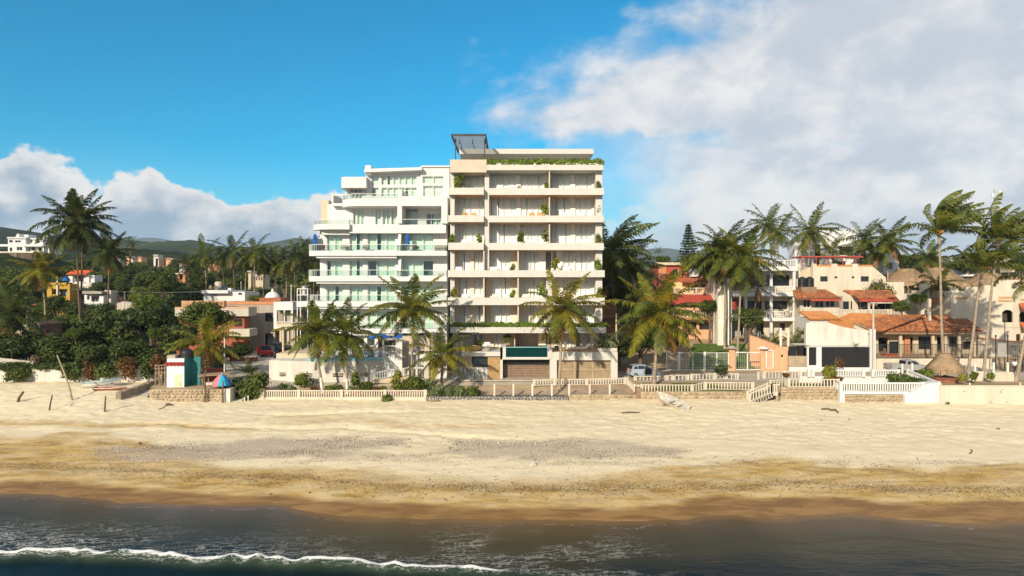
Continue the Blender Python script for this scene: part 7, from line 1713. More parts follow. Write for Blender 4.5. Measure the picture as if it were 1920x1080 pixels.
def white_corner():
    D = 70.8; t = thing('terrace_wall', 'bright white corner terrace with balustrade, stone infill and stepped solid pier', 'terrace', (X(1670, D), D, 1.6))
    z0, zt = Z(734, D), Z(717.5, D)
    MB().box(X(1576, D), D, z0 - .28, X(1704, D), D + .45, z0).build('beam', WHITE, t)
    balustrade(t, (X(1578, D), D + .2, z0), (X(1732, D), D + .2, z0), zt - z0, 34, WHITE, .055, 2, .15, .05, False, .3)
    MB().box(X(1575, D), D - .06, 1.0, X(1583.5, D), D + .5, z0 - .02).build('column', WHITE, t)
    MB().box(X(1583.5, D), D + .15, 1.0, X(1700, D), D + .6, z0 - .28).build('infill', MORTAR, t); stones(t, X(1584, D), X(1700, D), 1.2, z0 - .3, D + .12, STONE, .46, 6)
    y = D - .35; pz = lambda q: Z(q, y); pp = lambda p: X(p, y)
    MB().prism([(pp(1697), pz(769)), (pp(1765), pz(769)), (pp(1765), pz(719.5)), (pp(1762), pz(717)), (pp(1750), pz(718.5)), (pp(1736), pz(720)), (pp(1720), pz(731)), (pp(1706), pz(737)), (pp(1697), pz(741))], y, y + 1.3).build('pier', WHITE, t)
    for i in range(3): MB().box(pp(1680 + i * 5), y - .5 + .1 * i, pz(769) - .3, pp(1700), y - .01, pz(768.5 - i * 2.4)).build('step', WHITE, t)
    balustrade(t, (X(1578, D), D + .3, z0), (X(1549, 75), 75.0, Z(719, 75)), .95, 7, WHITE, .055, 2, .13, .05, False, .26)
    balustrade(t, (X(1762, 71.4), 71.6, Z(732, 71.4)), (X(1706, 76), 76.4, Z(708, 76)), .85, 14, WHITE, .055, 2, .15, .05, False, .26)
    D2 = 77.4; z = Z(706, D2)
    for a, b, n in ((1516, 1524, 2), (1552, 1619, 15), (1636, 1684, 11)): balustrade(t, (X(a, D2), D2, z), (X(b, D2), D2, z), Z(693, D2) - z, n, WHITE, .06, 2, .14, .08, False, .3)
    MB().box(X(1500, D2), D2 + .1, 2.6, X(1690, D2), D2 + .5, z - .004).build('kerb', WHITE, t)
white_corner()
def cream_wall():
    D = 70.2; t = thing('sea_wall', 'smooth cream beach wall with worn patches beyond the white pier', 'sea wall', (X(1845, D), D, 1.6))
    MB().box(X(1764, D), D, .9, X(2200, D), D + .4, Z(724, D)).build('wall', CREAMW, t); MB().box(X(1764, D), D - .04, Z(724, D), X(2200, D), D + .44, Z(722.5, D)).build('coping', CREAM, t)
    for p, q, s in ((1808, 734, 1), (1877, 735, 1.2), (1856, 751, .8), (1858, 755, 1.2), (1888, 754, 1.1), (1880, 730, .7)):
        MB().prism([(X(p + 2.2 * s * math.cos(k * 1.05), D), Z(q + 1.8 * s * math.sin(k * 1.05 + .3 * s), D)) for k in range(6)], D - .012, D + .02).build('worn_patch', CONC, t)
    for p in (1819, 1914): MB().box(X(p, D), D + .1, Z(722.5, D), X(p, D) + .1, D + .2, Z(718, D)).build('stub', LIME, t)
cream_wall()
def ramp_rail():
    t = railing_run('railing', 'white ramp railing rising along the pool wall to the garden gate', [(697, 714, 77.6), (728, 706.5, 77.9), (757, 704, 78.2), (766, 702, 78.4)], .82, 4.2, WHITE, .03, rail=.06, plinth=.05, pw=.09)
    MB().add([(X(697, 77.7), 77.7, 2.9), (X(766, 78.5), 78.5, 2.9), (X(766, 78.5), 78.5, Z(702, 78.4)), (X(697, 77.7), 77.7, Z(714, 77.6)), (X(697, 77.7), 79.2, 2.9), (X(766, 78.5), 79.6, 2.9), (X(766, 78.5), 79.6, Z(702, 78.4)), (X(697, 77.7), 79.2, Z(714, 77.6))], [(0, 1, 2, 3), (3, 2, 6, 7), (1, 5, 6, 2), (0, 3, 7, 4), (4, 7, 6, 5)]).build('ramp', CREAM, t)
ramp_rail()
# peach boundary with white gates
def peach_fence():
    D = 88.6; t = thing('fence', 'white framed wire fence with posts in front of the sloping lawn', 'fence', (X(1300, D), D, 3))
    z0, z1 = 3.05, Z(661, D); ps = [1250, 1273, 1299, 1321, 1344, 1366]
    for i, p in enumerate(ps): MB().box(X(p, D) - (.14 if i in (1, 3) else .05), D - .06, 2.9, X(p, D) + (.14 if i in (1, 3) else .05), D + .08, z1 + (.1 if i in (1, 3) else 0)).build('post', WFRAME, t)
    for a, b in zip(ps, ps[1:]):
        f = MB(); 
        for z in (z0 + .1, z1 - .03): f.bar((X(a, D), D, z), (X(b, D), D, z), .05, .05)
        n = 9
        for k in range(1, n): f.bar((X(a, D) + (X(b, D) - X(a, D)) * k / n, D, z0 + .1), (X(a, D) + (X(b, D) - X(a, D)) * k / n, D, z1), .014, .014, (0, 1, 0))
        for k in range(1, 7): f.bar((X(a, D), D, z0 + .1 + (z1 - z0) * k / 7), (X(b, D), D, z0 + .1 + (z1 - z0) * k / 7), .010, .010)
        f.build('wire_panel', WFRAME, t)
    MB().box(X(1240, D), D - .1, 2.8, X(1367, D), D + .2, z0 + .02).build('kerb', CREAMW, t)
    g = thing('boundary_wall', 'peach boundary wall with pillar, stepped top and white double gate', 'wall', (X(1430, D), D, 3))
    MB().box(X(1367, D), D - .2, 2.9, X(1377.5, D), D + .3, Z(653, D)).build('pillar', PEACH, g)
    MB().wall(X(1426, D), X(1477, D), 2.9, Z(654, D), D, .25, [(X(1436, D), Z(690, D), X(1450, D), Z(657, D))]).build('wall', PEACH, g)
    MB().box(X(1454, D), D + .02, Z(654, D) - .01, X(1477, D), D + .23, Z(650, D)).build('wall_step', PEACH, g)
    MB().prism([(X(1406, 92), 3), (X(1460, 92), 3), (X(1460, 92), Z(647, 92)), (X(1406, 92), Z(627, 92))], 92, 92.25).build('inner_wall', PEACH, g)
    MB().bar((X(1405, 92), 92.1, Z(626.5, 92)), (X(1460, 92), 92.1, Z(646.5, 92)), .45, .1).build('wall_cap', WOODG, g)
    gt = MB(); up = (0, -1, 0); a, m, b = X(1378, D), X(1402, D), X(1428, D); zt = Z(660, D)
    for x in (a + .05, m, b - .05): gt.bar((x, D + .1, 3.0), (x, D + .1, zt), .12, .1, up)
    for z in (3.12, zt - .05): gt.bar((a, D + .1, z), (b, D + .1, z), .1, .1, up)
    for k in range(1, 14): gt.bar((a + (b - a) * k / 14, D + .1, 3.1), (a + (b - a) * k / 14, D + .1, zt), .014, .014, up)
    gt.build('gate', WFRAME, g)
    fr = MB(); a, b = X(1436, D), X(1450, D)
    for x in (a + .05, b - .05): fr.bar((x, D - .02, Z(690, D)), (x, D - .02, Z(657, D)), .1, .08, up)
    for q in (690, 657): fr.bar((a, D - .02, Z(q, D)), (b, D - .02, Z(q, D)), .1, .08, up)
    fr.build('door_frame', WFRAME, g)
    MB().box(X(1437, D), D + .1, Z(689, D), X(1449, D), D + .15, Z(658, D)).build('door', mat('rose_door', (.55, .34, .22), .7, .1, 1, .05), g)
    MB().box(X(1464, D), D - .04, Z(669, D), X(1468, D), D, Z(665, D)).build('letter_box', DARKM, g)
    for x, d, q in ((X(1372, D), D + .05, 653), (X(1431, D), D + .1, 654)):
        MB().lathe((x, d, Z(q, D)), [(.75, 0), (.7, .06), (.3, .28), (.1, .36)], 12).build('lamp_cap', LIME if q == 654 else CONC, g)
    for i, (p, q) in enumerate(((1464, 615), (1478, 616))):
        tag(MB().tube([(X(p, 90), 90, 3), (X(p, 90), 90, Z(q, 90))], .16, 8).build('pillar', LIME), ('tall white round post nearest the peach wall', 'tall white round post nearest the black bins')[i], 'post', 'pair of white posts by the bins')
peach_fence()
def iron_fence():
    D = 90.2; zb, zt = Z(672.5, D), Z(645, D)
    t = thing('iron_fence', 'black iron bar fence on a low cream wall in front of the tiled villa', 'fence', (X(1745, D), D, 3))
    MB().box(X(1643, D), D, 2.9, X(1868, D), D + .3, zb).build('low_wall', CREAMW, t)
    n = 84; me = MB().box(-.022, -.022, 0, .022, .022, zt - zb).mesh('bar', DARKM)
    for i in range(n): link('bar', me, (X(1644 + 214 * i / (n - 1), D), D + .15, zb), t)
    for z in (zb + .1, zt - .05): MB().bar((X(1643, D), D + .15, z), (X(1858, D), D + .15, z), .05, .05).build('rail', DARKM, t)
    g = thing('iron_gate', 'tall black iron gate between lamp posts with a grey panel', 'gate', (X(1890, D), D - 2, 3)); d = 87
    me2 = MB().box(-.025, -.025, 0, .025, .025, Z(648, d) - 3.2).mesh('bar', DARKM)
    for i in range(22): link('bar', me2, (X(1894 + i * 3.6, d), d, 3.2), g)
    for q in (649, 674, 688): MB().bar((X(1893, d), d, Z(q, d)), (X(1975, d), d, Z(q, d)), .05, .06).build('rail', DARKM, g)
    MB().box(X(1871, d), d, Z(669, d), X(1887, d), d + .1, Z(643.5, d)).build('panel', mat('grey_board', (.30, .29, .27), .7, .1, 1, .05), g)
    for p, q in ((1866, 631), (1888.5, 631), (1916, 640)): MB().tube([(X(p, d), d - .1, 3), (X(p, d), d - .1, Z(q, d))], .07, 6).lathe((X(p, d), d - .1, Z(q, d)), [(.1, 0), (.16, .1), (.05, .2)], 6).build('lamp_post', DARKM, g)
    s = thing('steps', 'white block steps with two stub posts leading to the iron gate', 'steps', (X(1885, 79), 79, 3.1)); d = 78.5
    MB().prism([(X(1863, d), 2.9), (X(1903, d), 2.9), (X(1900, d), Z(698, d)), (X(1869, d), Z(698, d))], d, d + 1.2).build('block', CREAMW, s)
    MB().box(X(1870, d), d + 1.25, 2.9, X(1893, d), d + 7.5, Z(697, d) - .1).build('path', CONCL, s)
    for p in (1866.5, 1893): MB().tube([(X(p, d), d + .3, 3), (X(p, d), d + .3, Z(680, d))], .13, 8).build('stub_post', LIME, s)
    MB().box(X(1822, d), d + .3, 2.9, X(1853, d), d + .7, Z(697, d)).build('low_wall', CREAMW, s)
    for i, (p, a, b, D3) in enumerate(((1692, 668 + 14, 700, 82), (1710.5, 681, 703, 79), (1828, 680, 708, 77))): tag(MB().tube([(X(p, D3), D3, Z(b, D3) - .2), (X(p, D3), D3, Z(a, D3))], .12, 8).build('bollard', LIME), ('cream bollard beside the rear wheel of the pickup', 'cream bollard in front of the pickup door', 'cream bollard between the leaning palms')[i], 'bollard', 'cream bollards along the street')
iron_fence()
# ------------------------------------------------------------------ vehicles, boats, furniture, people, poles
CARG = mat('car_glass', (.015, .018, .02), .05, .2, 1, 0, spec=.8)
TYRE = mat('tyre_rubber', (.02, .02, .02), .85, .2, 3, 0)
CHROME = mat('wheel_rim', (.55, .55, .56), .3, .1, 2, 0, metal=.8)
def car_body(t, prof, w, m, name='body', taper=.0, zin=None):
    """side outline (x along, z up) lofted over the width, drawn in above the waist line zin"""
    st = [(-w / 2, .90), (-w / 2 * .93, 1.0), (w / 2 * .93, 1.0), (w / 2, .90)]; n = len(prof); vs, fs = [], []
    cz = .5
    for y, s in st:
        for x, z in prof:
            k = 1.0
            yy = y
            if zin is not None and z > zin: yy = y * (1 - taper * (z - zin))
            vs.append((x * (1 - (1 - s) * .12), yy, cz + (z - cz) * (1 - (1 - s) * .35)))
    for i in range(len(st) - 1):
        for k in range(n): fs.append((i * n + k, i * n + (k + 1) % n, (i + 1) * n + (k + 1) % n, (i + 1) * n + k))
    fs += [tuple(range(n)), tuple(range((len(st) - 1) * n + n - 1, (len(st) - 1) * n - 1, -1))]
    return vs, fs
class Local:
    """places local (x along the car, y across, z up) shapes in the world"""
    def __init__(s, loc, rz): s.M = Matrix.Translation(loc) @ Matrix.Rotation(rz, 4, 'Z')
    def add(s, mb): mb.v = [tuple(s.M @ Vector(p)) for p in mb.v]; return mb
def wheel(t, Lc, x, y, r, w=.2):
    sg = 1 if y > 0 else -1; prof = [(r * .62, -w / 2), (r * .97, -w / 2), (r, -w / 3), (r, w / 3), (r * .97, w / 2), (r * .62, w / 2)]
    def lat(prof):
        mb = MB().lathe((0, 0, 0), prof, 16); mb.v = [(p[0] + x, p[2] + y, p[1] + r) for p in mb.v]; return Lc.add(mb)
    wh = lat(prof).build('wheel', TYRE, t); lat([(r * .60, -w / 2 - .01), (r * .60, w / 2 + .01)]).build('rim', CHROME, wh)
def hatchback():
    D = 82.2; loc = Vector((X(1206, D), D, GZ(X(1206, D), D) + .02)); t = thing('hatchback', 'silver blue hatchback parked in the shade with its side door open', 'car', loc); Lc = Local(loc, R(8))
    pm = mat('silver_blue_paint', (.42, .50, .58), .3, .05, 1, 0, metal=.35)
    prof = [(-1.72, .35), (-1.78, .62), (-1.68, 1.0), (-1.45, 1.42), (-.9, 1.54), (.1, 1.52), (.85, 1.02), (1.55, .86), (1.78, .66), (1.76, .34), (1.5, .26), (-1.5, .26)]
    vs, fs = car_body(t, prof, 1.66, pm, taper=.22, zin=.95); Lc.add(MB().add(vs, fs)).build('body', pm, t)
    for sg in (-1, 1):
        y = sg * .80
        for pts in ([(-1.42, 1.06), (-.95, 1.06), (-.95, 1.42), (-1.3, 1.36)], [(-.88, 1.06), (-.12, 1.06), (-.12, 1.44), (-.88, 1.43)], [(-.05, 1.06), (.72, 1.04), (.1, 1.42), (-.05, 1.44)]):
            yy = [sg * (.833 * (1 - .22 * (z - .95)) + .012) for x, z in pts]
            Lc.add(MB().poly(*[(x, q, z) for (x, z), q in zip(pts, yy)])).build('side_window', CARG, t)
        for x in (-1.15, 1.15): wheel(t, Lc, x, sg * .74, .30)
    Lc.add(MB().box(-.05, -.86, .4, .75, -.83, 1.05)).build('door_opening', BLACK, t)
    Lc.add(MB().box(.72, -1.55, .38, .78, -.86, 1.35)).build('open_door', pm, t)
    Lc.add(MB().poly((.12, -.62, 1.5), (.86, -.68, 1.05), (.86, .68, 1.05), (.12, .62, 1.5))).build('windscreen', CARG, t)
    Lc.add(MB().poly((-1.47, -.6, 1.42), (-1.69, -.68, 1.03), (-1.69, .68, 1.03), (-1.47, .6, 1.42))).build('rear_window', CARG, t)
    for y in (-.62, .62): Lc.add(MB().box(-1.80, y - .12, .72, -1.70, y + .12, .98)).build('tail_light', REDP, t)
    Lc.add(MB().box(-1.82, -.7, .36, -1.74, .7, .55)).build('bumper', pm, t)
hatchback()
def pickup(label, px, D, rz, pm, red=False):
    loc = Vector((X(px, D), D, GZ(X(px, D), D) + .02)); t = thing('pickup_truck', label, 'pickup', loc); Lc = Local(loc, rz)
    low = [(-2.55, .48), (-2.58, .98), (.95, .98), (2.0, .95), (2.5, .86), (2.55, .5), (2.3, .38), (-2.4, .38)]
    vs, fs = car_body(t, low, 1.78, pm); b = Lc.add(MB().add(vs, fs)).build('body', pm, t)
    Lc.add(MB().box(-2.45, -.78, .9, -.75, .78, .986)).build('bed_floor', BLACK, t)
    bed = MB(); bed.box(-2.58, -.89, .97, -.72, -.80, 1.16).box(-2.58, .80, .97, -.72, .89, 1.16).box(-2.58, -.80, .6, -2.50, .80, 1.14); Lc.add(bed).build('cargo_bed', pm, t)
    cab = [(-.7, .97), (-.62, 1.52), (-.3, 1.62), (.55, 1.60), (1.25, .98)]
    vs, fs = car_body(t, cab, 1.68, pm, taper=.18, zin=1.0); Lc.add(MB().add(vs, fs)).build('cab', pm, t)
    for sg in (-1, 1):
        for pts in ([(-.52, 1.1), (-.12, 1.1), (-.12, 1.52), (-.46, 1.50)], [(-.04, 1.1), (.98, 1.08), (.52, 1.50), (-.04, 1.52)]):
            Lc.add(MB().poly(*[(x, sg * (.845 * (1 - .18 * (z - 1.0)) + .012), z) for x, z in pts])).build('side_window', CARG, t)
        for x in (-1.6, 1.6): wheel(t, Lc, x, sg * .80, .36, .24)
        Lc.add(MB().box(-2.60, sg * .78 - .08, .72, -2.56, sg * .78 + .08, 1.0)).build('tail_light', REDP, t); Lc.add(MB().box(2.5, sg * .66 - .15, .68, 2.56, sg * .66 + .15, .84)).build('headlight', GLASS, t)
    Lc.add(MB().poly((.60, -.66, 1.58), (1.24, -.72, 1.04), (1.24, .72, 1.04), (.60, .66, 1.58))).build('windscreen', CARG, t)
    Lc.add(MB().poly((-.71, -.66, 1.06), (-.71, .66, 1.06), (-.64, .60, 1.5), (-.64, -.60, 1.5))).build('rear_window', CARG, t)
    Lc.add(MB().box(-2.70, -.8, .45, -2.56, .8, .58)).build('bumper', CHROME, t); return t
pickup('silver grey pickup parked by the low wall beside the thatch parasol', 1702, 86.6, R(2), mat('silver_paint', (.42, .42, .41), .35, .06, 1, 0, metal=.4))
pickup('red pickup parked nose out in the shaded side street', 497, 108, R(-62), mat('red_car_paint', (.40, .02, .025), .35, .1, 1, 0))
def suv():
    D = 113.0; loc = Vector((X(524, D), D, GZ(X(524, D), D) + .02)); t = thing('car', 'dark blue car behind the red pickup under the corner balcony', 'car', loc); Lc = Local(loc, R(-50)); pm = mat('navy_paint', (.035, .05, .075), .3, .1, 1, 0)
    prof = [(-2.1, .4), (-2.15, .8), (-2.0, 1.2), (-1.7, 1.65), (.2, 1.68), (.95, 1.1), (1.95, .98), (2.15, .7), (2.1, .4), (1.8, .3), (-1.8, .3)]
    vs, fs = car_body(t, prof, 1.8, pm, taper=.18, zin=1.05); Lc.add(MB().add(vs, fs)).build('body', pm, t)
    for sg in (-1, 1):
        for pts in ([(-1.7, 1.15), (-.4, 1.15), (-.4, 1.55), (-1.55, 1.55)], [(-.3, 1.15), (.75, 1.13), (.15, 1.58), (-.3, 1.58)]): Lc.add(MB().poly(*[(x, sg * (.905 * (1 - .18 * (z - 1.05)) + .012), z) for x, z in pts])).build('side_window', CARG, t)
        for x in (-1.35, 1.35): wheel(t, Lc, x, sg * .80, .36)
    Lc.add(MB().poly((.24, -.68, 1.63), (.94, -.74, 1.13), (.94, .74, 1.13), (.24, .68, 1.63))).build('windscreen', CARG, t)
suv()
def boat(label, px, py, D, rz, L, Wd, H, mh, mi, tilt=0.0, roll=0.0, outboard=False, z=None, benches=3):
    loc = Vector((X(px, D), D, BZ(X(px, D), D) if z is None else z)); t = thing('boat', label, 'boat', loc)
    M = Matrix.Translation(loc) @ Matrix.Rotation(rz, 4, 'Z') @ Matrix.Rotation(tilt, 4, 'Y') @ Matrix.Rotation(roll, 4, 'X'); K = 12; ring = []
    def sec(u, inn):
        w = Wd / 2 * (1 - max(0, (u - .45) / .55) ** 2.2) * (.86 + .14 * min(1, u / .3)); w = max(w, .03); h = H * (1 + .45 * max(0, u - .5) ** 1.5 * 2); keel = .12 * H * max(0, (u - .75) / .25) ** 2 * 3
        th = .05 if inn else 0
        return [(-1 * (w - th), h - (.0 if not inn else .0)), (-.86 * (w - th), H * .45), (-.55 * (w - th), .10 * H + keel + th), (0, keel + th), (.55 * (w - th), .10 * H + keel + th), (.86 * (w - th), H * .45), ((w - th), h)]
    out = MB(); vs, fs = [], []
    for inn in (False, True):
        k0 = len(vs)
        for i in range(K + 1):
            u = i / K; vs += [(-L / 2 + L * u * (1 if not inn else .985) + (.03 if inn else 0), y, zz) for y, zz in sec(u, inn)]
        for i in range(K):
            for j in range(6): fs.append((k0 + i * 7 + j, k0 + i * 7 + j + 1, k0 + i * 7 + j + 8, k0 + i * 7 + j + 7))
        fs.append(tuple(k0 + j for j in range(7)))
    n1 = (K + 1) * 7
    for i in range(K):
        for j in (0, 6): fs.append((i * 7 + j, (i + 1) * 7 + j, n1 + (i + 1) * 7 + j, n1 + i * 7 + j))
    out.add([M @ Vector(v) for v in vs], fs); out.build('hull', mh, t)
    gun = MB()
    for sg in (0, 6): gun.tube([M @ Vector(vs[i * 7 + sg]) for i in range(K + 1)], .045, 5)
    gun.build('gunwale', mi, t)
    for b in range(benches):
        u = .2 + .27 * b; w = Wd / 2 * .86; mb = MB().box(-L / 2 + L * u, -w, H * .62, -L / 2 + L * u + .28, w, H * .68); mb.v = [tuple(M @ Vector(p)) for p in mb.v]; mb.build('bench', mi, t)
    return t
BW_ = mat('worn_white_paint', (.50, .48, .43), .6, .3, 2, .1); BB = mat('pale_blue_paint', (.20, .38, .46), .6, .2, 2, .1)
boat('white and pale blue skiff hauled up in front of the white garden wall', 191, 728, 74.6, R(14), 3.6, 1.35, .62, BW_, BB, R(-4))
boat('worn white boat lying open on the sand below the stone sea wall', 1258, 766, 69.8, R(112), 4.9, 1.45, .5, BW_, mat('bare_cream', (.52, .44, .34), .8, .25, 2, .2), R(-8), R(-12), benches=2)
boat('flat old red and white boat beside the blue skiff', 207, 735, 73.4, R(4), 3.3, .8, .28, mat('worn_red', (.30, .10, .06), .8, .3, 2, .2), BW_, 0, R(8), benches=1)
tag(MB().bar((X(1242, 69.6), 69.4, BZ(X(1242, 69.6), 69.4) + .05), (X(1292, 69.6), 69.6, BZ(X(1290, 69.6), 69.6) + .07), .3, .06).build('plank', WOODG), 'loose grey plank lying under the stern of the white boat', 'plank')
def log(label, pts, r, m=DRIFT, name='driftwood', cat='driftwood'):
    P = [Vector((X(a, d), d, BZ(X(a, d), d) + h)) for a, d, h in pts]; return tag(MB().tube(P, [r * (1 - .5 * i / len(P)) for i in range(len(P))], 7).build(name, m, smooth=True), label, cat)
log('thin driftwood stick lying alone on the pale sand', [(1166, 66.6, .04), (1180, 66.8, .08), (1199, 66.7, .05)], .07)
log('pale driftwood pole leaning out of the sand before the white wall', [(136, 69.6, -.2), (131, 70.0, 1.0), (122, 70.8, 2.3), (107, 71.6, 4.1)], .10, BARK)
log('forked driftwood stump on the sand', [(33, 69.2, -.2), (36, 69.2, .45), (44, 69.3, 1.0)], .16)
log('short dark stake beside the driftwood stump', [(92, 66.6, -.2), (94, 66.6, .6), (98, 66.7, 1.45)], .09)
log('dark upright stake nearest the broken low wall', [(196, 66.7, -.2), (197, 66.7, .8), (198, 66.8, 1.5)], .09)
log('dark post against the stone platform, closer to the kiosk', [(384, 71.6, -.3), (385, 71.6, 1.2), (383, 71.8, 2.6), (386, 72, 3.3)], .12)
log('dark post at the end of the stone platform', [(418, 71.5, -.3), (417, 71.5, 1.0), (419, 71.5, 2.2)], .11)
log('charred log half sunk below the stone platform', [(311, 70.2, .03), (317, 70.3, .12), (323, 70.2, .05)], .14)
log('long thin stick trailing on the sand below the stone platform', [(298, 68.4, .02), (306, 69.2, .03), (315, 70.2, .05)], .04)
log('tangle of dark driftwood on the sand below the white corner terrace', [(1540, 67.8, .03), (1552, 67.5, .16), (1562, 67.1, .05)], .10)
log('second branch of the driftwood tangle', [(1556, 67.3, .03), (1566, 67, .18), (1572, 66.6, .03)], .12)
log('curled brown branch on the wet sand', [(1818, 53.2, .02), (1822, 53.3, .15), (1823, 53.9, .10), (1819, 54.3, .03)], .05)
log('small log under the grey river stone wall', [(800, 72.4, .0), (812, 72.2, .1), (826, 72.3, .02)], .12, WOODG)
rk = random.Random(5)
def rock(label, px, py, r, m):
    # walk down the ray to the sand
    D = 40.0
    while D < 80 and Z(py, D) > BZ(X(px, D), D): D += .1
    mb = MB().lathe((0, 0, 0), [(.55, -.2), (1.0, .0), (.8, .35), (.35, .6)], 7); mb.v = [(X(px, D) + p[0] * r * rk.uniform(.8, 1.2), D + p[1] * r * rk.uniform(.8, 1.2), BZ(X(px, D), D) + p[2] * r * rk.uniform(.8, 1.2)) for p in mb.v]
    return one(mb, 'seaweed_clump' if 'seaweed' in label else 'rock', m, label, 'seaweed' if 'seaweed' in label else 'rock')
rock('pale boulder in the shingle patch below the hotel pool', 1000, 872, .34, CONCL); rock('smaller stone touching the pale boulder', 1006, 869, .22, CONCL)
rock('single dark rock on the pale sand near the cream wall', 1872, 805, .17, DRIFT); rock('tiny dark stone below the driftwood tangle', 1592, 787, .11, DRIFT); rock('tiny dark stone near the tangle, closer to the boat', 1540, 788, .11, DRIFT)
rock('brown stone at the upper edge of the shingle', 262, 832, .16, DRIFT); rock('white stone lying against the slanted pole', 130, 763, .26, LIME)
for i, (px, py) in enumerate(((508, 927), (581, 925), (1583, 945), (1740, 947), (1398, 949), (1500, 949))): rock(('seaweed clump on the wet sand, nearest the kiosk', 'seaweed clump on the wet sand below the pool palms', 'seaweed clump below the white corner terrace', 'seaweed clump below the cream wall', 'seaweed clump below the beached white boat', 'seaweed clump below the second stone wall')[i], px, py, .10, DRIFT).__setitem__('group', 'seaweed clumps on the tide line')
# kiosk
def kiosk():
    D = 73.6; t = thing('kiosk', 'white beach kiosk with a dark red band and teal side wall', 'kiosk', (X(330, D), D + 1.5, 3.05))
    z0, zt = 3.0, Z(673, D); x0, x1 = X(313, D), X(345, D); kw = mat('bright_white_paint', (.80, .79, .77), .7, .05, 1, .05)
    MB().box(x0, D, z0, x1, D + 1.7, zt).build('wall', kw, t); MB().box(x1 + .002, D + .05, z0, x1 + .06, D + 1.7, zt + .05).build('side_wall', TEAL, t); MB().box(x1 + .06, D + 1.5, z0, X(364, D), D + 1.7, zt + .1).build('back_wall', TEAL, t)
    MB().box(x0 - .1, D - .14, Z(685, D), x1 + .02, D - .002, Z(679, D)).build('band', mat('dark_red_paint', (.22, .02, .02), .7, .1, 1, .05), t)
    for i in range(5): MB().box(x0 - .05 + i * .38, D - .2, Z(686, D), x0 + .14 + i * .38, D - .145, Z(678.3, D)).build('band_tab', MATS['dark_red_paint'], t)
    MB().box(x0 - .14, D - .12, Z(685, D), x0 - .002, D + 2, Z(679, D)).build('band', MATS['dark_red_paint'], t)
    MB().box(X(326.5, D), D - .03, z0, X(342, D), D + .01, Z(701, D)).build('door', mat('cream_door', (.66, .54, .36), .7, .1, 1, .05), t)
    MB().box(X(338, D), D - .05, z0 + .2, X(340, D), D - .032, Z(718, D)).build('door_stain', mat('ochre', (.55, .33, .06), .8, .2, 2, .1), t)
    MB().box(x0 - .2, D + .4, zt, X(325, D), D + 1.6, zt + .35).build('roof_box', CONC, t)
    tag(MB().lathe((X(338, D), D + 1.5, zt), [(.7, 0), (.72, .5), (.6, .75), (.3, .95), (.1, 1.0)], 14).build('tank', BLACK), 'black water tank on the kiosk roof', 'water tank')
    r = MB().box(X(347, 78), 78.6, 2.9, X(425, 80), 79, Z(690, 79)); tag(r.build('garden_wall', mat('rust_red_wall', (.26, .075, .045), .9, .25, 1, .2)), 'rust red wall behind the kiosk and bright palm', 'wall')
    MB().box(X(430, 100), 100, 2.9, X(500, 104), 100.4, Z(668, 102)).build('rust_wing', MATS['rust_red_wall'], [o for o in W if o.name.startswith('garden_wall') and o.get('label', '').startswith('rust')][0])
    # driftwood lean-to next to it
    s = thing('lean_to', 'rickety pole shelter between the white wall and the kiosk', 'shelter', (X(302, 75), 75, 3))
    for i, p in enumerate((291, 297, 302, 308, 312)): MB().tube([(X(p, 75), 75 + .3 * (i % 2), 2.6), (X(p + 1.5, 75), 75, 4.2), (X(p - .5, 75), 75.2, Z(683 + 2 * (i % 3), 75))], [.11, .09, .07], 6).build('pole', BARK if i % 2 else WOODG, s)
    for q in (686, 692, 700): MB().tube([(X(290, 75), 75, Z(q, 75)), (X(313, 75), 75, Z(q - 2, 75))], .06, 5).build('crossbar', WOODG, s)
    # snack shelter behind the umbrella
    k = thing('beach_shelter', 'low palm leaf shelter with a pale counter behind the coloured umbrella', 'shelter', (X(400, 74.5), 74.5, 3))
    for p in (380, 391, 408, 430): MB().tube([(X(p, 74.5), 74.5, 2.9), (X(p, 74.5), 74.5, Z(706, 74.5))], .08, 6).build('post', WOODG, k)
    MB().box(X(387, 74.2), 74.0, Z(722, 74.2), X(428, 74.2), 74.8, Z(717, 74.2)).build('counter', BW_, k)
    MB().add([(X(372, 74), 73.8, Z(706, 74)), (X(432, 74), 73.8, Z(702, 74)), (X(432, 76), 76, Z(698, 76)), (X(374, 76), 76, Z(702, 76)), (X(372, 74), 73.8, Z(704.5, 74)), (X(432, 74), 73.8, Z(700.5, 74)), (X(432, 76), 76, Z(696.5, 76)), (X(374, 76), 76, Z(700.5, 76))], [(3, 2, 1, 0), (4, 5, 6, 7), (0, 1, 5, 4), (1, 2, 6, 5), (2, 3, 7, 6), (3, 0, 4, 7)]).build('roof', THATCH, k)
kiosk()
def umbrella(label, px, ptop, pbot, D, half, mats, base, n=8, sag=.25, group=None, loc=None):
    x, y = X(px, D), D; zt, zr = Z(ptop, D), Z(pbot, D); r = half * D / FPX; t = thing('umbrella', label, 'umbrella', (x, y, base), group)
    MB().tube([(x, y, base), (x, y, zt + .1)], .035, 6).build('pole', WFRAME, t)
    for i in range(n):
        vs = []; a0, a1 = 2 * math.pi * i / n, 2 * math.pi * (i + 1) / n
        for u in (0.02, .35, .7, 1):
            zz = zt - (zt - zr) * (u ** 1.75)
            for a in (a0, (a0 + a1) / 2, a1): vs.append((x + r * u * math.cos(a), y + r * u * math.sin(a), zz - (0.05 if a not in (a0, a1) and u == 1 else 0)))
        q = [(3 * k + j, 3 * k + j + 1, 3 * k + j + 4, 3 * k + j + 3) for k in range(3) for j in range(2)]
        k = len(vs); vs += [(p[0], p[1], p[2] - .02) for p in vs]; q += [tuple(k + w for w in reversed(f)) for f in q]
        MB().add(vs, q).build('canopy_panel', mats[i % len(mats)], t)
    return t
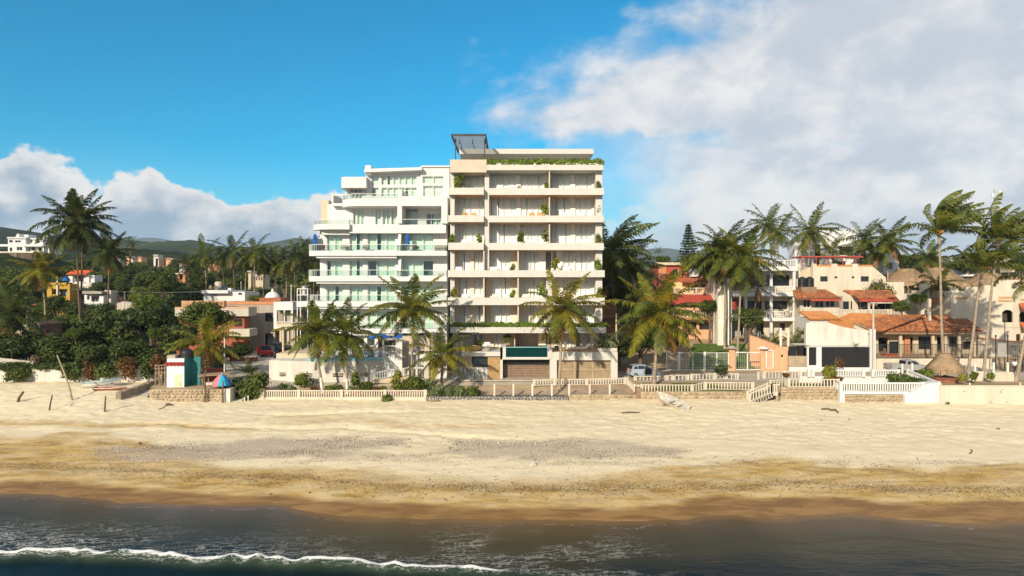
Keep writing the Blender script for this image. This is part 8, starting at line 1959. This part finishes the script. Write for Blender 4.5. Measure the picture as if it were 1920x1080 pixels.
PINK = mat('pink_canvas', (.62, .16, .17), .8, .1, 2, .05); TURQ = mat('turquoise_canvas', (.03, .33, .50), .8, .1, 2, .05); CBLUE = mat('sea_blue_canvas', (.015, .15, .36), .8, .1, 2, .05)
umbrella('beach umbrella with pink, turquoise and blue panels on the stone platform', 416, 701, 721, 72.9, 19, [CBLUE, TURQ, PINK, TURQ, PINK, PINK, TURQ, CBLUE], 3.05)
umbrella('open blue umbrella by the pool, behind the loungers', 711, 624, 633, 86.5, 21, [BLUEC], TZG, group='blue pool umbrellas')
umbrella('second open blue umbrella by the pool, behind the gate wall', 748, 626, 633.5, 86, 14, [BLUEC], TZG, group='blue pool umbrellas')
umbrella('far blue umbrella on the terrace of the red roofed house', 124, 517, 526, 148, 7, [BLUEC], Z(540, 148))
def closed_umbrella(label, px, pt, pb, D, zb):
    x = X(px, D); t = thing('umbrella', label, 'umbrella', (x, D, zb)); h = Z(pt, D) - zb; g = Z(pb, D) - zb
    MB().tube([(x, D, zb), (x, D, zb + h + .1)], .03, 6).build('pole', WFRAME, t)
    mb = MB(); n = 16; vs, fs = [], []; pr = [(.05, h), (.16, h - .2), (.20, g + (h - g) * .6), (.15, g + (h - g) * .42), (.25, g + .15), (.20, g)]
    for r, z in pr: vs += [(x + r * (1 + .28 * (k % 2)) * math.cos(2 * math.pi * k / n), D + r * (1 + .28 * (k % 2)) * math.sin(2 * math.pi * k / n), zb + z) for k in range(n)]
    fs = [(i * n + k, i * n + (k + 1) % n, (i + 1) * n + (k + 1) % n, (i + 1) * n + k) for i in range(len(pr) - 1) for k in range(n)]; mb.add(vs, fs).build('folded_canopy', BLUEC, t)
closed_umbrella('furled blue umbrella on the far end of the curved balcony', 590.5, 438, 459, 88.9, Z(470, 88))
closed_umbrella('furled blue umbrella in the middle of the balcony by the fin wall', 764.5, 439, 460, 88.9, Z(470, 88))
def parasol():
    D = 79.0; x = X(1772, D); z0 = GZ(x, D); t = thing('thatch_parasol', 'round thatched parasol on a crooked trunk with a brick bench', 'parasol', (x, D, z0))
    MB().tube([(x, D, z0 - .2), (x - .08, D, z0 + .8), (x + .06, D, z0 + 1.7), (x, D, Z(668, D))], [.24, .2, .17, .1], 8).build('trunk', DRIFT, t)
    thatch(t, (x, D, Z(692, D)), 28.5 * D / FPX, 28.5 * D / FPX, Z(663, D) - Z(692, D), 0, 77, .02, 2600)
    MB().lathe((x - .4, D - .6, z0), [(1.35, 0), (1.35, .38), (1.5, .4), (1.5, .5)], 14).build('bench', mat('brick_bench', (.25, .10, .06), .9, .25, 2, .2), t)
parasol()
# balcony furniture of the tall hotel
def armchair(name, label, x, y, z, m, rz, w=.72, group=None, cm=None):
    t = thing(name, label, 'chair', (x, y, z), group); Lc = Local(Vector((x, y, z)), rz)
    Lc.add(MB().box(-w / 2, -.34, .30, w / 2, .34, .44)).build('seat', cm or m, t); Lc.add(MB().box(-w / 2, .26, .44, w / 2, .38, .86)).build('backrest', m, t)
    for s in (-1, 1): Lc.add(MB().box(s * w / 2 - .05, -.34, .44, s * w / 2 + .05, .3, .62)).build('armrest', m, t)
    for sx in (-1, 1):
        for sy in (-1, 1): Lc.add(MB().box(sx * (w / 2 - .06) - .03, sy * .3 - .03, 0, sx * (w / 2 - .06) + .03, sy * .3 + .03, .30)).build('leg', m, t)
    return t
def table(label, x, y, z, r=.34, m=WOOD, h=.5, group=None):
    t = thing('table', label, 'table', (x, y, z), group); MB().lathe((x, y, z), [(r, h - .05), (r, h)], 12).build('tabletop', m, t); MB().lathe((x, y, z), [(.16, 0), (.05, .04), (.05, h - .05)], 8).build('pedestal', m, t)
PLM = [leafcloud('plant_leaves', [(0, 0, .75, .34, .34, .42), (.14, 0, 1.1, .26, .26, .28), (-.15, .05, .55, .2, .2, .2)], 105, .115, m, 300 + i, .3, .3, 2.1) for i, m in enumerate((LEAFP, LEAFL, LEAFG, LEAFY))]
def potplant(label, x, y, z, v=0, s=1.0, pot=None):
    t = thing('potted_plant', label, 'plant', (x, y, z)); MB().lathe((x, y, z), [(.15 * s, 0), (.21 * s, .38 * s), (.18 * s, .38 * s)], 10).build('pot', pot or POTW, t)
    link('leaves', PLM[v], (x, y, z + .25 * s), t, (0, 0, x), s); return t
FL = {7: (352, 'top'), 6: (404, 'second highest'), 5: (455.5, 'third highest'), 4: (507, 'fourth highest'), 3: (558.5, 'fifth highest')}
def fz(k): return hz(FL[k][0]) - .62
def where(k, px): return f"{FL[k][1]} hotel balcony, {'at its first pier' if px < 862 else 'by the apartments' if px < 882 else 'before the pilaster' if px < 908 else 'just past the pilaster' if px < 945 else 'left of its middle' if px < 975 else 'in its middle' if px < 1010 else 'beside the divider' if px < 1040 else 'past the divider' if px < 1070 else 'near the last pier' if px < 1110 else 'at the last pier'}"
cnt = {}
def uniq(kind, k, px):
    lab = f"{kind} on the {where(k, px)}"; return lab
for k, px, v, s, kind in ((7, 859, 1, 1.5, 'big leafy plant'), (7, 972, 0, .6, 'tiny plant'), (7, 1026, 0, .9, 'small plant'), (7, 1123, 1, .95, 'dark leafy plant'), (6, 1023, 0, 1.35, 'tall green plant'), (5, 846, 0, 1.1, 'pale green plant'), (5, 899, 0, 1.15, 'bushy plant'), (5, 976, 1, 1.35, 'fan leaved plant'), (5, 1023.5, 2, 1.4, 'airy grey green plant'), (5, 1123, 1, 1.1, 'spiky plant'),
        (4, 961, 2, .9, 'low plant'), (4, 1041, 3, 1.4, 'golden plant'), (4, 1122, 0, 1.25, 'round green plant'), (3, 850, 3, 1.2, 'yellowish plant'), (3, 961, 0, 1.0, 'pale plant'), (3, 1017, 0, 1.5, 'broad plant'), (3, 1126, 1, 1.2, 'dark round plant')):
    potplant(uniq(kind, k, px), hx(px), HD + (.65 if px > 850 and px < 1116 else .5), fz(k), v, s)
potplant('dark feathery pot plant beside the terrace pool of the tall hotel', px_(954) - .2, PD + 5.2, TZ, 1, 1.2, POTR); potplant('pot plant with cut leaves on a stand by the terrace pier', px_(1046), PD + 2.2, TZ, 2, 1.4, DARKM); potplant('green pot plant on the terrace next to the wicker nest seat', px_(899), PD + 1.6, TZ, 0, .9)
for k, px, m, w, kind in ((7, 936, FABW, .7, 'white chair'), (7, 960, FABW, .7, 'pale chair'), (6, 870, WICKER, .7, 'wicker chair'), (6, 888, WICKER, .7, 'second wicker chair'), (6, 998, WICKER, .7, 'small wicker chair'), (6, 1015, WICKER, .8, 'rattan chair'), (6, 1063, FABW, .9, 'white armchair'), (6, 1092, FABW, .9, 'white armchair'), (5, 870, FABW, .9, 'white armchair'), (5, 893, FABW, .8, 'white lounge chair'), (5, 993, FABW, 1.3, 'cream loveseat'), (5, 1101, FABW, 1.6, 'long cream sofa'),
        (4, 860, FABW, .8, 'cream armchair'), (4, 926, FABW, .9, 'cream armchair'), (4, 950, FABW, .9, 'cream armchair'), (4, 1065, FABW, .9, 'cream armchair'), (3, 872, FABW, .8, 'white armchair'), (3, 893, FABW, 1.1, 'white loveseat'), (3, 927, FABW, .9, 'white armchair'), (3, 953, FABW, .9, 'pale armchair'), (3, 985, FABW, .9, 'white armchair')):
    armchair('armchair', uniq(kind, k, px), hx(px), HD + 1.25, fz(k) + .22, m, R(180 + (px * 37 % 50) - 25), w, cm=FABW)
for k, px in ((7, 949), (7, 880), (6, 879), (5, 881), (6, 978), (6, 1078), (4, 938)): table(f"low round table on the {where(k, px)}", hx(px), HD + 1.2, fz(k) + .22)
def lounger(label, x, y, z, rz, fm, cm, group=None, back=.9):
    t = thing('sun_lounger', label, 'lounger', (x, y, z), group); Lc = Local(Vector((x, y, z)), rz)
    Lc.add(MB().box(-.95, -.32, .24, .95, .32, .31)).build('frame', fm, t); Lc.add(MB().box(-.95, -.31, .312, .30, .31, .40)).build('cushion', cm, t)
    Lc.add(MB().bar((.28, 0, .36), (.28 + .72 * math.cos(back), 0, .36 + .72 * math.sin(back)), .62, .09, (0, 0, 1))).build('backrest', cm, t)
    for sx in (-.85, .8):
        for sy in (-.28, .28): Lc.add(MB().box(sx - .03, sy - .03, 0, sx + .03, sy + .03, .24)).build('leg', fm, t)
lounger('white cushioned lounger on the hotel terrace nearest the pool', px_(1068), PD + 1.4, TZ, R(200), WOODL, FABW, back=1.25); lounger('white reclined lounger on the hotel terrace next to the big planter', px_(1096), PD + 1.5, TZ, R(14), WOODL, FABW, back=.65)
table('little round table between the terrace loungers', px_(1083), PD + 1.3, TZ, .25, WOODL, .35)
for i, (p, s) in enumerate(((686, 1), (698, 1), (730, -1), (741, -1), (615, 1))): lounger(('taupe sling lounger by the pool nearest the white pot', 'taupe sling lounger just under the blue umbrella', 'taupe lounger behind the barred gate wall', 'second taupe lounger behind the barred gate wall', 'dark lounger by the pool behind the leaning palm')[i], X(p, 86), 85.9 + .2 * (i % 2), TZG + .03, R(20), FABG, FABG if i < 4 else BARKD, back=1.05)
def nest():
    x, y = px_(882), PD + 1.6; t = thing('nest_seat', 'round wicker nest seat under a dark pergola on the hotel terrace', 'seat', (x, y, TZ))
    MB().lathe((x, y, TZ), [(1.0, 0), (1.25, .25), (1.3, .5), (1.2, .55), (1.0, .35), (.1, .3)], 18).build('basket', WICKER, t)
    f = thing('pergola', 'dark slim pergola over the wicker nest seat', 'pergola', (x, y, TZ)); zt = Z(624.5, PD + 1)
    for p in (861, 893.5, 900): MB().box(X(p, PD + 1), PD + 1 + (1.2 if p == 900 else 0), TZ, X(p, PD + 1) + .16, PD + 1.16 + (1.2 if p == 900 else 0), zt - .16).build('post', DARKM, f)
    MB().box(X(858, PD + 1), PD + .95, zt - .16, X(897, PD + 1), PD + 2.4, zt).build('canopy', DARKM, f)
    tag(MB().box(px_(907), PD + 1.5, TZ, px_(918), PD + 2.1, TZ + 1.0).build('cabinet', POTW), 'plain white cabinet on the hotel terrace', 'cabinet')
    MB2 = MB().lathe((px_(911), PD + 1.0, TZ), [(.45, 0), (.5, .15), (.35, .32), (.1, .36)], 12); tag(MB2.build('pouf', CONC), 'grey pouf in front of the white cabinet', 'pouf')
nest()
# balcony furniture of the apartment building
zl = Z(470, 88)
armchair('chair', 'dark chair on the curved apartment balcony beside the furled umbrella', X(604, 88.9), 89.0, zl, BARKD, R(200), .6); table('small table on the curved apartment balcony', X(593, 88.8), 88.9, zl, .4, BARKD, .7)
armchair('chair', 'grey chair between the door pairs of the apartment balcony', X(646, 89), 89.2, zl, FABG, R(170), .8); armchair('chair', 'taupe chair before the wide doors of the apartment balcony', X(685, 89), 89.2, zl, FABG, R(190), .7)
table('dark table under the furled umbrella by the fin wall', X(767, 88.9), 89.1, zl, .5, BARKD, .7); armchair('chair', 'dark chair beside the table by the fin wall', X(779, 88.9), 89.1, zl, BARKD, R(150), .5)
tag(MB().box(X(815, 89), 88.9, zl, X(835, 89), 89.6, zl + .75).build('wicker_chest', mat('grey_wicker', (.36, .30, .23), .85, .2, 6, .3, 30)), 'grey wicker chest at the end of the apartment balcony', 'chest')
for i, (p, q, D) in enumerate(((666, 722, 75.2), (743, 724, 75.0), (582, 722, 76))): potplant(('dark spiky plant in a squat terracotta pot behind the balustrade', 'rust plant in a tall terracotta pot behind the balustrade', 'small red pot against the pool wall')[i], X(p, D), D, GZ(X(p, D), D), (1, 3, 2)[i], (1.5, 1.6, .9)[i], POTR)
tag(MB().box(X(811, 76.5), 76.4, 2.6, X(815, 76.5), 76.6, Z(697, 76.5)).build('post', DRIFT), 'short dark post beside the short palm', 'post')
# utility poles, wires, mast
def pole(label, px, pb, pt, D, r=.12, m=CONCL, arm=None, name='utility_pole'):
    x = X(px, D); t = thing(name, label, 'pole', (x, D, GZ(x, D))); MB().tube([(x, D, GZ(x, D) - .2), (x, D, Z(pt, D))], [r, r * .7], 8).build('shaft', m, t)
    if arm: MB().bar((x - arm, D, Z(pt, D) - .3), (x + arm, D, Z(pt, D) - .3), .1, .1).build('crossarm', WOODG, t)
pole('thin white utility pole by the bright palm and rust wall', 421, 705, 628, 83, .10, LIME); pole('concrete utility pole at the garage pillar', 1637.5, 692, 567, 86.3, .15, CONCL, .5)
pole('pale pole between the tall hotel and the big spreading palm', 1155.5, 690, 588, 86, .13, CREAM); pole('slim dark lamp pole before the arched villa', 1884, 690, 600, 87.6, .06, DARKM, name='lamp_pole')
pole('thin pole inland beside the water tower frame', 546, 560, 533, 115, .09, LIME, .8); pole('thin antenna pole inland behind the solar panel roof', 452, 545, 528, 130, .07, LIME); pole('slim white mast on the gatehouse roof', 1339, 500, 437, 104, .07, LIME, name='flag_mast')
pole('thin pole carrying the wire over the dark garden', 233, 570, 547, 118, .07, LIME)
def wire(label, pts, sag, r=.02):
    P = []
    for (a, b, d), (a2, b2, d2) in zip(pts, pts[1:]):
        p, q = Vector((X(a, d), d, Z(b, d))), Vector((X(a2, d2), d2, Z(b2, d2)))
        P += [p.lerp(q, i / 12) - Vector((0, 0, sag * 4 * (i / 12) * (1 - i / 12))) for i in range(12)]
    tag(MB().tube(P, r, 4).build('overhead_wire', GREYM), label, 'wire')
wire('pale overhead wire running across the dark garden to the rooftop house', [(135, 542, 118), (233, 547, 118), (400, 546, 112)], .15, .03); wire('overhead wire from the rooftop house to the thin inland pole', [(400, 546, 112), (546, 535, 115), (640, 532, 116)], .2, .02)
wire('wire from the concrete pole across the arched villa', [(1637.5, 571, 86.3), (1720, 600, 88), (1990, 612, 90)], .5, .015); wire('second wire from the concrete pole towards the peach house', [(1637.5, 572, 86.3), (1480, 590, 88), (1155, 592, 86)], .4, .015)
def mast():
    D = 210; x = X(1866, D); z0, zt = Z(500, D), Z(357, D); t = thing('radio_mast', 'slender lattice radio mast with dishes behind the leaning palms', 'mast', (x, D, z0)); f = MB(); w = .75
    cs = [(-w, -w), (w, -w), (0, w)]
    for a, b in cs: f.bar((x + a, D + b, z0), (x + a * .6, D + b * .6, zt), .13, .13, (0, 1, 0))
    n = 16
    for i in range(n):
        k, k2 = 1 - .4 * i / n, 1 - .4 * (i + 1) / n; za, zb = z0 + (zt - z0) * i / n, z0 + (zt - z0) * (i + 1) / n
        for j in range(3):
            p, q = cs[j], cs[(j + 1) % 3]; f.bar((x + p[0] * k, D + p[1] * k, za), (x + q[0] * k2, D + q[1] * k2, zb), .07, .07, (0, 1, 0)); f.bar((x + p[0] * k2, D + p[1] * k2, zb), (x + q[0] * k2, D + q[1] * k2, zb), .07, .07)
    f.build('lattice', mat('pale_steel', (.55, .55, .56), .5, .1, 1, 0, metal=.3), t)
    for i, (dx, q) in enumerate(((-1.2, 366), (1.0, 372), (-1.1, 385), (1.1, 392), (-.9, 402), (1.0, 362))): MB().box(x + dx - .3, D - .9, Z(q + 4, D), x + dx + .3, D - .4, Z(q - 3, D)).build('antenna', POTW, t)
mast()
def bicycle():
    D = 86.0; x = X(1806, D); z0 = GZ(x, D); t = thing('bicycle', 'dark bicycle leaning by the low wall between leaning palms', 'bicycle', (x, D, z0))
    for dx in (-.5, .5): 
        mb = MB().tube([(x + dx + .32 * math.cos(k * .4), D, z0 + .34 + .32 * math.sin(k * .4)) for k in range(17)], .025, 5, False); mb.build('wheel', BLACK, t)
    f = MB(); P = lambda a, b: (x + a, D, z0 + b)
    for a, b in ((P(-.5, .34), P(-.12, .34)), (P(-.12, .34), P(-.25, .85)), (P(-.5, .34), P(-.22, .72)), (P(-.22, .72), P(.38, .78)), (P(-.12, .34), P(.38, .70)), (P(.5, .34), P(.34, 1.0)), (P(.2, 1.0), P(.42, 1.0))): f.bar(a, b, .04, .04, (0, 1, 0))
    f.build('frame', DARKM, t); MB().box(x - .36, D - .06, z0 + .85, x - .12, D + .06, z0 + .91).build('saddle', BLACK, t)
bicycle()
def person():
    D = 85.5; x = X(1902.5, D); z0 = GZ(x, D) + .02; t = thing('person', 'person in a pale blue shirt and dark trousers walking beside the iron gate', 'person', (x, D, z0))
    def skin(name, joints, edges, m, root=0, sub=2):
        me = bpy.data.meshes.new(name); me.from_pydata([Vector(j[:3]) for j in joints], edges, []); me.materials.append(m)
        o = link(name, me, (x, D, z0), t)
        sk = o.modifiers.new('skin', 'SKIN'); sk.use_smooth_shade = True
        for i, j in enumerate(joints): me.skin_vertices[0].data[i].radius = (j[3], j[4] if len(j) > 4 else j[3])
        me.skin_vertices[0].data[root].use_root = True
        o.modifiers.new('smooth', 'SUBSURF').levels = 1; o.modifiers['smooth'].render_levels = sub; return o
    sk = mat('brown_skin', (.32, .17, .10), .6, .05, 3, 0)
    J = [(0, 0, .95, .15, .11), (0, 0, 1.15, .14, .10), (0, 0, 1.38, .18, .11), (0, 0, 1.50, .06), (0, .02, 1.58, .075, .085), (.01, 0, 1.68, .085, .095), (0, 0, 1.76, .05),
         (-.09, 0, .88, .09), (-.11, -.10, .50, .065), (-.10, -.02, .10, .045), (-.10, -.14, .03, .04, .035), (.09, 0, .88, .09), (.10, .12, .50, .065), (.10, .30, .14, .045), (.10, .20, .04, .04, .035),
         (-.20, 0, 1.40, .06), (-.24, .05, 1.14, .047), (-.24, -.06, .90, .035), (-.24, -.09, .80, .04, .025), (.20, 0, 1.40, .06), (.24, -.06, 1.14, .047), (.24, -.16, .92, .035), (.24, -.19, .83, .04, .025)]
    E = [(0, 1), (1, 2), (2, 3), (3, 4), (4, 5), (5, 6), (0, 7), (7, 8), (8, 9), (9, 10), (0, 11), (11, 12), (12, 13), (13, 14), (2, 15), (15, 16), (16, 17), (17, 18), (2, 19), (19, 20), (20, 21), (21, 22)]
    skin('body', J, E, sk)
    up = lambda j, k: tuple(j[:3]) + tuple(r + k for r in (j[3:] if len(j) > 4 else (j[3], j[3])))
    skin('shirt', [up(J[i], .03) for i in (0, 1, 2, 15, 16, 19, 20)], [(0, 1), (1, 2), (2, 3), (3, 4), (2, 5), (5, 6)], mat('pale_blue_cotton', (.50, .62, .72), .85, .08, 3, .1))
    skin('trousers', [up(J[i], .025) for i in (0, 7, 8, 9, 11, 12, 13)], [(0, 1), (1, 2), (2, 3), (0, 4), (4, 5), (5, 6)], mat('dark_denim', (.02, .022, .03), .85, .1, 3, .1))
    MB().lathe((x, D + .02, z0 + 1.60), [(.10, 0), (.125, .08), (.12, .16), (.07, .22), (.02, .235)], 12).build('hair', BLACK, t, smooth=True)
person()
